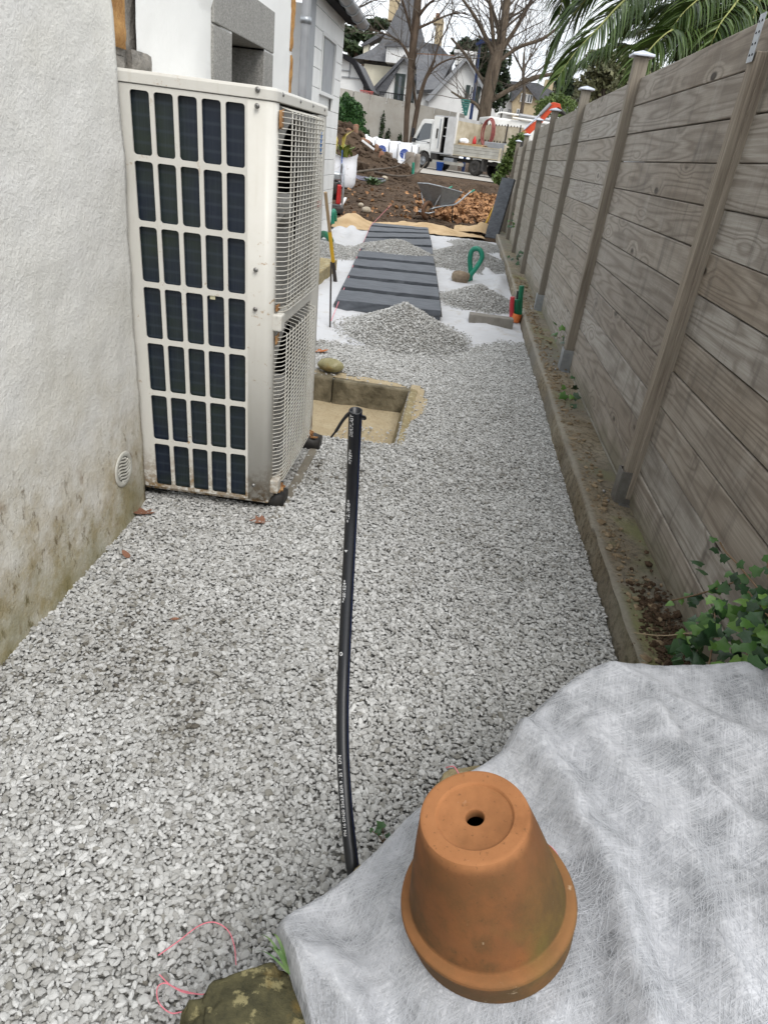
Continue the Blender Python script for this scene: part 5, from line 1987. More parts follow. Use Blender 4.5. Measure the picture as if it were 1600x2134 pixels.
# local: +x to the handles, y to the far side, z up
top = [(-.36, -.30), (-.42, 0), (-.36, .30), (.45, .32), (.52, .0), (.45, -.32)]
tb_ = MB()
tz = [.64, .66, .64, .56, .55, .56]
bot = [(-.12, -.17), (-.14, 0), (-.12, .17), (.30, .19), (.33, 0), (.30, -.19)]
n = 6
tb_.add([(x, y, z) for (x, y), z in zip(top, tz)] + [(x, y, .30 + .02 * (x > 0)) for x, y in bot], [(i, (i + 1) % n, n + (i + 1) % n, n + i) for i in range(n)] + [tuple(range(2 * n - 1, n - 1, -1))])
tr = tb_.build('tray', MAT['galv'], wb, local=True, fixn=True)
tr.modifiers.new('s', 'SOLIDIFY').thickness = .012
MB().tube([(x, y, z) for (x, y), z in zip(top, tz)] + [(top[0][0], top[0][1], tz[0])], .014, 8).build('rim', MAT['galv'], tr, local=True)
fr_ = MB()
for s in (-1, 1):
    fr_.tube(cr([(-.34, s * .06, .20), (-.30, s * .14, .24), (.0, s * .2, .29), (.35, s * .26, .34), (.75, s * .29, .54), (.95, s * .29, .60)], 6), .016, 8)
fr_.tube([(-.30, -.16, .17), (-.46, -.13, .14), (-.46, .13, .14), (-.30, .16, .17)], .014, 8)
fr_.build('frame', MAT['galv'], wb, local=True)
for s in (-1, 1):
    MB().tube([(.26, s * .24, .32), (.34, s * .24, .0), (.42, s * .24, .0)], .014, 8).build('leg', MAT['iron'], wb, local=True)
    MB().tube([(-.30, s * .10, .19), (-.28, s * .24, .48)], .012, 8).build('strut', MAT['galv'], wb, local=True)
    MB().tube([(.80, s * .29, .555), (.99, s * .29, .615)], .02, 8).build('grip', MAT['teal'], wb, local=True)
wm = Matrix.Translation((-.34, 0, .18)) @ Matrix.Rotation(R(90), 4, 'X')
wh = MB().lathe([(.10, -.03), (.155, -.042), (.178, -.025), (.182, 0), (.178, .025), (.155, .042), (.10, .03), (.10, -.03)], 28, m=wm).build('wheel', simple('muddy_tyre', (.15, .075, .04), (.07, .045, .03), 9, .9), wb, local=True)
MB().lathe([(0, -.02), (.10, -.02), (.10, .02), (0, .02)], 20, m=wm).build('rim', simple('muddy_rim', (.26, .16, .09), (.16, .10, .06), 9, .9), wh, local=True)

# ------------------------------------------------------------------ leaf litter, clods, mounds
def litter(n, area, name, label, mat, size, lift=.02, parent=None):
    V, F, T = [], [], []
    cnt = 0
    while cnt < n:
        px, py, w = area()
        p = atZ(px, py, 0)
        if p.y > 45 or p.y < 13.8: continue
        k = 1.3 / (1.3 - gz(p.y)) if gz(p.y) < 1 else 1
        p = CC + (p - CC) / k
        z = ground_z(p.x, p.y)
        s = size * random.uniform(.5, 1.35)
        c = Vector((p.x, p.y, z + lift + abs(random.gauss(0, w))))
        rm = Euler((random.gauss(0, .6), random.gauss(0, .6), random.uniform(0, 6.28))).to_matrix()
        b = len(V)
        out = [(0, -.5), (.42, -.35), (.5, .1), (.22, .25), (0, .6), (-.24, .22), (-.5, .12), (-.40, -.36)]
        for x, y in out:
            V.append(c + rm @ Vector((x * s, y * s, s * (.5 * x * x + random.uniform(-.08, .12)))))
        for q in ((0, 1, 2, 3), (0, 3, 4, 5), (0, 5, 6, 7)):
            F.append(tuple(b + i for i in q)); T.append(random.random())
        cnt += 1
    o = npmesh(name, np.array([tuple(v) for v in V]), np.array(F), mat, parent, tint=np.array(T))
    return o


def a_main():
    px = random.gauss(968, 42); py = random.gauss(435, 17)
    if py < 392 or py > 466 or px > 1042 or px < 865: return a_main()
    return px, py, .05


def a_upper():
    px = random.uniform(945, 1040); py = random.gauss(402, 9)
    return px, py, .04


def a_all():
    return random.uniform(700, 1035), random.uniform(383, 460), .005


tag(litter(1700, a_main, 'leaf_litter', '', MAT['litter'], .125), 'orange brown carpet of fallen plane leaves behind the wheelbarrow', 'fallen leaves', kind='stuff')
tag(litter(800, a_upper, 'leaf_drift', '', MAT['litter'], .13), 'drift of fallen leaves along the far right soil edge', 'fallen leaves', kind='stuff')
tag(litter(170, a_all, 'scattered_leaves', '', MAT['litter'], .10), 'single fallen leaves scattered over the bare soil', 'fallen leaves', kind='stuff')


def clods(n, area, size, mat, name, label):
    V, F = [], []
    bm = bmesh.new(); bmesh.ops.create_icosphere(bm, subdivisions=1, radius=1)
    base = np.array([v.co[:] for v in bm.verts]); fc = np.array([[v.index for v in f.verts] for f in bm.faces]); bm.free()
    for k in range(n):
        x, y, z = area()
        s = size * math.exp(random.gauss(0, .5))
        v = base * (1 + RNG.normal(size=(len(base), 1)) * .22) * np.array((s * random.uniform(.7, 1.3), s * random.uniform(.7, 1.3), s * random.uniform(.5, .9)))
        F.append(fc + len(V) * len(base)); V.append(v + np.array((x, y, z)))
    o = npmesh(name, np.concatenate(V), np.concatenate(F), mat)
    tag(o, label, 'soil', kind='stuff')


def soil_area():
    y = random.uniform(14.2, 33); x = random.uniform(-.22 * y - 1, min(1.0 + .05 * y, 3))
    return x, y, ground_z(x, y)


clods(2600, soil_area, .032, MAT['soil_red'], 'soil_clods', 'brown lumps of soil scattered over the dug garden')


def mound(name, cx, cy, rx, ry, h, label, seed, step=.14, mat=None, jag=.10):
    def zf(x, y):
        d = math.hypot((x - cx) / rx, (y - cy) / ry)
        k = max(0, 1 - d)
        s = k * k * (3 - 2 * k)
        return gz(y) - .08 + h * s + s * (jag * fn(x, y, 1.3, seed, 4) + jag * .6 * fn(x, y, 4.0, seed, 3)) * min(1, h)
    o = grid(name, span(cx - rx, cx + rx, step) + [cx + rx], span(cy - ry, cy + ry, step) + [cy + ry], zf, mat or MAT['soil_red'])
    tag(o, label, 'soil heap', 'heaps of dug soil')
    return zf


# big spoil heap on the left
mz = mound('spoil_heap', -6.6, 31.5, 5.6, 4.0, 1.75, 'large heap of brown soil left of the big bags', 3, jag=.30)


def heap_area():
    while True:
        x, y = random.uniform(-11.5, -2.2), random.uniform(28, 34.5)
        if math.hypot((x + 6.6) / 5.6, (y - 31.5) / 4) < .93: return x, y, mz(x, y) + .02


clods(1500, heap_area, .085, MAT['soil_red'], 'heap_clods', 'lumps of earth on the big spoil heap')
for k in range(26):
    while True:
        x = random.uniform(-7.2, -3.6); y = random.uniform(30.6, 32.6)
        if mz(x, y) > gz(y) + .35: break
    o = link('brick_rubble', rock_mesh((0, 0, 0), (.13, .09, .07), k * 3 + 1, sub=2, cut=.6, amp=.2), MAT['brick'], None, loc=(x, y, mz(x, y) + .06), rot=(random.random() * 3, random.random() * 3, random.random() * 3), scale=random.uniform(.7, 1.5))
    tag(o, 'lump of orange brick rubble on the crest of the spoil heap', 'brick', 'brick rubble on the spoil heap')
mz2 = mound('soil_ridge', -3.7, 18.0, 1.0, 1.8, .38, 'low ridge of brown soil in front of the small white bag', 8, jag=.16)
mz3 = mound('soil_mound', -1.1, 27.5, 1.0, 1.0, .42, 'dark clod heap right of the green stake', 12, jag=.25)
mz4 = mound('soil_mound', .35, 28.0, 1.1, .9, .40, 'dark clod heap in front of the truck rear wheel', 15, jag=.25)
mz5 = mound('soil_mound', -2.0, 30.2, 1.3, 1.0, .35, 'dark clod heap left of the green stake', 18, jag=.25)

# small white bag with plants
bgp = Vector((atY(714, 380, 22.6).x, 22.6, gz(22.6)))
bag = empty('plant_bag', tuple(bgp), label='small white builder bag with blue strap holding leafy plants', cat='bag')
vs = []
nu = 20
lv = [(0, .30), (.1, .36), (.35, .38), (.6, .37), (.78, .36), (.86, .385)]
for z, r in lv:
    for i in range(nu):
        a = 2 * math.pi * i / nu
        cx_, sy_ = math.cos(a), math.sin(a)
        q = r / max(abs(cx_), abs(sy_)) ** .75
        zz = z + (.07 * math.cos(2 * a + 1.57 * 0) * (z > .8)) + .02 * fn(i, z, .6, 2)
        vs.append((q * cx_ * (1 + .04 * fn(i, z * 4, .7, 1)), q * sy_, zz))
bb = MB().add(vs, [(j * nu + i, j * nu + (i + 1) % nu, (j + 1) * nu + (i + 1) % nu, (j + 1) * nu + i) for j in range(len(lv) - 1) for i in range(nu)], True)
bb.build('sack', MAT['bag'], bag, local=True)
MB().bar((.02, -.405, .0), (-.02, -.405, .98), .075, .012).build('strap', MAT['bluestrap'], bag, local=True)
MB().bar((-.36, -.30, .2), (-.38, -.30, .9), .05, .05).build('strap', MAT['bluestrap'], bag, local=True)
pv = MB()


def leaf_blades(n, c, L, w, spread, name, mat, parent, upness=1.0):
    V, F, T = [], [], []
    for k in range(n):
        a = random.uniform(0, 6.28); s = random.uniform(.6, 1.15) * L
        d = Vector((math.cos(a) * spread, math.sin(a) * spread, upness)).normalized()
        side = d.cross(Vector((0, 0, 1))).normalized() * w * random.uniform(.7, 1.2)
        b0 = Vector(c) + Vector((random.gauss(0, .08), random.gauss(0, .08), 0))
        m_ = b0 + d * s * .55; e = b0 + d * s * .85 + Vector((math.cos(a), math.sin(a), -.4)) * s * .25
        i = len(V)
        V += [b0 - side * .3, b0 + side * .3, m_ - side, m_ + side, e, e + side * .02]
        F += [(i, i + 1, i + 3, i + 2), (i + 2, i + 3, i + 5, i + 4)]
        t = random.random(); T += [t, t]
    o = npmesh(name, np.array([tuple(v) for v in V]), np.array(F), mat, parent, tint=np.array(T))
    return o


leaf_blades(26, (0, 0, .75), .62, .07, .6, 'leaves', leafmat('yellow_green_leaf', (.06, .12, .02), (.34, .32, .05)), bag)
leaf_blades(5, (-.1, 0, .9), .75, .05, .15, 'yellow_leaves', leafmat('yellow_leaf', (.30, .24, .04), (.42, .33, .06)), bag)
gc = empty('green_clump', (-3.15, 25.0, gz(25)), label='clump of strappy green leaves at the foot of the spoil heap', cat='plant')
leaf_blades(70, (0, 0, .0), .62, .03, 1.1, 'leaves', leafmat('strap_leaf', (.05, .10, .05), (.16, .24, .10)), gc, .7)
# coil of grey hose
cc_ = atZ(755, 374, 0); cc_ = CC + (cc_ - CC) * .86
pts = []
cz = gz(cc_.y)
for k in range(150):
    a = k / 150 * 6.28 * 4
    rr = .70 + .09 * math.sin(a * .37) + .05 * math.sin(a * 1.3)
    pts.append((cc_.x + rr * math.cos(a), cc_.y + rr * .95 * math.sin(a), cz + .05 + .05 * (k / 150) + .03 * math.sin(a * 2.1)))
tag(MB().tube(pts, .028, 8).build('hose_coil', simple('grey_blue_hose', (.11, .105, .15), (.17, .16, .21), 6, .5)), 'loose coil of grey blue hose on the soil below the spoil heap', 'hose')
p0 = Vector((-2.7, 26, gz(26)))
for k, pp in enumerate(([(-4.2, 24, .35), (-3.4, 25.5, .55), (-2.6, 27, .75), (-2.2, 27.6, 1.1)], [(-3.3, 26.4, .5), (-2.5, 26.8, .45), (-1.9, 27.2, .6), (-1.6, 27.9, 1.0)])):
    tag(MB().tube(cr(pp, 8), [.035] * 12 + [.02] * 13, 7).build('fallen_branch', MAT['twig']), ['bare fallen branch lying over the hose coil', 'short bent branch at the toe of the spoil heap'][k], 'branch')
# pale stone, timber offcut, white stick
for k, (px, py, s, lab) in enumerate(((763, 441, .10, 'round pale stone on the brown soil left of the string'), (800, 383, .12, 'pale stone beside the hose coil'), (752, 424, .07, 'small pale stone half sunk in the soil ridge'))):
    p = atZ(px, py, .05)
    tag(link('field_stone', rock_mesh((p.x, p.y, ground_z(p.x, p.y) + s * .35), (s, s * .85, s * .7), 60 + k, sub=3, amp=.1), simple('pale_stone_%d' % k, (.42, .37, .29), (.34, .29, .22), 8, .9)), lab, 'stone', 'stones on the soil')
tag(MB().box((-3.9, 28.6, 1.30), (.55, .10, .07), rot=Euler((.2, .45, .5))).build('white_offcut', MAT['white'], None, bevel=.006), 'white plastic offcut on the slope of the spoil heap', 'offcut')
# cement blocks / stump by the big bags
for k, (px, py, Y, w, h, lab) in enumerate(((802, 362, 33.5, .75, .80, 'grey stone slab leaning at the toe of the spoil heap'), (851, 356, 36.0, .60, .85, 'grey tree stump left of the truck'), (866, 358, 36.4, .42, .80, 'narrow grey stump beside the truck front wheel'))):
    p = atY(px, py, Y)
    sm_ = MB().lathe([(w * .62, -.1), (w * .50, .08), (w * .40, h * .3), (w * .36, h * .8), (w * .33, h * .98), (0, h)], 14).mesh('stump')
    for v in sm_.vertices: v.co.x *= 1 + .18 * fn(v.co.x * 3, v.co.y * 3, 1, k + v.co.z); v.co.y *= 1 + .18 * fn(v.co.y * 3, v.co.x * 3, 1, k + 5)
    o = link('grey_stump', sm_, simple('grey_stump_%d' % k, (.17, .145, .12), (.25, .22, .19), 3, .95), None, loc=(p.x, Y, gz(Y)))
    tag(o, lab, 'stump')
p = atY(861, 362, 31.0)
tag(corrugated([(p.x, 31.0, gz(31) - .1), (p.x - .02, 31.0, gz(31) + .25), (p.x - .05, 31.0, gz(31) + .62)], .06, MAT['teal'], 'green_stake', pitch=.06), 'short green pipe standing upright in the dug soil', 'pipe')
# compactor machine by the extension corner
mc = empty('compactor', (-2.72, 15.0, 0), (0, 0, R(15)), 'black and red compactor with tubular guard behind the extension', 'machine')
MB().box((0, 0, .08), (.5, .75, .12)).build('base_plate', MAT['iron'], mc, local=True, bevel=.02)
MB().box((.0, .05, .42), (.34, .36, .34)).build('engine', MAT['black'], mc, local=True, bevel=.03)
MB().box((.15, -.12, .36), (.09, .2, .36)).build('red_shroud', MAT['red'], mc, local=True, bevel=.02)
MB().lathe([(0, .05), (.12, .05), (.15, .03), (.15, -.03), (0, -.03)], 24, m=Matrix.Translation((-.02, -.16, .45)) @ Matrix.Rotation(R(90), 4, 'X')).build('starter', MAT['iron'], mc, local=True)
MB().box((.05, .0, .68), (.26, .3, .16)).build('tank', MAT['galv'], mc, local=True, bevel=.04)
for s in (-1, 1):
    MB().tube(cr([(s * .22, -.30, .10), (s * .22, -.32, .55), (s * .2, -.20, .86), (s * .2, .15, .88), (s * .22, .32, .5), (s * .22, .3, .1)], 6), .018, 8).build('guard_tube', MAT['galv'], mc, local=True)
a, b = atY(711, 428, 14.9), atY(720, 412, 15.2)
tag(MB().bar(a, b, .05, .03).build('pale_stick', MAT['white'], None), 'pale stick propped beside the compactor', 'stick')

# crumbs of earth and grit on the kerb
def kerb_area():
    y = random.uniform(1.1, 9.0) ** 1.0
    x = min(.86, .70 + abs(random.gauss(0, .06)))
    return x, y, .096 + .004 * random.random()


clods(1500, kerb_area, .0052, simple('earth_crumb', (.17, .12, .07), (.28, .22, .14), 30, .95), 'kerb_crumbs', 'crumbs of earth and grit lying on the kerb')


def kerb_dark():
    y = random.gauss(1.75, .16); x = random.gauss(.80, .04)
    return x, y, .098


clods(700, kerb_dark, .0045, MAT['soil'], 'kerb_humus', 'dark rotted humus on the near end of the kerb')


# ------------------------------------------------------------------ far things: helpers
def pp(pts, Y):
    out = []
    for x, y in pts:
        p = atY(x, y, Y); out.append((p.x, p.z))
    return out


def ppr(name, pts, Y, depth, mat, parent=None, bevel=0):
    return MB().prism(pp(pts, Y), 'y', Y, Y + depth).build(name, mat, parent, fixn=True, bevel=bevel)


def prect(name, x0, y0, x1, y1, Y, depth, mat, parent):
    """upright box whose front covers about the pixel box at depth Y"""
    a = atY((x0 + x1) / 2, y0, Y); b = atY((x0 + x1) / 2, y1, Y)
    w = (x1 - x0) * Y / 1608 * .985
    return MB().box(((a.x + b.x) / 2, Y + depth / 2, (a.z + b.z) / 2), (w, depth, abs(a.z - b.z))).build(name, mat, parent)


def window_px(parent, x0, y0, x1, y1, Y, frame='housewhite', pane='glass', bars=1):
    f = prect('window', x0, y0, x1, y1, Y - .06, .05, MAT[frame], parent)
    n = bars + 1
    a = atY((x0 + x1) / 2, y0, Y); b = atY((x0 + x1) / 2, y1, Y)
    w = (x1 - x0) * Y / 1608 * .985; h = abs(a.z - b.z); cx = (a.x + b.x) / 2; cz = (a.z + b.z) / 2
    for k in range(n):
        pw = (w - .08 * (n + 1)) / n
        MB().box((cx - w / 2 + .08 + pw / 2 + k * (pw + .08), Y - .065, cz), (pw, .03, h - .14)).build('pane', MAT[pane], f)
    return f


# boundary wall across the back
e0, e1 = atY(700, 193, 46.5), atY(968, 249, 49.5)
bw = MB()
dv = Vector((e1.x - e0.x, e1.y - e0.y, 0)); nv = Vector((-dv.y, dv.x, 0)).normalized() * .3
bwall = empty('boundary_wall', (e0.x, e0.y, 0), label='tall streaked grey concrete wall behind the big bags and truck', cat='wall')
vs = [(e0.x, e0.y, 0), (e1.x, e1.y, 0), (e1.x + nv.x, e1.y + nv.y, 0), (e0.x + nv.x, e0.y + nv.y, 0)]
vs = vs + [(x, y, e0.z if k in (0, 3) else e1.z) for k, (x, y, z) in enumerate(vs)]
bw.add(vs, [(0, 3, 2, 1), (4, 5, 6, 7), (0, 1, 5, 4), (1, 2, 6, 5), (2, 3, 7, 6), (3, 0, 4, 7)])
bw.build('wall_face', MAT['wallconc'], bwall)
cp_ = MB()
for q in range(8):
    a = e0.lerp(e1, q / 8); b = e0.lerp(e1, (q + 1) / 8)
    MB().bar((a.x + .02, a.y + .1, a.z + .05), (b.x - .03, b.y + .1, b.z + .05), .10, .5).build('coping_stone', MAT['wallconc'], bwall)

# ------------------------------------------------------------------ villa with the bell cast roof
VY = 62
villa = empty('villa', (atY(830, 300, VY).x, VY, 0), label='tall villa with steep grey slate roof and two chimneys', cat='house')
prect('cream_wall', 750, 138, 872, 330, VY + 1.0, 3.2, MAT['cream'], villa)
rc = atY(833, 134, VY)
zt = atY(838, -30, VY).z; ze = rc.z
rp = []
for (py, hw_) in ((137, 94), (126, 78), (112, 60), (97, 47), (78, 39), (56, 31), (30, 24), (0, 14), (-25, 6)):
    rp.append((hw_ * VY / 1608 * 1.414, atY(833, py, VY).z))
tilt = (atY(838, -25, VY).x - atY(833, 134, VY).x)
MB().lathe(rp + [(0.01, zt + .3)], 4, m=Matrix.Translation((rc.x * 1.03 + .15, VY + 2.4, 0)) @ Matrix.Diagonal((1.03, .5, 1.03, 1)), smooth=False, a0=R(45)).build('main_roof', MAT['roof'], villa)
ch = prect('chimney', 811, -20, 829, 42, VY + 2.0, 1.2, MAT['beige'], villa)
ch2 = prect('tall_chimney', 905, 40, 919, 125, VY + 4, 1.0, MAT['beige'], villa)
prect('chimney_head', 903, 36, 922, 48, VY + 3.9, 1.2, MAT['beige'], ch2)
prect('chimney_pot', 908, 26, 916, 37, VY + 4.2, .5, MAT['brick'], ch2)
prect('dormer', 805, 95, 850, 131, VY - .3, 2.5, MAT['housewhite'], villa)
ppr('dormer_roof', [(800, 96), (852, 96), (846, 86), (808, 85)], VY - .5, 2.6, MAT['roof'], villa)
prect('side_turret', 757, 88, 767, 122, VY + 3, 1, MAT['cream'], villa)
ppr('side_turret_roof', [(751, 92), (797, 63), (802, 70), (768, 90), (756, 95)], VY + 2.8, 1.6, MAT['roof'], villa)
ppr('wing_roof', [(866, 84), (915, 92), (940, 120), (940, 150), (860, 150)], VY + 1.5, 3, MAT['roof'], villa)
# front gable wing
GY = 58
ppr('gable_wall', [(790, 240), (790, 190), (842, 118), (884, 205), (884, 245)], GY, 4, MAT['housewhite'], villa)
ppr('gable_roof', [(764, 195), (771, 197), (842, 121), (884, 206), (889, 202), (843, 112)], GY - .5, 5, MAT['roof'], villa)
ppr('gable_skirt', [(764, 196), (800, 196), (832, 138)], GY - .35, 4.5, MAT['roof'], villa)
for (x0, x1) in ((822, 842), (855, 864)):
    f = prect('window', x0, 152, x1, 213, GY - .1, .1, MAT['shutter'], villa)
    prect('pane', x0 + (x1 - x0) * .35, 158, x0 + (x1 - x0) * .65, 209, GY - .13, .05, MAT['glass'], f)
rail = MB()
for k in range(17):
    x = 791 + k * 3.3
    a, b = atY(x, 190 + (x - 791) * .13, GY - .9), atY(x, 208 + (x - 791) * .13, GY - .9)
    rail.bar(a, b, .035)
rail.bar(atY(790, 190, GY - .9), atY(846, 197.5, GY - .9), .06); rail.bar(atY(790, 209, GY - .9), atY(846, 216, GY - .9), .06)
rail.build('balcony_railing', MAT['darkwood'], villa)
ppr('balcony_slab', [(788, 209), (848, 216), (848, 221), (788, 214)], GY - 1.0, 1.0, MAT['housewhite'], villa)

# annexe with white gable
NY = 55
ann = empty('annexe_house', (atY(935, 300, NY).x, NY, 0), label='white gabled annexe with slate roof and dark shutters behind the truck', cat='house')
ppr('gable_wall', [(893, 270), (893, 208), (972, 122), (1003, 178), (1001, 270)], NY, 6, MAT['housewhite'], ann)
ppr('verge', [(884, 207), (973, 115), (1009, 182), (1005, 186), (972, 125), (893, 211)], NY - .4, .3, MAT['greymetal'], ann)
ppr('roof', [(884, 206), (973, 114), (1010, 182), (1006, 184), (972, 121), (890, 209)], NY - .1, 7, MAT['roof'], ann)
fm = MB()
a, b, c, d = atY(866, 118, NY + 6), atY(950, 122, NY + 6), atY(912, 193, NY + .6), atY(868, 195, NY + .6)
fm.add([a, b, c, d], [(0, 1, 2, 3)])
o = fm.build('front_slope', MAT['roof'], ann); o.modifiers.new('s', 'SOLIDIFY').thickness = .25
MB().bar(a + Vector((0, -.1, .1)), b + Vector((0, -.1, .1)), .25).build('ridge_tiles', MAT['brick'], ann)
prect('left_wall', 868, 193, 896, 245, NY + 1, 4, MAT['housewhite'], ann)
prect('chimney', 950, 108, 990, 136, NY + 2.2, 1.5, MAT['housewhite'], ann)
prect('chimney_cap', 947, 104, 993, 111, NY + 2.0, 1.9, MAT['housewhite'], ann)
w_ = window_px(ann, 978, 178, 990, 212, NY)
for (x0, x1) in ((969, 977.5), (990.5, 999)):
    s = prect('shutter', x0, 176 + (x0 - 969) * .13, x1, 216 + (x0 - 969) * .13, NY - .12, .1, MAT['shutter'], ann)

# half timbered house at the left
HY = 52
ht = empty('timbered_house', (atY(735, 300, HY).x, HY, 0), label='white house with black barge boards above the hedge', cat='house')
ppr('wall', [(690, 240), (690, 118), (712, 118), (735, 128), (757, 178), (757, 240)], HY, 5, MAT['housewhite'], ht)
ppr('barge_board', [(690, 109), (713, 109), (739, 122), (769, 184), (763, 188), (733, 132), (712, 119), (690, 118)], HY - .5, .9, MAT['darkwood'], ht)
ppr('roof', [(690, 111), (713, 111), (739, 123), (768, 183), (764, 186), (735, 129), (712, 117), (690, 117)], HY + .3, 5, MAT['roof'], ht)
for (x0, y0, x1, y1) in ((712, 160, 757, 162.5), (727, 130, 729, 162), (712, 145, 728, 147)):
    prect('timber', x0, y0, x1, y1, HY - .08, .1, MAT['greymetal'], ht)
prect('satellite_box', 727, 190, 739, 200, HY - .8, .4, MAT['black'], ht)
rl = MB()
for k in range(8):
    x = 752 + k * 3.4
    rl.bar(atY(x, 187 + k * .4, HY - 2.5), atY(x, 205 + k * .4, HY - 2.5), .045)
rl.bar(atY(750, 187, HY - 2.5), atY(778, 191, HY - 2.5), .06)
tag(rl.build('red_railing', simple('red_rail', (.40, .10, .09), (.34, .08, .07), 4, .6)), 'short red railing between timbered house and villa', 'railing')

# pair of houses far right
RY = 88
rh = empty('far_house', (atY(1080, 300, RY).x, RY, 0), label='far slate roofed house with beige gable right of the bare tree', cat='house')
prect('white_wall', 1024, 205, 1075, 262, RY + 1, 8, MAT['housewhite'], rh)
ppr('main_roof', [(1026, 208), (1064, 168), (1120, 172), (1154, 190), (1140, 216), (1080, 214)], RY + 1.5, 6, MAT['roof'], rh)
ppr('gable_wall', [(1067, 265), (1067, 208), (1096, 176), (1124, 214), (1124, 270)], RY, 4, MAT['beige'], rh)
ppr('gable_roof', [(1063, 208), (1096, 170), (1130, 214), (1126, 216), (1096, 178), (1068, 210)], RY - .4, 5, MAT['roof'], rh)
for (x0, x1, y0, y1) in ((1085, 1097, 194, 212), (1098, 1109, 196, 214), (1040, 1049, 223, 237), (1057, 1065, 225, 239), (1076, 1086, 226, 240)):
    window_px(rh, x0, y0, x1, y1, RY - .1 if x0 > 1070 else RY + .95)
dm = prect('dormer', 1052, 188, 1065, 204, RY + .4, 2, MAT['shutter'], rh)
prect('dormer_pane', 1053, 190, 1061, 203, RY + .3, .1, MAT['housewhite'], dm)
prect('chimney', 1135, 165, 1152, 190, RY + 5, 1.5, MAT['beige'], rh)

# ------------------------------------------------------------------ trees
def twig(mb, p, d, L, r, depth, rr, droop=0.0, spread=.6):
    n = 3
    pts = [p]
    rs = [r]
    q = p
    for k in range(n):
        d = (d + Vector((rr.gauss(0, .14), rr.gauss(0, .14), rr.gauss(.03, .12) - droop))).normalized()
        q = q + d * L / n
        pts.append(q); rs.append(r * (1 - .42 * (k + 1) / n))
    mb.tube(pts, rs, 5 if depth > 2 else 3, cap=False)
    if depth <= 0: return
    for k in range(rr.choice((2, 3, 3))):
        i = rr.choice((1, 2, 3, 3))
        nd = (d + Vector((rr.gauss(0, spread), rr.gauss(0, spread), rr.gauss(.1, spread * .8)))).normalized()
        twig(mb, pts[i], nd, L * rr.uniform(.55, .82), rs[i] * rr.uniform(.5, .68), depth - 1, rr, droop, spread)


def bare_tree(name, label, Y, trunk, limbs, seed, mat, depth=4, twl=1.8, every=2):
    rr = random.Random(seed)
    b = atY(trunk[0][0], trunk[0][1], Y)
    e = empty(name, (b.x, Y, gz(Y)), label=label, cat='tree')
    m = MB()
    tw_ = MB()
    for k, L in enumerate([trunk] + limbs):
        dy = 0 if k == 0 else rr.uniform(-1.5, 1.5)
        P = [atY(x, y, Y + dy * i / max(1, len(L) - 1)) for i, (x, y, r) in enumerate(L)]
        if k == 0: P = [Vector((P[0].x, Y, gz(Y) - .2))] + P
        rad = [r * Y / 1608 for x, y, r in L]
        if k == 0: rad = [rad[0] * 1.25] + rad
        C_ = cr(P, 5)
        rs = []
        for i in range(len(C_)):
            t = i / (len(C_) - 1) * (len(rad) - 1); j = min(int(t), len(rad) - 2)
            rs.append(rad[j] * (1 - t + j) + rad[j + 1] * (t - j))
        m.tube(C_, rs, 10)
        if k > 0 or depth > 4:
            for i in range(2, len(C_), every):
                for q in range(rr.choice((1, 2))):
                    d = (C_[min(i + 1, len(C_) - 1)] - C_[i - 1]).normalized()
                    nd = (d + Vector((rr.gauss(0, .7), rr.gauss(0, .6), rr.gauss(.2, .5)))).normalized()
                    twig(tw_, C_[i], nd, twl * rr.uniform(.6, 1.2), max(.022, rs[i] * .30), depth - (0 if i > 4 else 1), rr)
    m.build('trunk', mat, e)
    tw_.build('crown', MAT['twig'], e)
    return e


bare_tree('plane_tree', 'big bare plane tree with thick pale trunk behind the truck', 47,
          [(1008, 245, 13.5), (1014, 205, 12.5), (1023, 165, 13), (1032, 128, 12.5), (1038, 105, 10)],
          [[(1037, 112, 10), (1046, 70, 8.5), (1054, 20, 7.5), (1062, -50, 6)],
           [(1034, 122, 5.5), (1016, 85, 4.2), (990, 35, 3.2), (958, -10, 2)],
           [(1036, 115, 5.5), (1066, 72, 4), (1092, 28, 3), (1120, -30, 2)],
           [(1018, 212, 5), (1058, 188, 4.2), (1110, 162, 4), (1175, 150, 2.5)],
           [(1036, 130, 4), (1080, 98, 3.2), (1130, 80, 3), (1170, 50, 2)],
           [(1018, 185, 3.6), (1000, 158, 3), (972, 116, 3), (940, 78, 2)],
           [(1034, 120, 4), (1026, 70, 3), (1022, 20, 3), (1018, -40, 2)],
           [(1008, 240, 4), (990, 215, 3), (965, 205, 2.5), (940, 190, 1.5)]], 5, MAT['barkpale'], depth=4, twl=2.3)
bare_tree('slim_tree', 'slim brown tree trunk left of the truck cab, the taller one', 45,
          [(845, 298, 5.2), (848, 230, 5.5), (856, 150, 7), (861, 90, 7.5), (868, 30, 8), (874, -50, 6)],
          [[(858, 130, 4), (840, 95, 2.5), (815, 75, 1.5), (770, 60, 1)],
           [(862, 80, 4), (850, 40, 2.6), (838, 0, 2), (820, -40, 1)],
           [(866, 40, 4), (890, 10, 2.4), (915, -10, 1.6), (940, -40, 1)],
           [(866, 60, 3), (900, 45, 2), (935, 30, 1.5), (970, 25, 1)]], 9, MAT['barkdark'], depth=3, twl=1.9)
bare_tree('slim_tree', 'thinner forked tree trunk leaning right beside the taller slim one', 45.6,
          [(857, 298, 5), (867, 240, 5), (874, 205, 4.5), (886, 165, 3.5), (905, 125, 2.5)],
          [[(868, 225, 3), (862, 180, 2), (862, 140, 1.5), (870, 100, 1)],
           [(886, 165, 2.5), (905, 140, 2), (930, 125, 1.4), (960, 118, 1)],
           [(903, 128, 2), (915, 90, 1.5), (930, 60, 1.2), (945, 20, 1)]], 14, MAT['barkdark'], depth=3, twl=1.5)
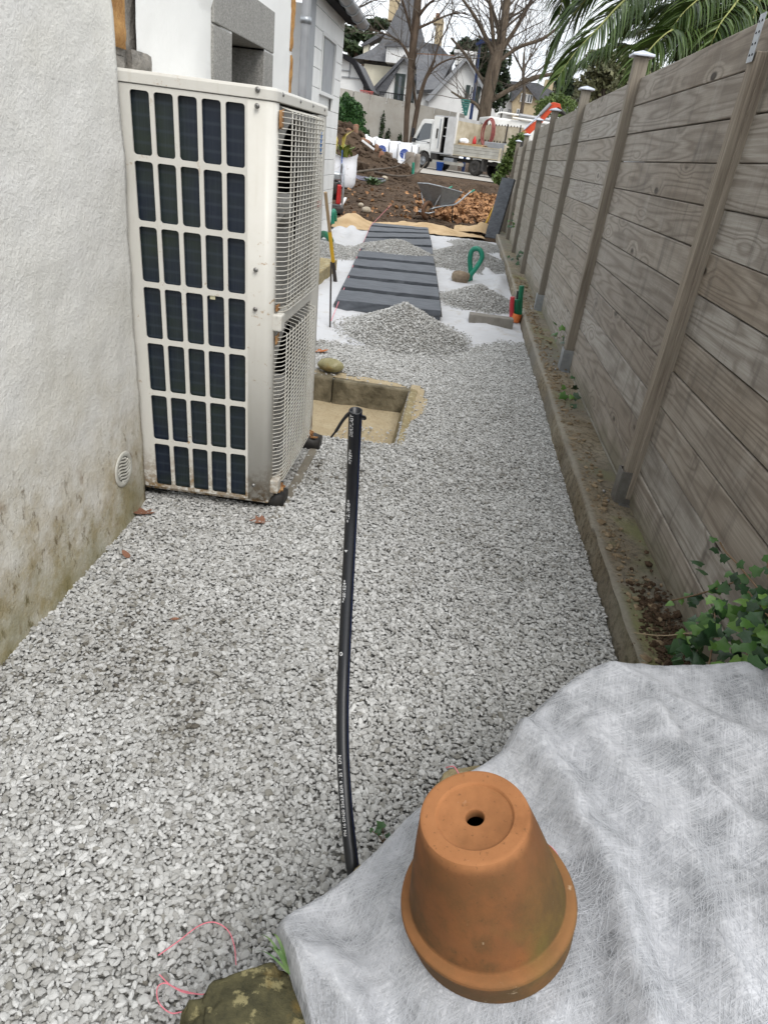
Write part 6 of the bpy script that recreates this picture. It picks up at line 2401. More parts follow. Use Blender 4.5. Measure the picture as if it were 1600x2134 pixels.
bare_tree('far_bare_tree', 'fine twigged bare tree above the far house', 80,
          [(1090, 210, 3.5), (1090, 160, 3), (1091, 130, 2.5), (1092, 110, 2)],
          [[(1090, 150, 2), (1075, 120, 1.5), (1062, 95, 1), (1050, 70, .7)], [(1091, 140, 2), (1108, 115, 1.5), (1122, 95, 1), (1135, 75, .7)], [(1092, 115, 1.6), (1094, 90, 1.2), (1096, 65, .8), (1099, 45, .6)], [(1090, 165, 1.6), (1110, 150, 1.2), (1130, 140, .8), (1145, 130, .6)]], 21, MAT['twig'], depth=4, twl=3.0, every=1)
bare_tree('left_bare_tree', 'bare tree whose thin branches reach in over the gutter', 58,
          [(650, 330, 7), (655, 200, 6), (660, 90, 5), (668, 0, 4)],
          [[(664, 60, 3), (700, 40, 2), (740, 18, 1.5), (790, -5, 1)], [(662, 80, 2.5), (700, 55, 1.6), (735, 38, 1.2), (780, 30, .8)], [(666, 20, 3), (710, -10, 2), (760, -30, 1.5), (800, -40, 1)]], 27, MAT['twig'], depth=3, twl=2.6)


def leaf_cloud(blobs, n, size, mat, name, parent, seed=0, flat=0.0, shell=.55):
    rg = np.random.default_rng(seed)
    vol = np.array([b[1][0] * b[1][1] * b[1][2] for b in blobs]) ** .7
    cnt = rg.multinomial(n, vol / vol.sum())
    Ps, Ts = [], []
    for (c, r), k in zip(blobs, cnt):
        d = rg.normal(size=(k, 3)); d /= np.linalg.norm(d, axis=1)[:, None]
        rad = rg.uniform(shell ** 3, 1, (k, 1)) ** (1 / 3)
        rad = rad * (1 + .18 * np.sin(d[:, :1] * 7 + d[:, 2:] * 9 + seed))
        P = d * rad
        Ts.append(np.clip(rg.beta(1.6, 2.2, k), 0, 1))
        Ps.append(np.array(c) + P * np.array(r))
    P = np.concatenate(Ps); T = np.concatenate(Ts)
    m = len(P)
    a = rg.normal(size=(m, 3)); a /= np.linalg.norm(a, axis=1)[:, None]
    b = np.cross(a, rg.normal(size=(m, 3))); b /= np.linalg.norm(b, axis=1)[:, None]
    s = size * rg.uniform(.55, 1.3, (m, 1))
    a, b = a * s, b * s * .55
    V = np.stack([P - a * .5, P + b * .5, P + a * .5, P - b * .5], 1).reshape(-1, 3)
    F = np.arange(4 * m).reshape(-1, 4)
    return npmesh(name, V - np.array(WL[parent.name]), F, mat, parent, tint=T)


def foliage_tree(name, label, Y, base, blobs, n, size, mat, seed, bark='twig', trunk_r=.15, shell=.5):
    b = atY(*base, Y)
    z0 = gz(Y) if Y > 16 else -.2
    e = empty(name, (b.x, Y, z0), label=label, cat='tree')
    B = []
    for (px, py, rpx, rpy, dy) in blobs:
        c = atY(px, py, Y + dy)
        B.append(((c.x, c.y, c.z), (rpx * Y / 1608, rpx * Y / 1608 * .9, rpy * Y / 1820)))
    top = max(q[0][2] for q in B)
    m = MB()
    m.tube(cr([(b.x, Y, z0 - .2), (b.x + .02 * Y / 20, Y, (z0 + top) / 2), (B[0][0][0], B[0][0][1], top)], 5), [trunk_r * (1 - .6 * i / 10) for i in range(11)], 8)
    for c, r in B:
        m.tube([(b.x, Y, z0 + (top - z0) * .5), ((b.x + c[0]) / 2, (Y + c[1]) / 2, (z0 + (top - z0) * .5 + c[2]) / 2 + .1), c], [trunk_r * .4, trunk_r * .3, trunk_r * .1], 6)
    m.build('trunk', MAT[bark], e)
    leaf_cloud(B, n, size, MAT[mat], 'crown', e, seed, shell=shell)
    return e


foliage_tree('laurel_hedge', 'rounded dark green laurel bush beside the concrete wall', 43, (730, 300), [(728, 250, 30, 48, 0), (722, 225, 24, 30, .5), (738, 275, 26, 36, -.4), (716, 270, 24, 40, 0), (738, 235, 22, 28, .3)], 9000, .16, 'leaf_hedge', 1, trunk_r=.12, shell=.6)
foliage_tree('maritime_pine', 'umbrella shaped pine behind the timbered house', 82, (735, 240), [(738, 72, 26, 10, 0), (765, 52, 30, 9, 2), (790, 48, 22, 8, 1), (725, 95, 22, 10, -1), (748, 108, 24, 10, 1), (722, 62, 14, 8, 2), (772, 78, 22, 8, 0), (730, 125, 20, 8, 1)], 7000, .55, 'leaf_pine', 2, 'barkdark', .35, .3)
foliage_tree('dark_cypress', 'broad dark cypress between annexe chimney and plane tree', 66, (1010, 230), [(985, 105, 32, 22, 0), (1010, 118, 34, 34, 0), (1030, 150, 32, 46, 0), (1000, 160, 32, 44, 1), (962, 112, 20, 14, 0), (1036, 195, 24, 30, 0), (970, 95, 18, 12, 1)], 9000, .36, 'leaf_cypress', 3, 'barkdark', .4, .6)
foliage_tree('golden_bush', 'olive green bush left of the orange crane arm', 48, (1145, 260), [(1138, 222, 22, 18, 0), (1158, 212, 24, 18, .5), (1176, 226, 24, 22, 0), (1130, 236, 16, 14, 0)], 3800, .16, 'leaf_bush', 4, shell=.5)
foliage_tree('dark_conifer', 'dark conifer beyond the far right house', 70, (1172, 230), [(1172, 165, 14, 20, 0), (1178, 185, 18, 22, 0), (1166, 150, 8, 12, 0)], 2400, .3, 'leaf_cypress', 5)
foliage_tree('olive_tree', 'olive green tree seen under the palm fronds above the fence', 21, (1262, 260), [(1250, 150, 34, 30, 0), (1290, 130, 36, 26, 1), (1225, 185, 26, 26, 0), (1300, 170, 34, 34, 0), (1265, 190, 34, 30, 1), (1240, 120, 18, 16, 0), (1330, 150, 30, 34, 1)], 5200, .13, 'leaf_olive', 6, shell=.25, trunk_r=.10)
foliage_tree('grey_shrub', 'greyish shrub peeking over the fence beside the second post', 13, (1390, 260), [(1325, 170, 34, 26, 0), (1365, 165, 34, 30, .5), (1300, 190, 30, 24, 0)], 2200, .09, 'leaf_olive', 7, shell=.2, trunk_r=.06)
foliage_tree('far_wood', 'band of distant green trees behind the far right house', 100, (1200, 240), [(1160, 200, 30, 22, 0), (1200, 195, 34, 30, 0), (1240, 200, 34, 34, 0), (1290, 205, 40, 36, 0), (1340, 210, 40, 36, 0)], 4200, .6, 'leaf_olive', 8)
foliage_tree('climbing_shrub', 'green climber tumbling over the far end of the fence', 16.6, (1066, 380), [(1070, 300, 10, 16, 0), (1060, 330, 12, 20, .1), (1050, 350, 14, 16, .2), (1040, 372, 16, 12, .1), (1085, 285, 10, 8, 0), (1072, 345, 9, 26, -.2)], 2600, .085, 'leaf_bush', 9, shell=.25, trunk_r=.03)
wc = empty('wall_climbers', (e0.x + 2, 46.6, gz(46)), label='thin dark climbers growing up the concrete wall', cat='climber')
cl = []
for (px, py, h) in ((765, 290, 24), (795, 275, 20), (797, 255, 22), (808, 285, 16), (833, 292, 14)):
    q = max(0, min(1, (px - 700) / 268)); Yq = 46.5 + 3 * q - .15
    c = atY(px, py, Yq); cl.append(((c.x, c.y, c.z), (.14, .05, h * Yq / 1820)))
leaf_cloud(cl, 700, .14, MAT['leaf_ivydark'], 'leaves', wc, 11)

# ------------------------------------------------------------------ palm
PYc = 8.6
pc_ = atY(1610, -150, PYc)
palm = empty('palm_tree', (pc_.x + .5, PYc + .3, -.2), label='green date palm arching over the top of the fence', cat='palm')
MB().tube(cr([(pc_.x + .5, PYc + .3, -.3), (pc_.x + .4, PYc + .2, 1.6), (pc_.x, PYc, pc_.z - .1)], 8), [.24] * 14 + [.26, .28, .26], 14).build('trunk', MAT['barkpalm'], palm)


def frond(pts, n=84, ll=.46, seed=0, droop=.55, w=.0088):
    rr = random.Random(seed)
    C_ = cr(pts, 14)
    m = MB().tube(C_, [.017 * (1 - .85 * i / len(C_)) + .002 for i in range(len(C_))], 6)
    ro = m.build('frond_rib', MAT['palmrib'], palm)
    V, F, T = [], [], []
    N = len(C_)
    for k in range(n):
        t = .16 + .84 * k / n
        i = min(int(t * (N - 1)), N - 2)
        p = C_[i].lerp(C_[i + 1], t * (N - 1) - i)
        T_ = (C_[i + 1] - C_[i]).normalized()
        sd_ = T_.cross(Vector((0, 0, 1)))
        sd_ = sd_.normalized() if sd_.length > .05 else CX.copy()
        up_ = sd_.cross(T_)
        for s in (-1, 1):
            L = ll * (math.sin(min(1, t * 1.15) * 2.6 + .35) * .75 + .28) * rr.uniform(.85, 1.12)
            d = (sd_ * s * .78 + T_ * (.55 + .35 * t) + up_ * rr.uniform(.02, .30)).normalized()
            q0 = p
            pts_ = [q0]
            for j in range(4):
                d = (d + Vector((0, 0, -droop * .22 * (j + 1) * rr.uniform(.7, 1.3)))).normalized()
                q0 = q0 + d * L / 4
                pts_.append(q0)
            nrm = (d.cross(sd_ * s)).normalized() if d.cross(sd_ * s).length > .01 else up_
            wv = T_ * .7 + up_ * .7 * rr.uniform(-1, 1)
            wv = (wv - d * wv.dot(d)).normalized() * w
            b = len(V)
            for j, q in enumerate(pts_):
                k_ = (1.0, 1.15, .95, .6, .06)[j]
                V += [q - wv * k_, q + wv * k_]
            tt = rr.random() * .75 + (.25 if s > 0 else 0)
            for j in range(4):
                F.append((b + 2 * j, b + 2 * j + 1, b + 2 * j + 3, b + 2 * j + 2)); T.append(tt)
    npmesh('frond_leaflets', np.array([tuple(v) for v in V]) - np.array(WL[palm.name]), np.array(F), MAT['palmleaf'], ro, tint=np.array(T))


def fpx(L, Ys):
    return [pc_] + [atY(x, y, Y) for (x, y), Y in zip(L, Ys)]


frond(fpx([(1400, -60), (1308, -5), (1246, 58), (1196, 112), (1160, 165)], (8.3, 8.0, 7.8, 7.7, 7.6)), seed=1, ll=.55)
frond(fpx([(1470, 30), (1420, 53), (1385, 72), (1350, 108), (1318, 160)], (8.1, 7.7, 7.5, 7.35, 7.25)), seed=2, ll=.50)
frond(fpx([(1420, 60), (1341, 92), (1284, 95), (1246, 108), (1210, 132), (1183, 172)], (8.7, 8.7, 8.7, 8.7, 8.7, 8.7)), seed=3, ll=.40)
frond(fpx([(1380, -110), (1260, -40), (1205, 15), (1165, 75), (1138, 140)], (8.8, 8.9, 9.0, 9.0, 9.0)), seed=4, ll=.5)
frond(fpx([(1350, -150), (1220, -90), (1180, -30), (1165, 30)], (9.3, 9.6, 9.8, 9.9)), seed=5, ll=.5)
frond(fpx([(1500, 0), (1530, 40), (1555, 70), (1575, 105)], (8.3, 8.1, 8.0, 7.9)), seed=6)
frond(fpx([(1460, -20), (1440, 30), (1425, 80), (1415, 140)], (9.0, 9.3, 9.4, 9.5)), seed=7, ll=.5)
frond(fpx([(1540, -60), (1600, -10), (1650, 50), (1690, 120)], (8.5, 8.5, 8.5, 8.5)), seed=8)
frond(fpx([(1440, -60), (1370, -20), (1310, 40), (1270, 110)], (9.2, 9.4, 9.5, 9.5)), seed=9, ll=.5)
frond(fpx([(1520, -20), (1500, 40), (1480, 90), (1470, 130)], (9.2, 9.6, 9.8, 9.9)), seed=10, ll=.5)
frond(fpx([(1570, -40), (1590, 20), (1600, 80), (1605, 130)], (9.0, 9.3, 9.4, 9.5)), seed=11, ll=.5)
frond(fpx([(1560, -160), (1640, -220), (1740, -220), (1830, -160)], (9.0, 9.3, 9.5, 9.5)), seed=12)
frond(fpx([(1450, -220), (1380, -300), (1280, -320), (1190, -260)], (9.0, 9.3, 9.5, 9.5)), seed=13)
frond(fpx([(1500, -230), (1520, -330), (1560, -380), (1620, -380)], (8.0, 7.4, 6.9, 6.6)), seed=14)
frond(fpx([(1440, 10), (1390, 40), (1350, 60), (1300, 70)], (9.6, 10.2, 10.6, 10.9)), seed=15, ll=.5)
frond(fpx([(1500, 20), (1520, 60), (1530, 95), (1535, 125)], (9.8, 10.2, 10.5, 10.6)), seed=16, ll=.55)
frond(fpx([(1480, -10), (1400, 10), (1340, 30), (1290, 60)], (8.9, 9.0, 9.0, 9.1)), seed=17, ll=.45)

# ------------------------------------------------------------------ big bags
def big_bag(px, Y, w, h, logo, label, seed):
    p = atY(px, 320, Y)
    e = empty('big_bag', (p.x, Y, gz(Y) + .03), (0, 0, R(random.uniform(-8, 8))), label, 'big bag', 'white builder bags')
    vs = []
    nu = 24
    lv = [(0, .90), (.12, .98), (.45, 1.03), (.75, 1.0), (.93, .92), (1.0, .80)]
    for z, k in lv:
        for i in range(nu):
            a = 2 * math.pi * i / nu
            q = w / 2 * k / (abs(math.cos(a)) ** 5 + abs(math.sin(a)) ** 5) ** .2
            ear = .10 * abs(math.sin(2 * a)) ** 3 if z == 1.0 else 0
            vs.append((q * math.cos(a) * (1 + .03 * fn(i, z * 5, .8, seed)), q * math.sin(a) * (1 + .03 * fn(i, z * 5, .8, seed + 3)), h * z + ear * h))
    b = MB().add(vs, [(j * nu + i, j * nu + (i + 1) % nu, (j + 1) * nu + (i + 1) % nu, (j + 1) * nu + i) for j in range(len(lv) - 1) for i in range(nu)] + [tuple(5 * nu + i for i in range(nu))], True)
    b.build('sack', MAT['bag'], e, local=True)
    for s in (-1, 1):
        MB().tube(cr([(s * w * .46, -w * .47, h * .8), (s * w * .44, -w * .44, h * 1.08), (s * w * .30, -w * .40, h * 1.02)], 5), .02, 6).build('lifting_loop', MAT['bag'], e, local=True)
        MB().bar((s * w * .465, -w * .49, 0.02), (s * w * .47, -w * .49, h * .98), .045, .03).build('seam', MAT['iron'], e, local=True)
    if logo:
        yy = -w / 2 * 1.035 - .006
        L = MB()
        N = 30
        r0 = .235 * w / .8
        cz = h * .58
        lg = MB()
        lg.add([(0, yy, cz)] + [(r0 * math.cos(2 * math.pi * k / N), yy, cz + r0 * math.sin(2 * math.pi * k / N)) for k in range(N)], [(0, 1 + k, 1 + (k + 1) % N) for k in range(N)])
        lo = lg.build('logo', MAT['blueprint'], e, local=True)
        br = MB()
        br.bar((0, yy - .004, cz - r0), (0, yy - .004, cz + .02), .05, .004)
        for a in (25, 50, 75, 105, 130, 155):
            br.bar((0, yy - .005, cz - .08 + .0015 * abs(90 - a)), (r0 * math.cos(R(a)), yy - .005, cz - .05 + r0 * math.sin(R(a)) * 1.1), .022, .004)
        for a in (-20, 200):
            br.bar((0, yy - .005, cz - .12), (r0 * math.cos(R(a)), yy - .005, cz + r0 * math.sin(R(a)) * .6), .022, .004)
        br.build('tree_mark', MAT['bag'], lo, local=True)
        MB().box((0, yy, cz - r0 - .09), (.36 * w, .003, .025)).build('print_line', simple('grey_blue_print', (.30, .36, .50), (.26, .32, .46), 10, .8) if 'grey_blue_print' not in bpy.data.materials else bpy.data.materials['grey_blue_print'], e, local=True)


big_bag(842, 39.6, .78, 1.02, True, 'white big bag with navy tree emblem closest to the truck cab', 1)
big_bag(818, 40.6, .80, 1.02, False, 'plain white big bag between the two with tree emblems', 2)
big_bag(795, 40.2, .80, 1.05, True, 'white big bag with navy tree emblem half behind the spoil heap', 3)
big_bag(858, 41.6, .76, 1.0, False, 'plain white big bag squeezed against the truck cab', 4)
big_bag(772, 41.0, .80, 1.1, False, 'plain white big bag behind the crest of the spoil heap', 5)
big_bag(750, 41.4, .80, 1.15, False, 'white big bag beside the laurel bush', 6)
for k, (px, py) in enumerate(((716, 283), (731, 285), (745, 287))):
    a = atY(px, py, 38.5)
    pr = a + Vector((0, 0, -.25))
    tag(corrugated([pr, pr + Vector((.05, 0, .16)), pr + Vector((-.04, 0, .34))], .05, simple('mint_%d' % k, (.30, .62, .42), (.26, .55, .36), 8, .5), 'mint_pipe', pitch=.05), ['pale mint pipe end above the spoil heap, leftmost', 'pale mint pipe end above the spoil heap, middle one', 'pale mint pipe end above the spoil heap, nearest the bags'][k], 'pipe', 'mint pipe ends')

# ------------------------------------------------------------------ tipper truck
rw = atY(990, 352, 39.6)
hd = Vector((-.80, .60, 0)); lf = Vector((-.60, -.80, 0))
org = Vector((rw.x, 39.6, gz(39.6) + .03)) - lf * .86
tk = empty('works_truck', tuple(org), (0, 0, math.atan2(hd.y, hd.x)), 'white works truck with open tool locker and low dropside bed', 'truck')


def tbx(name, x0, x1, y0, y1, z0, z1, mat, parent=None, bevel=.0):
    return MB().box(((x0 + x1) / 2, (y0 + y1) / 2, (z0 + z1) / 2), (x1 - x0, y1 - y0, z1 - z0)).build(name, MAT[mat], parent or tk, local=True, bevel=bevel)


WBs = 3.5
for (x, y, wd) in ((0, .80, .38), (0, -.80, .38), (WBs, .88, .22), (WBs, -.88, .22)):
    m = Matrix.Translation((x, y, .38)) @ Matrix.Rotation(R(90), 4, 'X')
    h = wd / 2
    wo = MB().lathe([(.20, -h), (.33, -h), (.375, -h * .7), (.38, 0), (.375, h * .7), (.33, h), (.20, h)], 28, m=m).build('wheel', MAT['tyre'], tk, local=True)
    s = 1 if y > 0 else -1
    MB().lathe([(0, .02), (.06, .02), (.08, -.02), (.15, -.03), (.20, .0), (.21, .01), (.215, -.02)] if x else [(0, -.06), (.08, -.06), (.12, -.10), (.2, -.02), (.21, .0), (.215, -.02)], 24, m=Matrix.Translation((x, y + s * h, .38)) @ Matrix.Rotation(R(-90 * s), 4, 'X')).build('rim', MAT['galv' if x else 'chassis'], wo, local=True)
tbx('chassis_rail', -1.3, WBs + .9, .30, .42, .55, .72, 'chassis')
tbx('chassis_rail', -1.3, WBs + .9, -.42, -.30, .55, .72, 'chassis')
tbx('side_guard', .75, WBs - .6, .88, .92, .36, .50, 'alu')
tbx('mudguard', -.55, -.42, .62, 1.0, .25, .85, 'chassis')
tbx('fuel_tank', 1.5, 2.2, .50, .86, .40, .68, 'galv', bevel=.05)
# cab
cabp = [(WBs - .45, .55), (WBs - .45, 2.28), (WBs - .30, 2.36), (WBs + .28, 2.34), (WBs + .40, 2.26), (WBs + .92, 1.38), (WBs + .98, 1.2), (WBs + .98, .50), (WBs + .44, .50), (WBs + .40, .66), (WBs + .25, .83), (WBs, .88), (WBs - .25, .83), (WBs - .40, .66), (WBs - .42, .55)]
MB().prism(cabp, 'y', -.95, .95).build('cab', MAT['truckwhite'], tk, local=True, fixn=True, bevel=.04)
MB().prism([(WBs - .30, 1.45), (WBs - .30, 2.15), (WBs + .18, 2.15), (WBs + .34, 2.02), (WBs + .70, 1.32), (WBs + .55, 1.28)], 'y', .94, .965).build('side_window', MAT['glass'], tk, local=True, fixn=True)
MB().add([(WBs + .44, -.85, 2.21), (WBs + .44, .85, 2.21), (WBs + .93, .85, 1.40), (WBs + .93, -.85, 1.40)], [(0, 1, 2, 3)]).build('windscreen', MAT['glass'], tk, local=True)
tbx('door_line', WBs - .36, WBs - .345, .952, .957, .95, 2.2, 'chassis')
tbx('door_line', WBs - .36, WBs + .90, .952, .957, 1.20, 1.215, 'truckgrey')
tbx('door_handle', WBs - .30, WBs - .15, .955, .98, 1.24, 1.28, 'chassis')
MB().bar((WBs + .78, 1.0, 1.62), (WBs + .80, 1.16, 1.66), .03).build('mirror_arm', MAT['black'], tk, local=True)
tbx('mirror', WBs + .72, WBs + .82, 1.08, 1.26, 1.42, 1.86, 'black', bevel=.03)
tbx('mirror', WBs + .66, WBs + .86, .98, 1.12, 1.20, 1.40, 'black', bevel=.03)
tbx('bumper', WBs + .5, WBs + 1.02, -.95, .95, .36, .55, 'chassis', bevel=.03)
tbx('cab_step', WBs - .9, WBs - .42, .70, .93, .50, .86, 'chassis')
tbx('warning_sticker', WBs + .42, WBs + .58, .952, .958, .82, 1.08, 'yellow')
tv, tf = text_mesh('ARLEQUIN', .16)
gs = simple('green_emblem', (.22, .48, .10), (.18, .42, .08), 5, .6)
N = 14
em = MB()
for k in range(N):
    a0, a1 = math.pi * k / N, math.pi * (k + 1) / N
    em.add([(WBs + .25 - r * math.cos(a), .958, 1.40 + r * math.sin(a) * .55) for a, r in ((a0, .16), (a1, .16), (a1, .11), (a0, .11))], [(0, 1, 2, 3)])
em.build('green_emblem', gs, tk, local=True)
tbx('name_strip', WBs - .15, WBs + .60, .953, .957, 1.275, 1.31, 'zinc')
# locker behind the cab
LX0, LX1 = WBs - 1.95, WBs - .5
lk = tbx('locker_back', LX0, LX1, -1.0, -.95, .85, 2.55, 'truckgrey')
tbx('locker_roof', LX0, LX1, -1.0, 1.0, 2.50, 2.56, 'truckgrey')
tbx('locker_floor', LX0, LX1, -1.0, 1.0, .80, .86, 'truckgrey')
tbx('locker_wall', LX0, LX0 + .06, -1.0, 1.0, .86, 2.5, 'truckgrey')
tbx('locker_wall', LX1 - .06, LX1, -1.0, 1.0, .86, 2.5, 'truckgrey')
dr = tbx('locker_door', LX1 - .62, LX1, 1.0, 1.05, .86, 2.5, 'truckwhite', bevel=.01)
tbx('hinge_bar', LX1 - .50, LX1 - .46, 1.05, 1.09, 1.05, 2.4, 'galv', dr)
tbx('door_latch', LX1 - .36, LX1 - .28, 1.05, 1.09, 1.5, 1.95, 'chassis', dr)
MB().box((LX0 + .02, 1.28, 1.68), (.05, .62, 1.66), rz=R(-12)).build('open_door', MAT['truckgrey'], tk, local=True)
tbx('locker_shelf', LX0 + .06, LX1 - .62, -.9, .9, 1.62, 1.66, 'truckwhite')
tbx('locker_shelf', LX0 + .06, LX1 - .62, -.9, .9, 2.02, 2.05, 'truckwhite')
tbx('locker_inside', LX0 + .06, LX1 - .06, -.94, .2, .86, 2.5, 'dark')
tbx('white_crate', LX0 + .16, LX0 + .55, .5, .88, 2.06, 2.36, 'truckwhite')
tbx('dark_crate', LX0 + .12, LX0 + .60, .45, .88, 1.67, 1.98, 'chassis')
tbx('red_machine', LX0 + .2, LX0 + .6, .5, .9, .88, 1.15, 'red', bevel=.06)
# bed
BX0, BX1 = -1.45, LX0 - .04
tbx('bed_floor', BX0, BX1, -1.0, 1.0, .80, .90, 'chassis')
for k in range(3):
    z0 = .86 + k * .155
    tbx('dropside_plank', BX0 + .03, BX1 - .02, 1.0, 1.035, z0, z0 + .145, 'alu', bevel=.01)
    tbx('dropside_plank', BX0 + .03, BX1 - .02, -1.035, -1.0, z0, z0 + .145, 'alu', bevel=.01)
tbx('dropside_rail', BX0 - .0, BX1, 1.03, 1.05, 1.31, 1.35, 'truckcream')
tbx('dropside_rail', BX0 - .0, BX1, 1.03, 1.05, .83, .87, 'truckcream')
tbx('corner_post', BX0 - .06, BX0 + .02, .96, 1.06, .80, 1.38, 'truckcream')
tbx('corner_post', BX1 - .04, BX1 + .06, .96, 1.06, .80, 2.75, 'truckwhite')
tbx('tailgate', BX0 - .06, BX0 - .02, -1.0, 1.0, .82, 1.32, 'alu')
tbx('far_board', BX0 + .1, BX1, -1.04, -1.0, 1.32, 2.45, 'truckcream')
hb = tbx('headboard', BX1 - .03, BX1 + .03, -1.0, 1.0, .9, 2.4, 'truckcream')
for k in range(14):
    x = BX1 - .15 - k * .19
    tbx('rack_prong', x, x + .035, -1.0, -.96, 1.62, 1.74, 'iron')
    tbx('rack_prong', x + .05, x + .085, -1.02, -.98, 2.42, 2.50, 'iron')
for x in (BX1 - .9, BX1 - 1.8, BX1 - 2.6):
    tbx('rack_post', x, x + .05, -.99, -.95, .9, 2.55, 'iron')
tbx('tail_block', BX0 - .55, BX0 - .10, -.8, .9, .90, 1.55, 'truckcream', bevel=.03)
tbx('tail_light', BX0 - .57, BX0 - .54, .3, .8, 1.0, 1.15, 'orange')
tbx('stone_load', BX0 + .2, BX0 + 1.5, -.8, .4, .9, 1.62, 'zinc', bevel=.03)
# things on the truck
M_tk = Matrix.Translation(org) @ Matrix.Rotation(math.atan2(hd.y, hd.x), 4, 'Z')


def tk_pt(x, y, z): return M_tk @ Vector((x, y, z))


for k, (dx, rr_, ry_) in enumerate(((0, .34, .62),)):
    P = []
    for q in range(130):
        a = q / 130 * 6.28 * 5
        P.append(tk_pt(BX1 - .92 + (rr_ + .05 * math.sin(a * .43)) * math.sin(a), -.55 + .08 * math.sin(a * .7), 2.06 + (ry_ + .05 * math.sin(a * .31)) * math.cos(a)))
    tag(MB().tube(P, .035, 7).build('hose_bundle', MAT['redhose']), 'coil of red brown hose hanging on the truck rack', 'hose')
pal = empty('pallet', tuple(tk_pt(.55, .35, .92)), (0, 0, math.atan2(hd.y, hd.x)), 'wooden pallet lying on the truck bed', 'pallet')
for k in range(6): MB().box((-.65 + k * .26, 0, .50), (.12, 1.1, .03)).build('slat', MAT['palletwood'], pal, local=True)
for k in range(3):
    MB().box((0, -.5 + k * .5, .445), (1.5, .1, .06)).build('bearer', MAT['palletwood'], pal, local=True)
MB().box((0, .0, .2), (1.4, 1.0, .40)).build('load_below', MAT['chassis'], pal, local=True)
tag(MB().lathe([(0, 0), (.09, 0), (.10, .04), (.095, .2), (.04, .3), (.035, .36), (0, .37)], 16, m=Matrix.Translation(tk_pt(.9, .1, 1.44))).build('red_can', MAT['red']), 'small red can standing behind the pallet on the truck', 'can')
tag(link('white_sack', rock_mesh(tuple(tk_pt(1.25, .5, 1.50)), (.26, .2, .17), 90, sub=3, amp=.25), MAT['bag']), 'white crumpled sack on the truck bed by the headboard', 'sack')
bk = tk_pt(2.05, 1.25, -.02)
bu = MB().lathe([(0, .0), (.15, .0), (.20, .42), (.215, .42), (.215, .44), (.19, .44), (.14, .03), (0, .03)], 24, m=Matrix.Translation(bk))
tag(bu.build('blue_bucket', MAT['bucket']), 'blue plastic bucket on the road beside the truck', 'bucket')

# ------------------------------------------------------------------ box van, crane arm, lamp post, net
vy = 44.5
van = empty('box_van', (atY(1060, 300, vy).x + 1.45, vy, gz(vy) + .03), (0, 0, R(14)), 'white box van parked behind the truck with pipe rack on top', 'van')
MB().box((.0, 1.1, 1.70), (5.8, 2.2, 2.45)).build('body', MAT['truckwhite'], van, local=True, bevel=.08)
for x in (-.0, ):
    MB().box((x + .35, -.012, 1.75), (.07, .03, 1.7)).build('door_gap', MAT['dark'], van, local=True)
MB().box((-1.4, -.01, 2.05), (2.2, .025, .04)).build('trim_line', MAT['truckgrey'], van, local=True)
MB().box((1.6, -.01, 1.95), (2.2, .025, .04)).build('trim_line', MAT['truckgrey'], van, local=True)
MB().box((-1.55, -.03, 1.12), (.16, .06, .24)).build('door_handle', MAT['black'], van, local=True, bevel=.02)
for x in (-1.9, 1.9):
    MB().lathe([(0, -.1), (.25, -.12), (.36, -.1), (.38, 0), (.36, .1)], 24, m=Matrix.Translation((x, .12, .38)) @ Matrix.Rotation(R(90), 4, 'X')).build('wheel', MAT['tyre'], van, local=True)
MB().tube([(-2.5, .1, 2.98), (-2.4, .1, 3.14), (-2.2, .1, 3.18), (2.6, .1, 3.12)], .05, 8).build('roof_rack', MAT['truckwhite'], van, local=True)
MB().tube([(-1.2, .0, 3.15), (3.2, .0, 3.09)], .11, 10).build('rack_tube', MAT['zinc'], van, local=True)
MB().tube([(-1.6, -.1, 3.0), (.8, -.1, 2.96)], [.05, .09], 10).build('ladder_tube', MAT['truckwhite'], van, local=True)
for x in (-2.2, 0, 2.2): MB().box((x, .1, 3.03), (.08, .08, .25)).build('rack_foot', MAT['chassis'], van, local=True)

CY_ = 35.0
cr_ = empty('crane_arm', (atY(1090, 320, CY_).x, CY_, gz(CY_)), label='orange red hydraulic crane arm rising over the fence', cat='crane')
c0_, c1_, c2_, c3_ = atY(1091, 276, CY_), atY(1125, 248, CY_), atY(1157, 224, CY_), atY(1178, 238, CY_)
MB().bar((c0_.x, CY_, gz(CY_) - .1), c0_, .35, .35).build('column', MAT['chassis'], cr_)
ar = MB()
ar.prism([(c0_.x - .10, c0_.z - .08), (c0_.x - .02, c0_.z + .12), (c1_.x, c1_.z + .08), (c2_.x - .35, c2_.z + .10), (c2_.x - .12, c2_.z + .20), (c2_.x + .16, c2_.z + .16), (c2_.x + .26, c2_.z - .04), (c2_.x + .10, c2_.z + .02), (c2_.x - .10, c2_.z - .10), (c1_.x + .1, c1_.z - .14), (c0_.x + .16, c0_.z - .14)], 'y', CY_ - .15, CY_ + .15)
ar.build('boom', MAT['orange'], cr_, fixn=True, bevel=.02)
MB().tube([c0_ + Vector((-.02, -.22, .12)), c1_ + Vector((-.05, -.22, .18))], .035, 8).build('ram_rod', MAT['capmetal'], cr_)
MB().tube([c1_ + Vector((-.05, -.22, .17)), c2_ + Vector((-.25, -.22, .12))], .07, 10).build('ram_barrel', MAT['zinc'], cr_)
MB().tube([c2_ + Vector((.1, 0, 0)), c3_], [.11, .06], 8).build('jib', MAT['chassis'], cr_)
MB().lathe([(0, -.2), (.1, -.2), (.1, .2), (0, .2)], 14, m=Matrix.Translation(c0_) @ Matrix.Rotation(R(90), 4, 'X')).build('pivot', MAT['rust'], cr_)

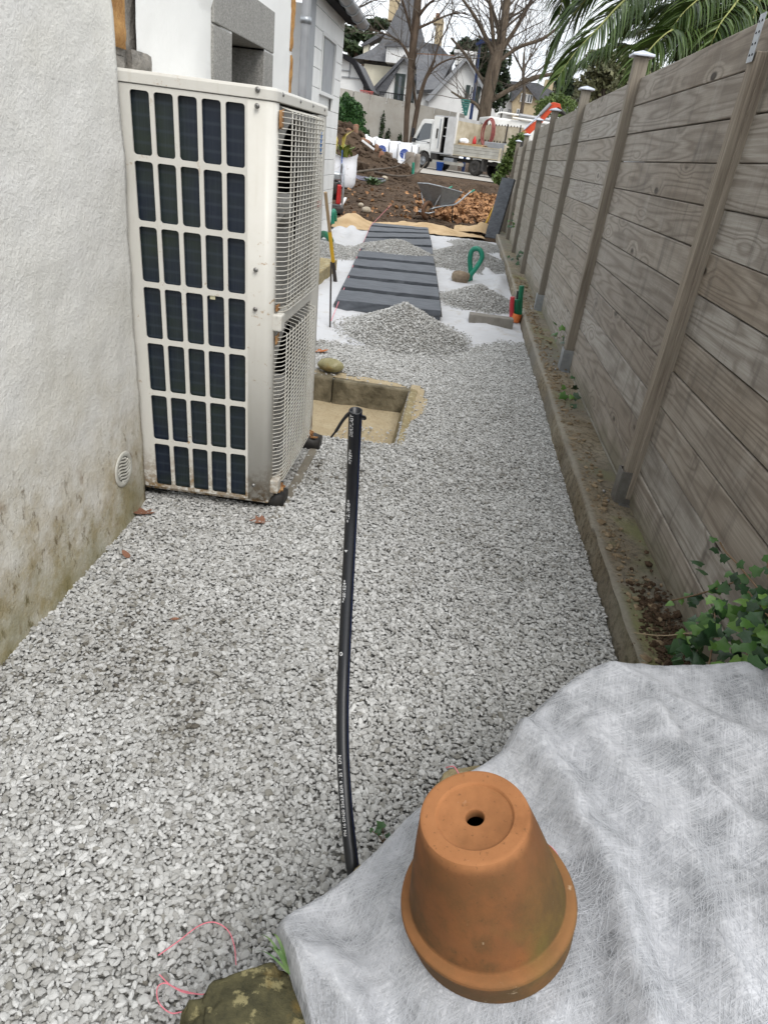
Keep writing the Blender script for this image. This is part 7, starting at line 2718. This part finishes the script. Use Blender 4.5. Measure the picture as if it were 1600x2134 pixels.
ly = 48.5
lamp = empty('lamp_post', (atY(982, 262, ly).x, ly, gz(ly)), label='dark blue lamp post leaning beside the plane tree', cat='lamp post')
MB().tube([(atY(982, 262, ly).x - .1, ly, gz(ly) - .1), atY(982, 235, ly), atY(993, 150, ly), atY(1001, 84, ly)], [.10, .10, .08, .06], 10).build('pole', MAT['bluepole'], lamp)
MB().tube(cr([atY(1001, 86, ly), atY(1004, 80, ly), atY(1012, 78, ly)], 5), .05, 8).build('arm', MAT['bluepole'], lamp)
MB().prism(pp([(990, 90), (1004, 82), (1022, 80), (1024, 84), (1006, 90), (994, 95)], ly), 'y', ly - .25, ly + .25).build('lantern', MAT['bluepole'], lamp, fixn=True)
ny_ = 43.2
na, nb = atY(970, 208, ny_), atY(970, 240, ny_)
net = empty('hanging_net', tuple(nb), label='teal conical net hanging above the truck rack', cat='net')
nm = MB()
r0 = 9 * ny_ / 1608
for k in range(16):
    a = 2 * math.pi * k / 16
    nm.tube([(na.x + r0 * math.cos(a), na.y + r0 * math.sin(a), na.z), (nb.x + .25 * r0 * math.cos(a + .5), nb.y + .25 * r0 * math.sin(a + .5), nb.z)], .022, 4)
for q in range(6):
    t = q / 6; r = r0 * (1 - .75 * t); z = na.z + (nb.z - na.z) * t
    nm.tube([(na.x + r * math.cos(2 * math.pi * k / 16), na.y + r * math.sin(2 * math.pi * k / 16), z) for k in range(17)], .02, 4)
nm.build('mesh', MAT['net'], net)
MB().tube([na + Vector((0, 0, 0)), atY(985, 190, ny_ + 2), atY(990, 172, 48.3)], .03, 6).build('pole', MAT['iron'], net)
for k, (L_, Y_) in enumerate((([(1540, -60), (1480, -20), (1430, 20), (1390, 70)], (8.2, 7.9, 7.7, 7.6)), ([(1560, -40), (1530, 10), (1500, 50), (1480, 95)], (8.0, 7.7, 7.5, 7.4)),
                              ([(1500, -80), (1400, -40), (1330, 10), (1280, 70)], (8.6, 8.6, 8.6, 8.6)), ([(1590, -30), (1575, 20), (1560, 60), (1550, 100)], (8.3, 8.1, 8.0, 7.9)),
                              ([(1520, -110), (1420, -70), (1340, -20), (1270, 20)], (9.4, 9.8, 10, 10.2)), ([(1550, 0), (1500, 40), (1460, 70), (1420, 110)], (9.4, 9.8, 10.0, 10.2)))):
    frond(fpx(L_, Y_), seed=30 + k, ll=.52)
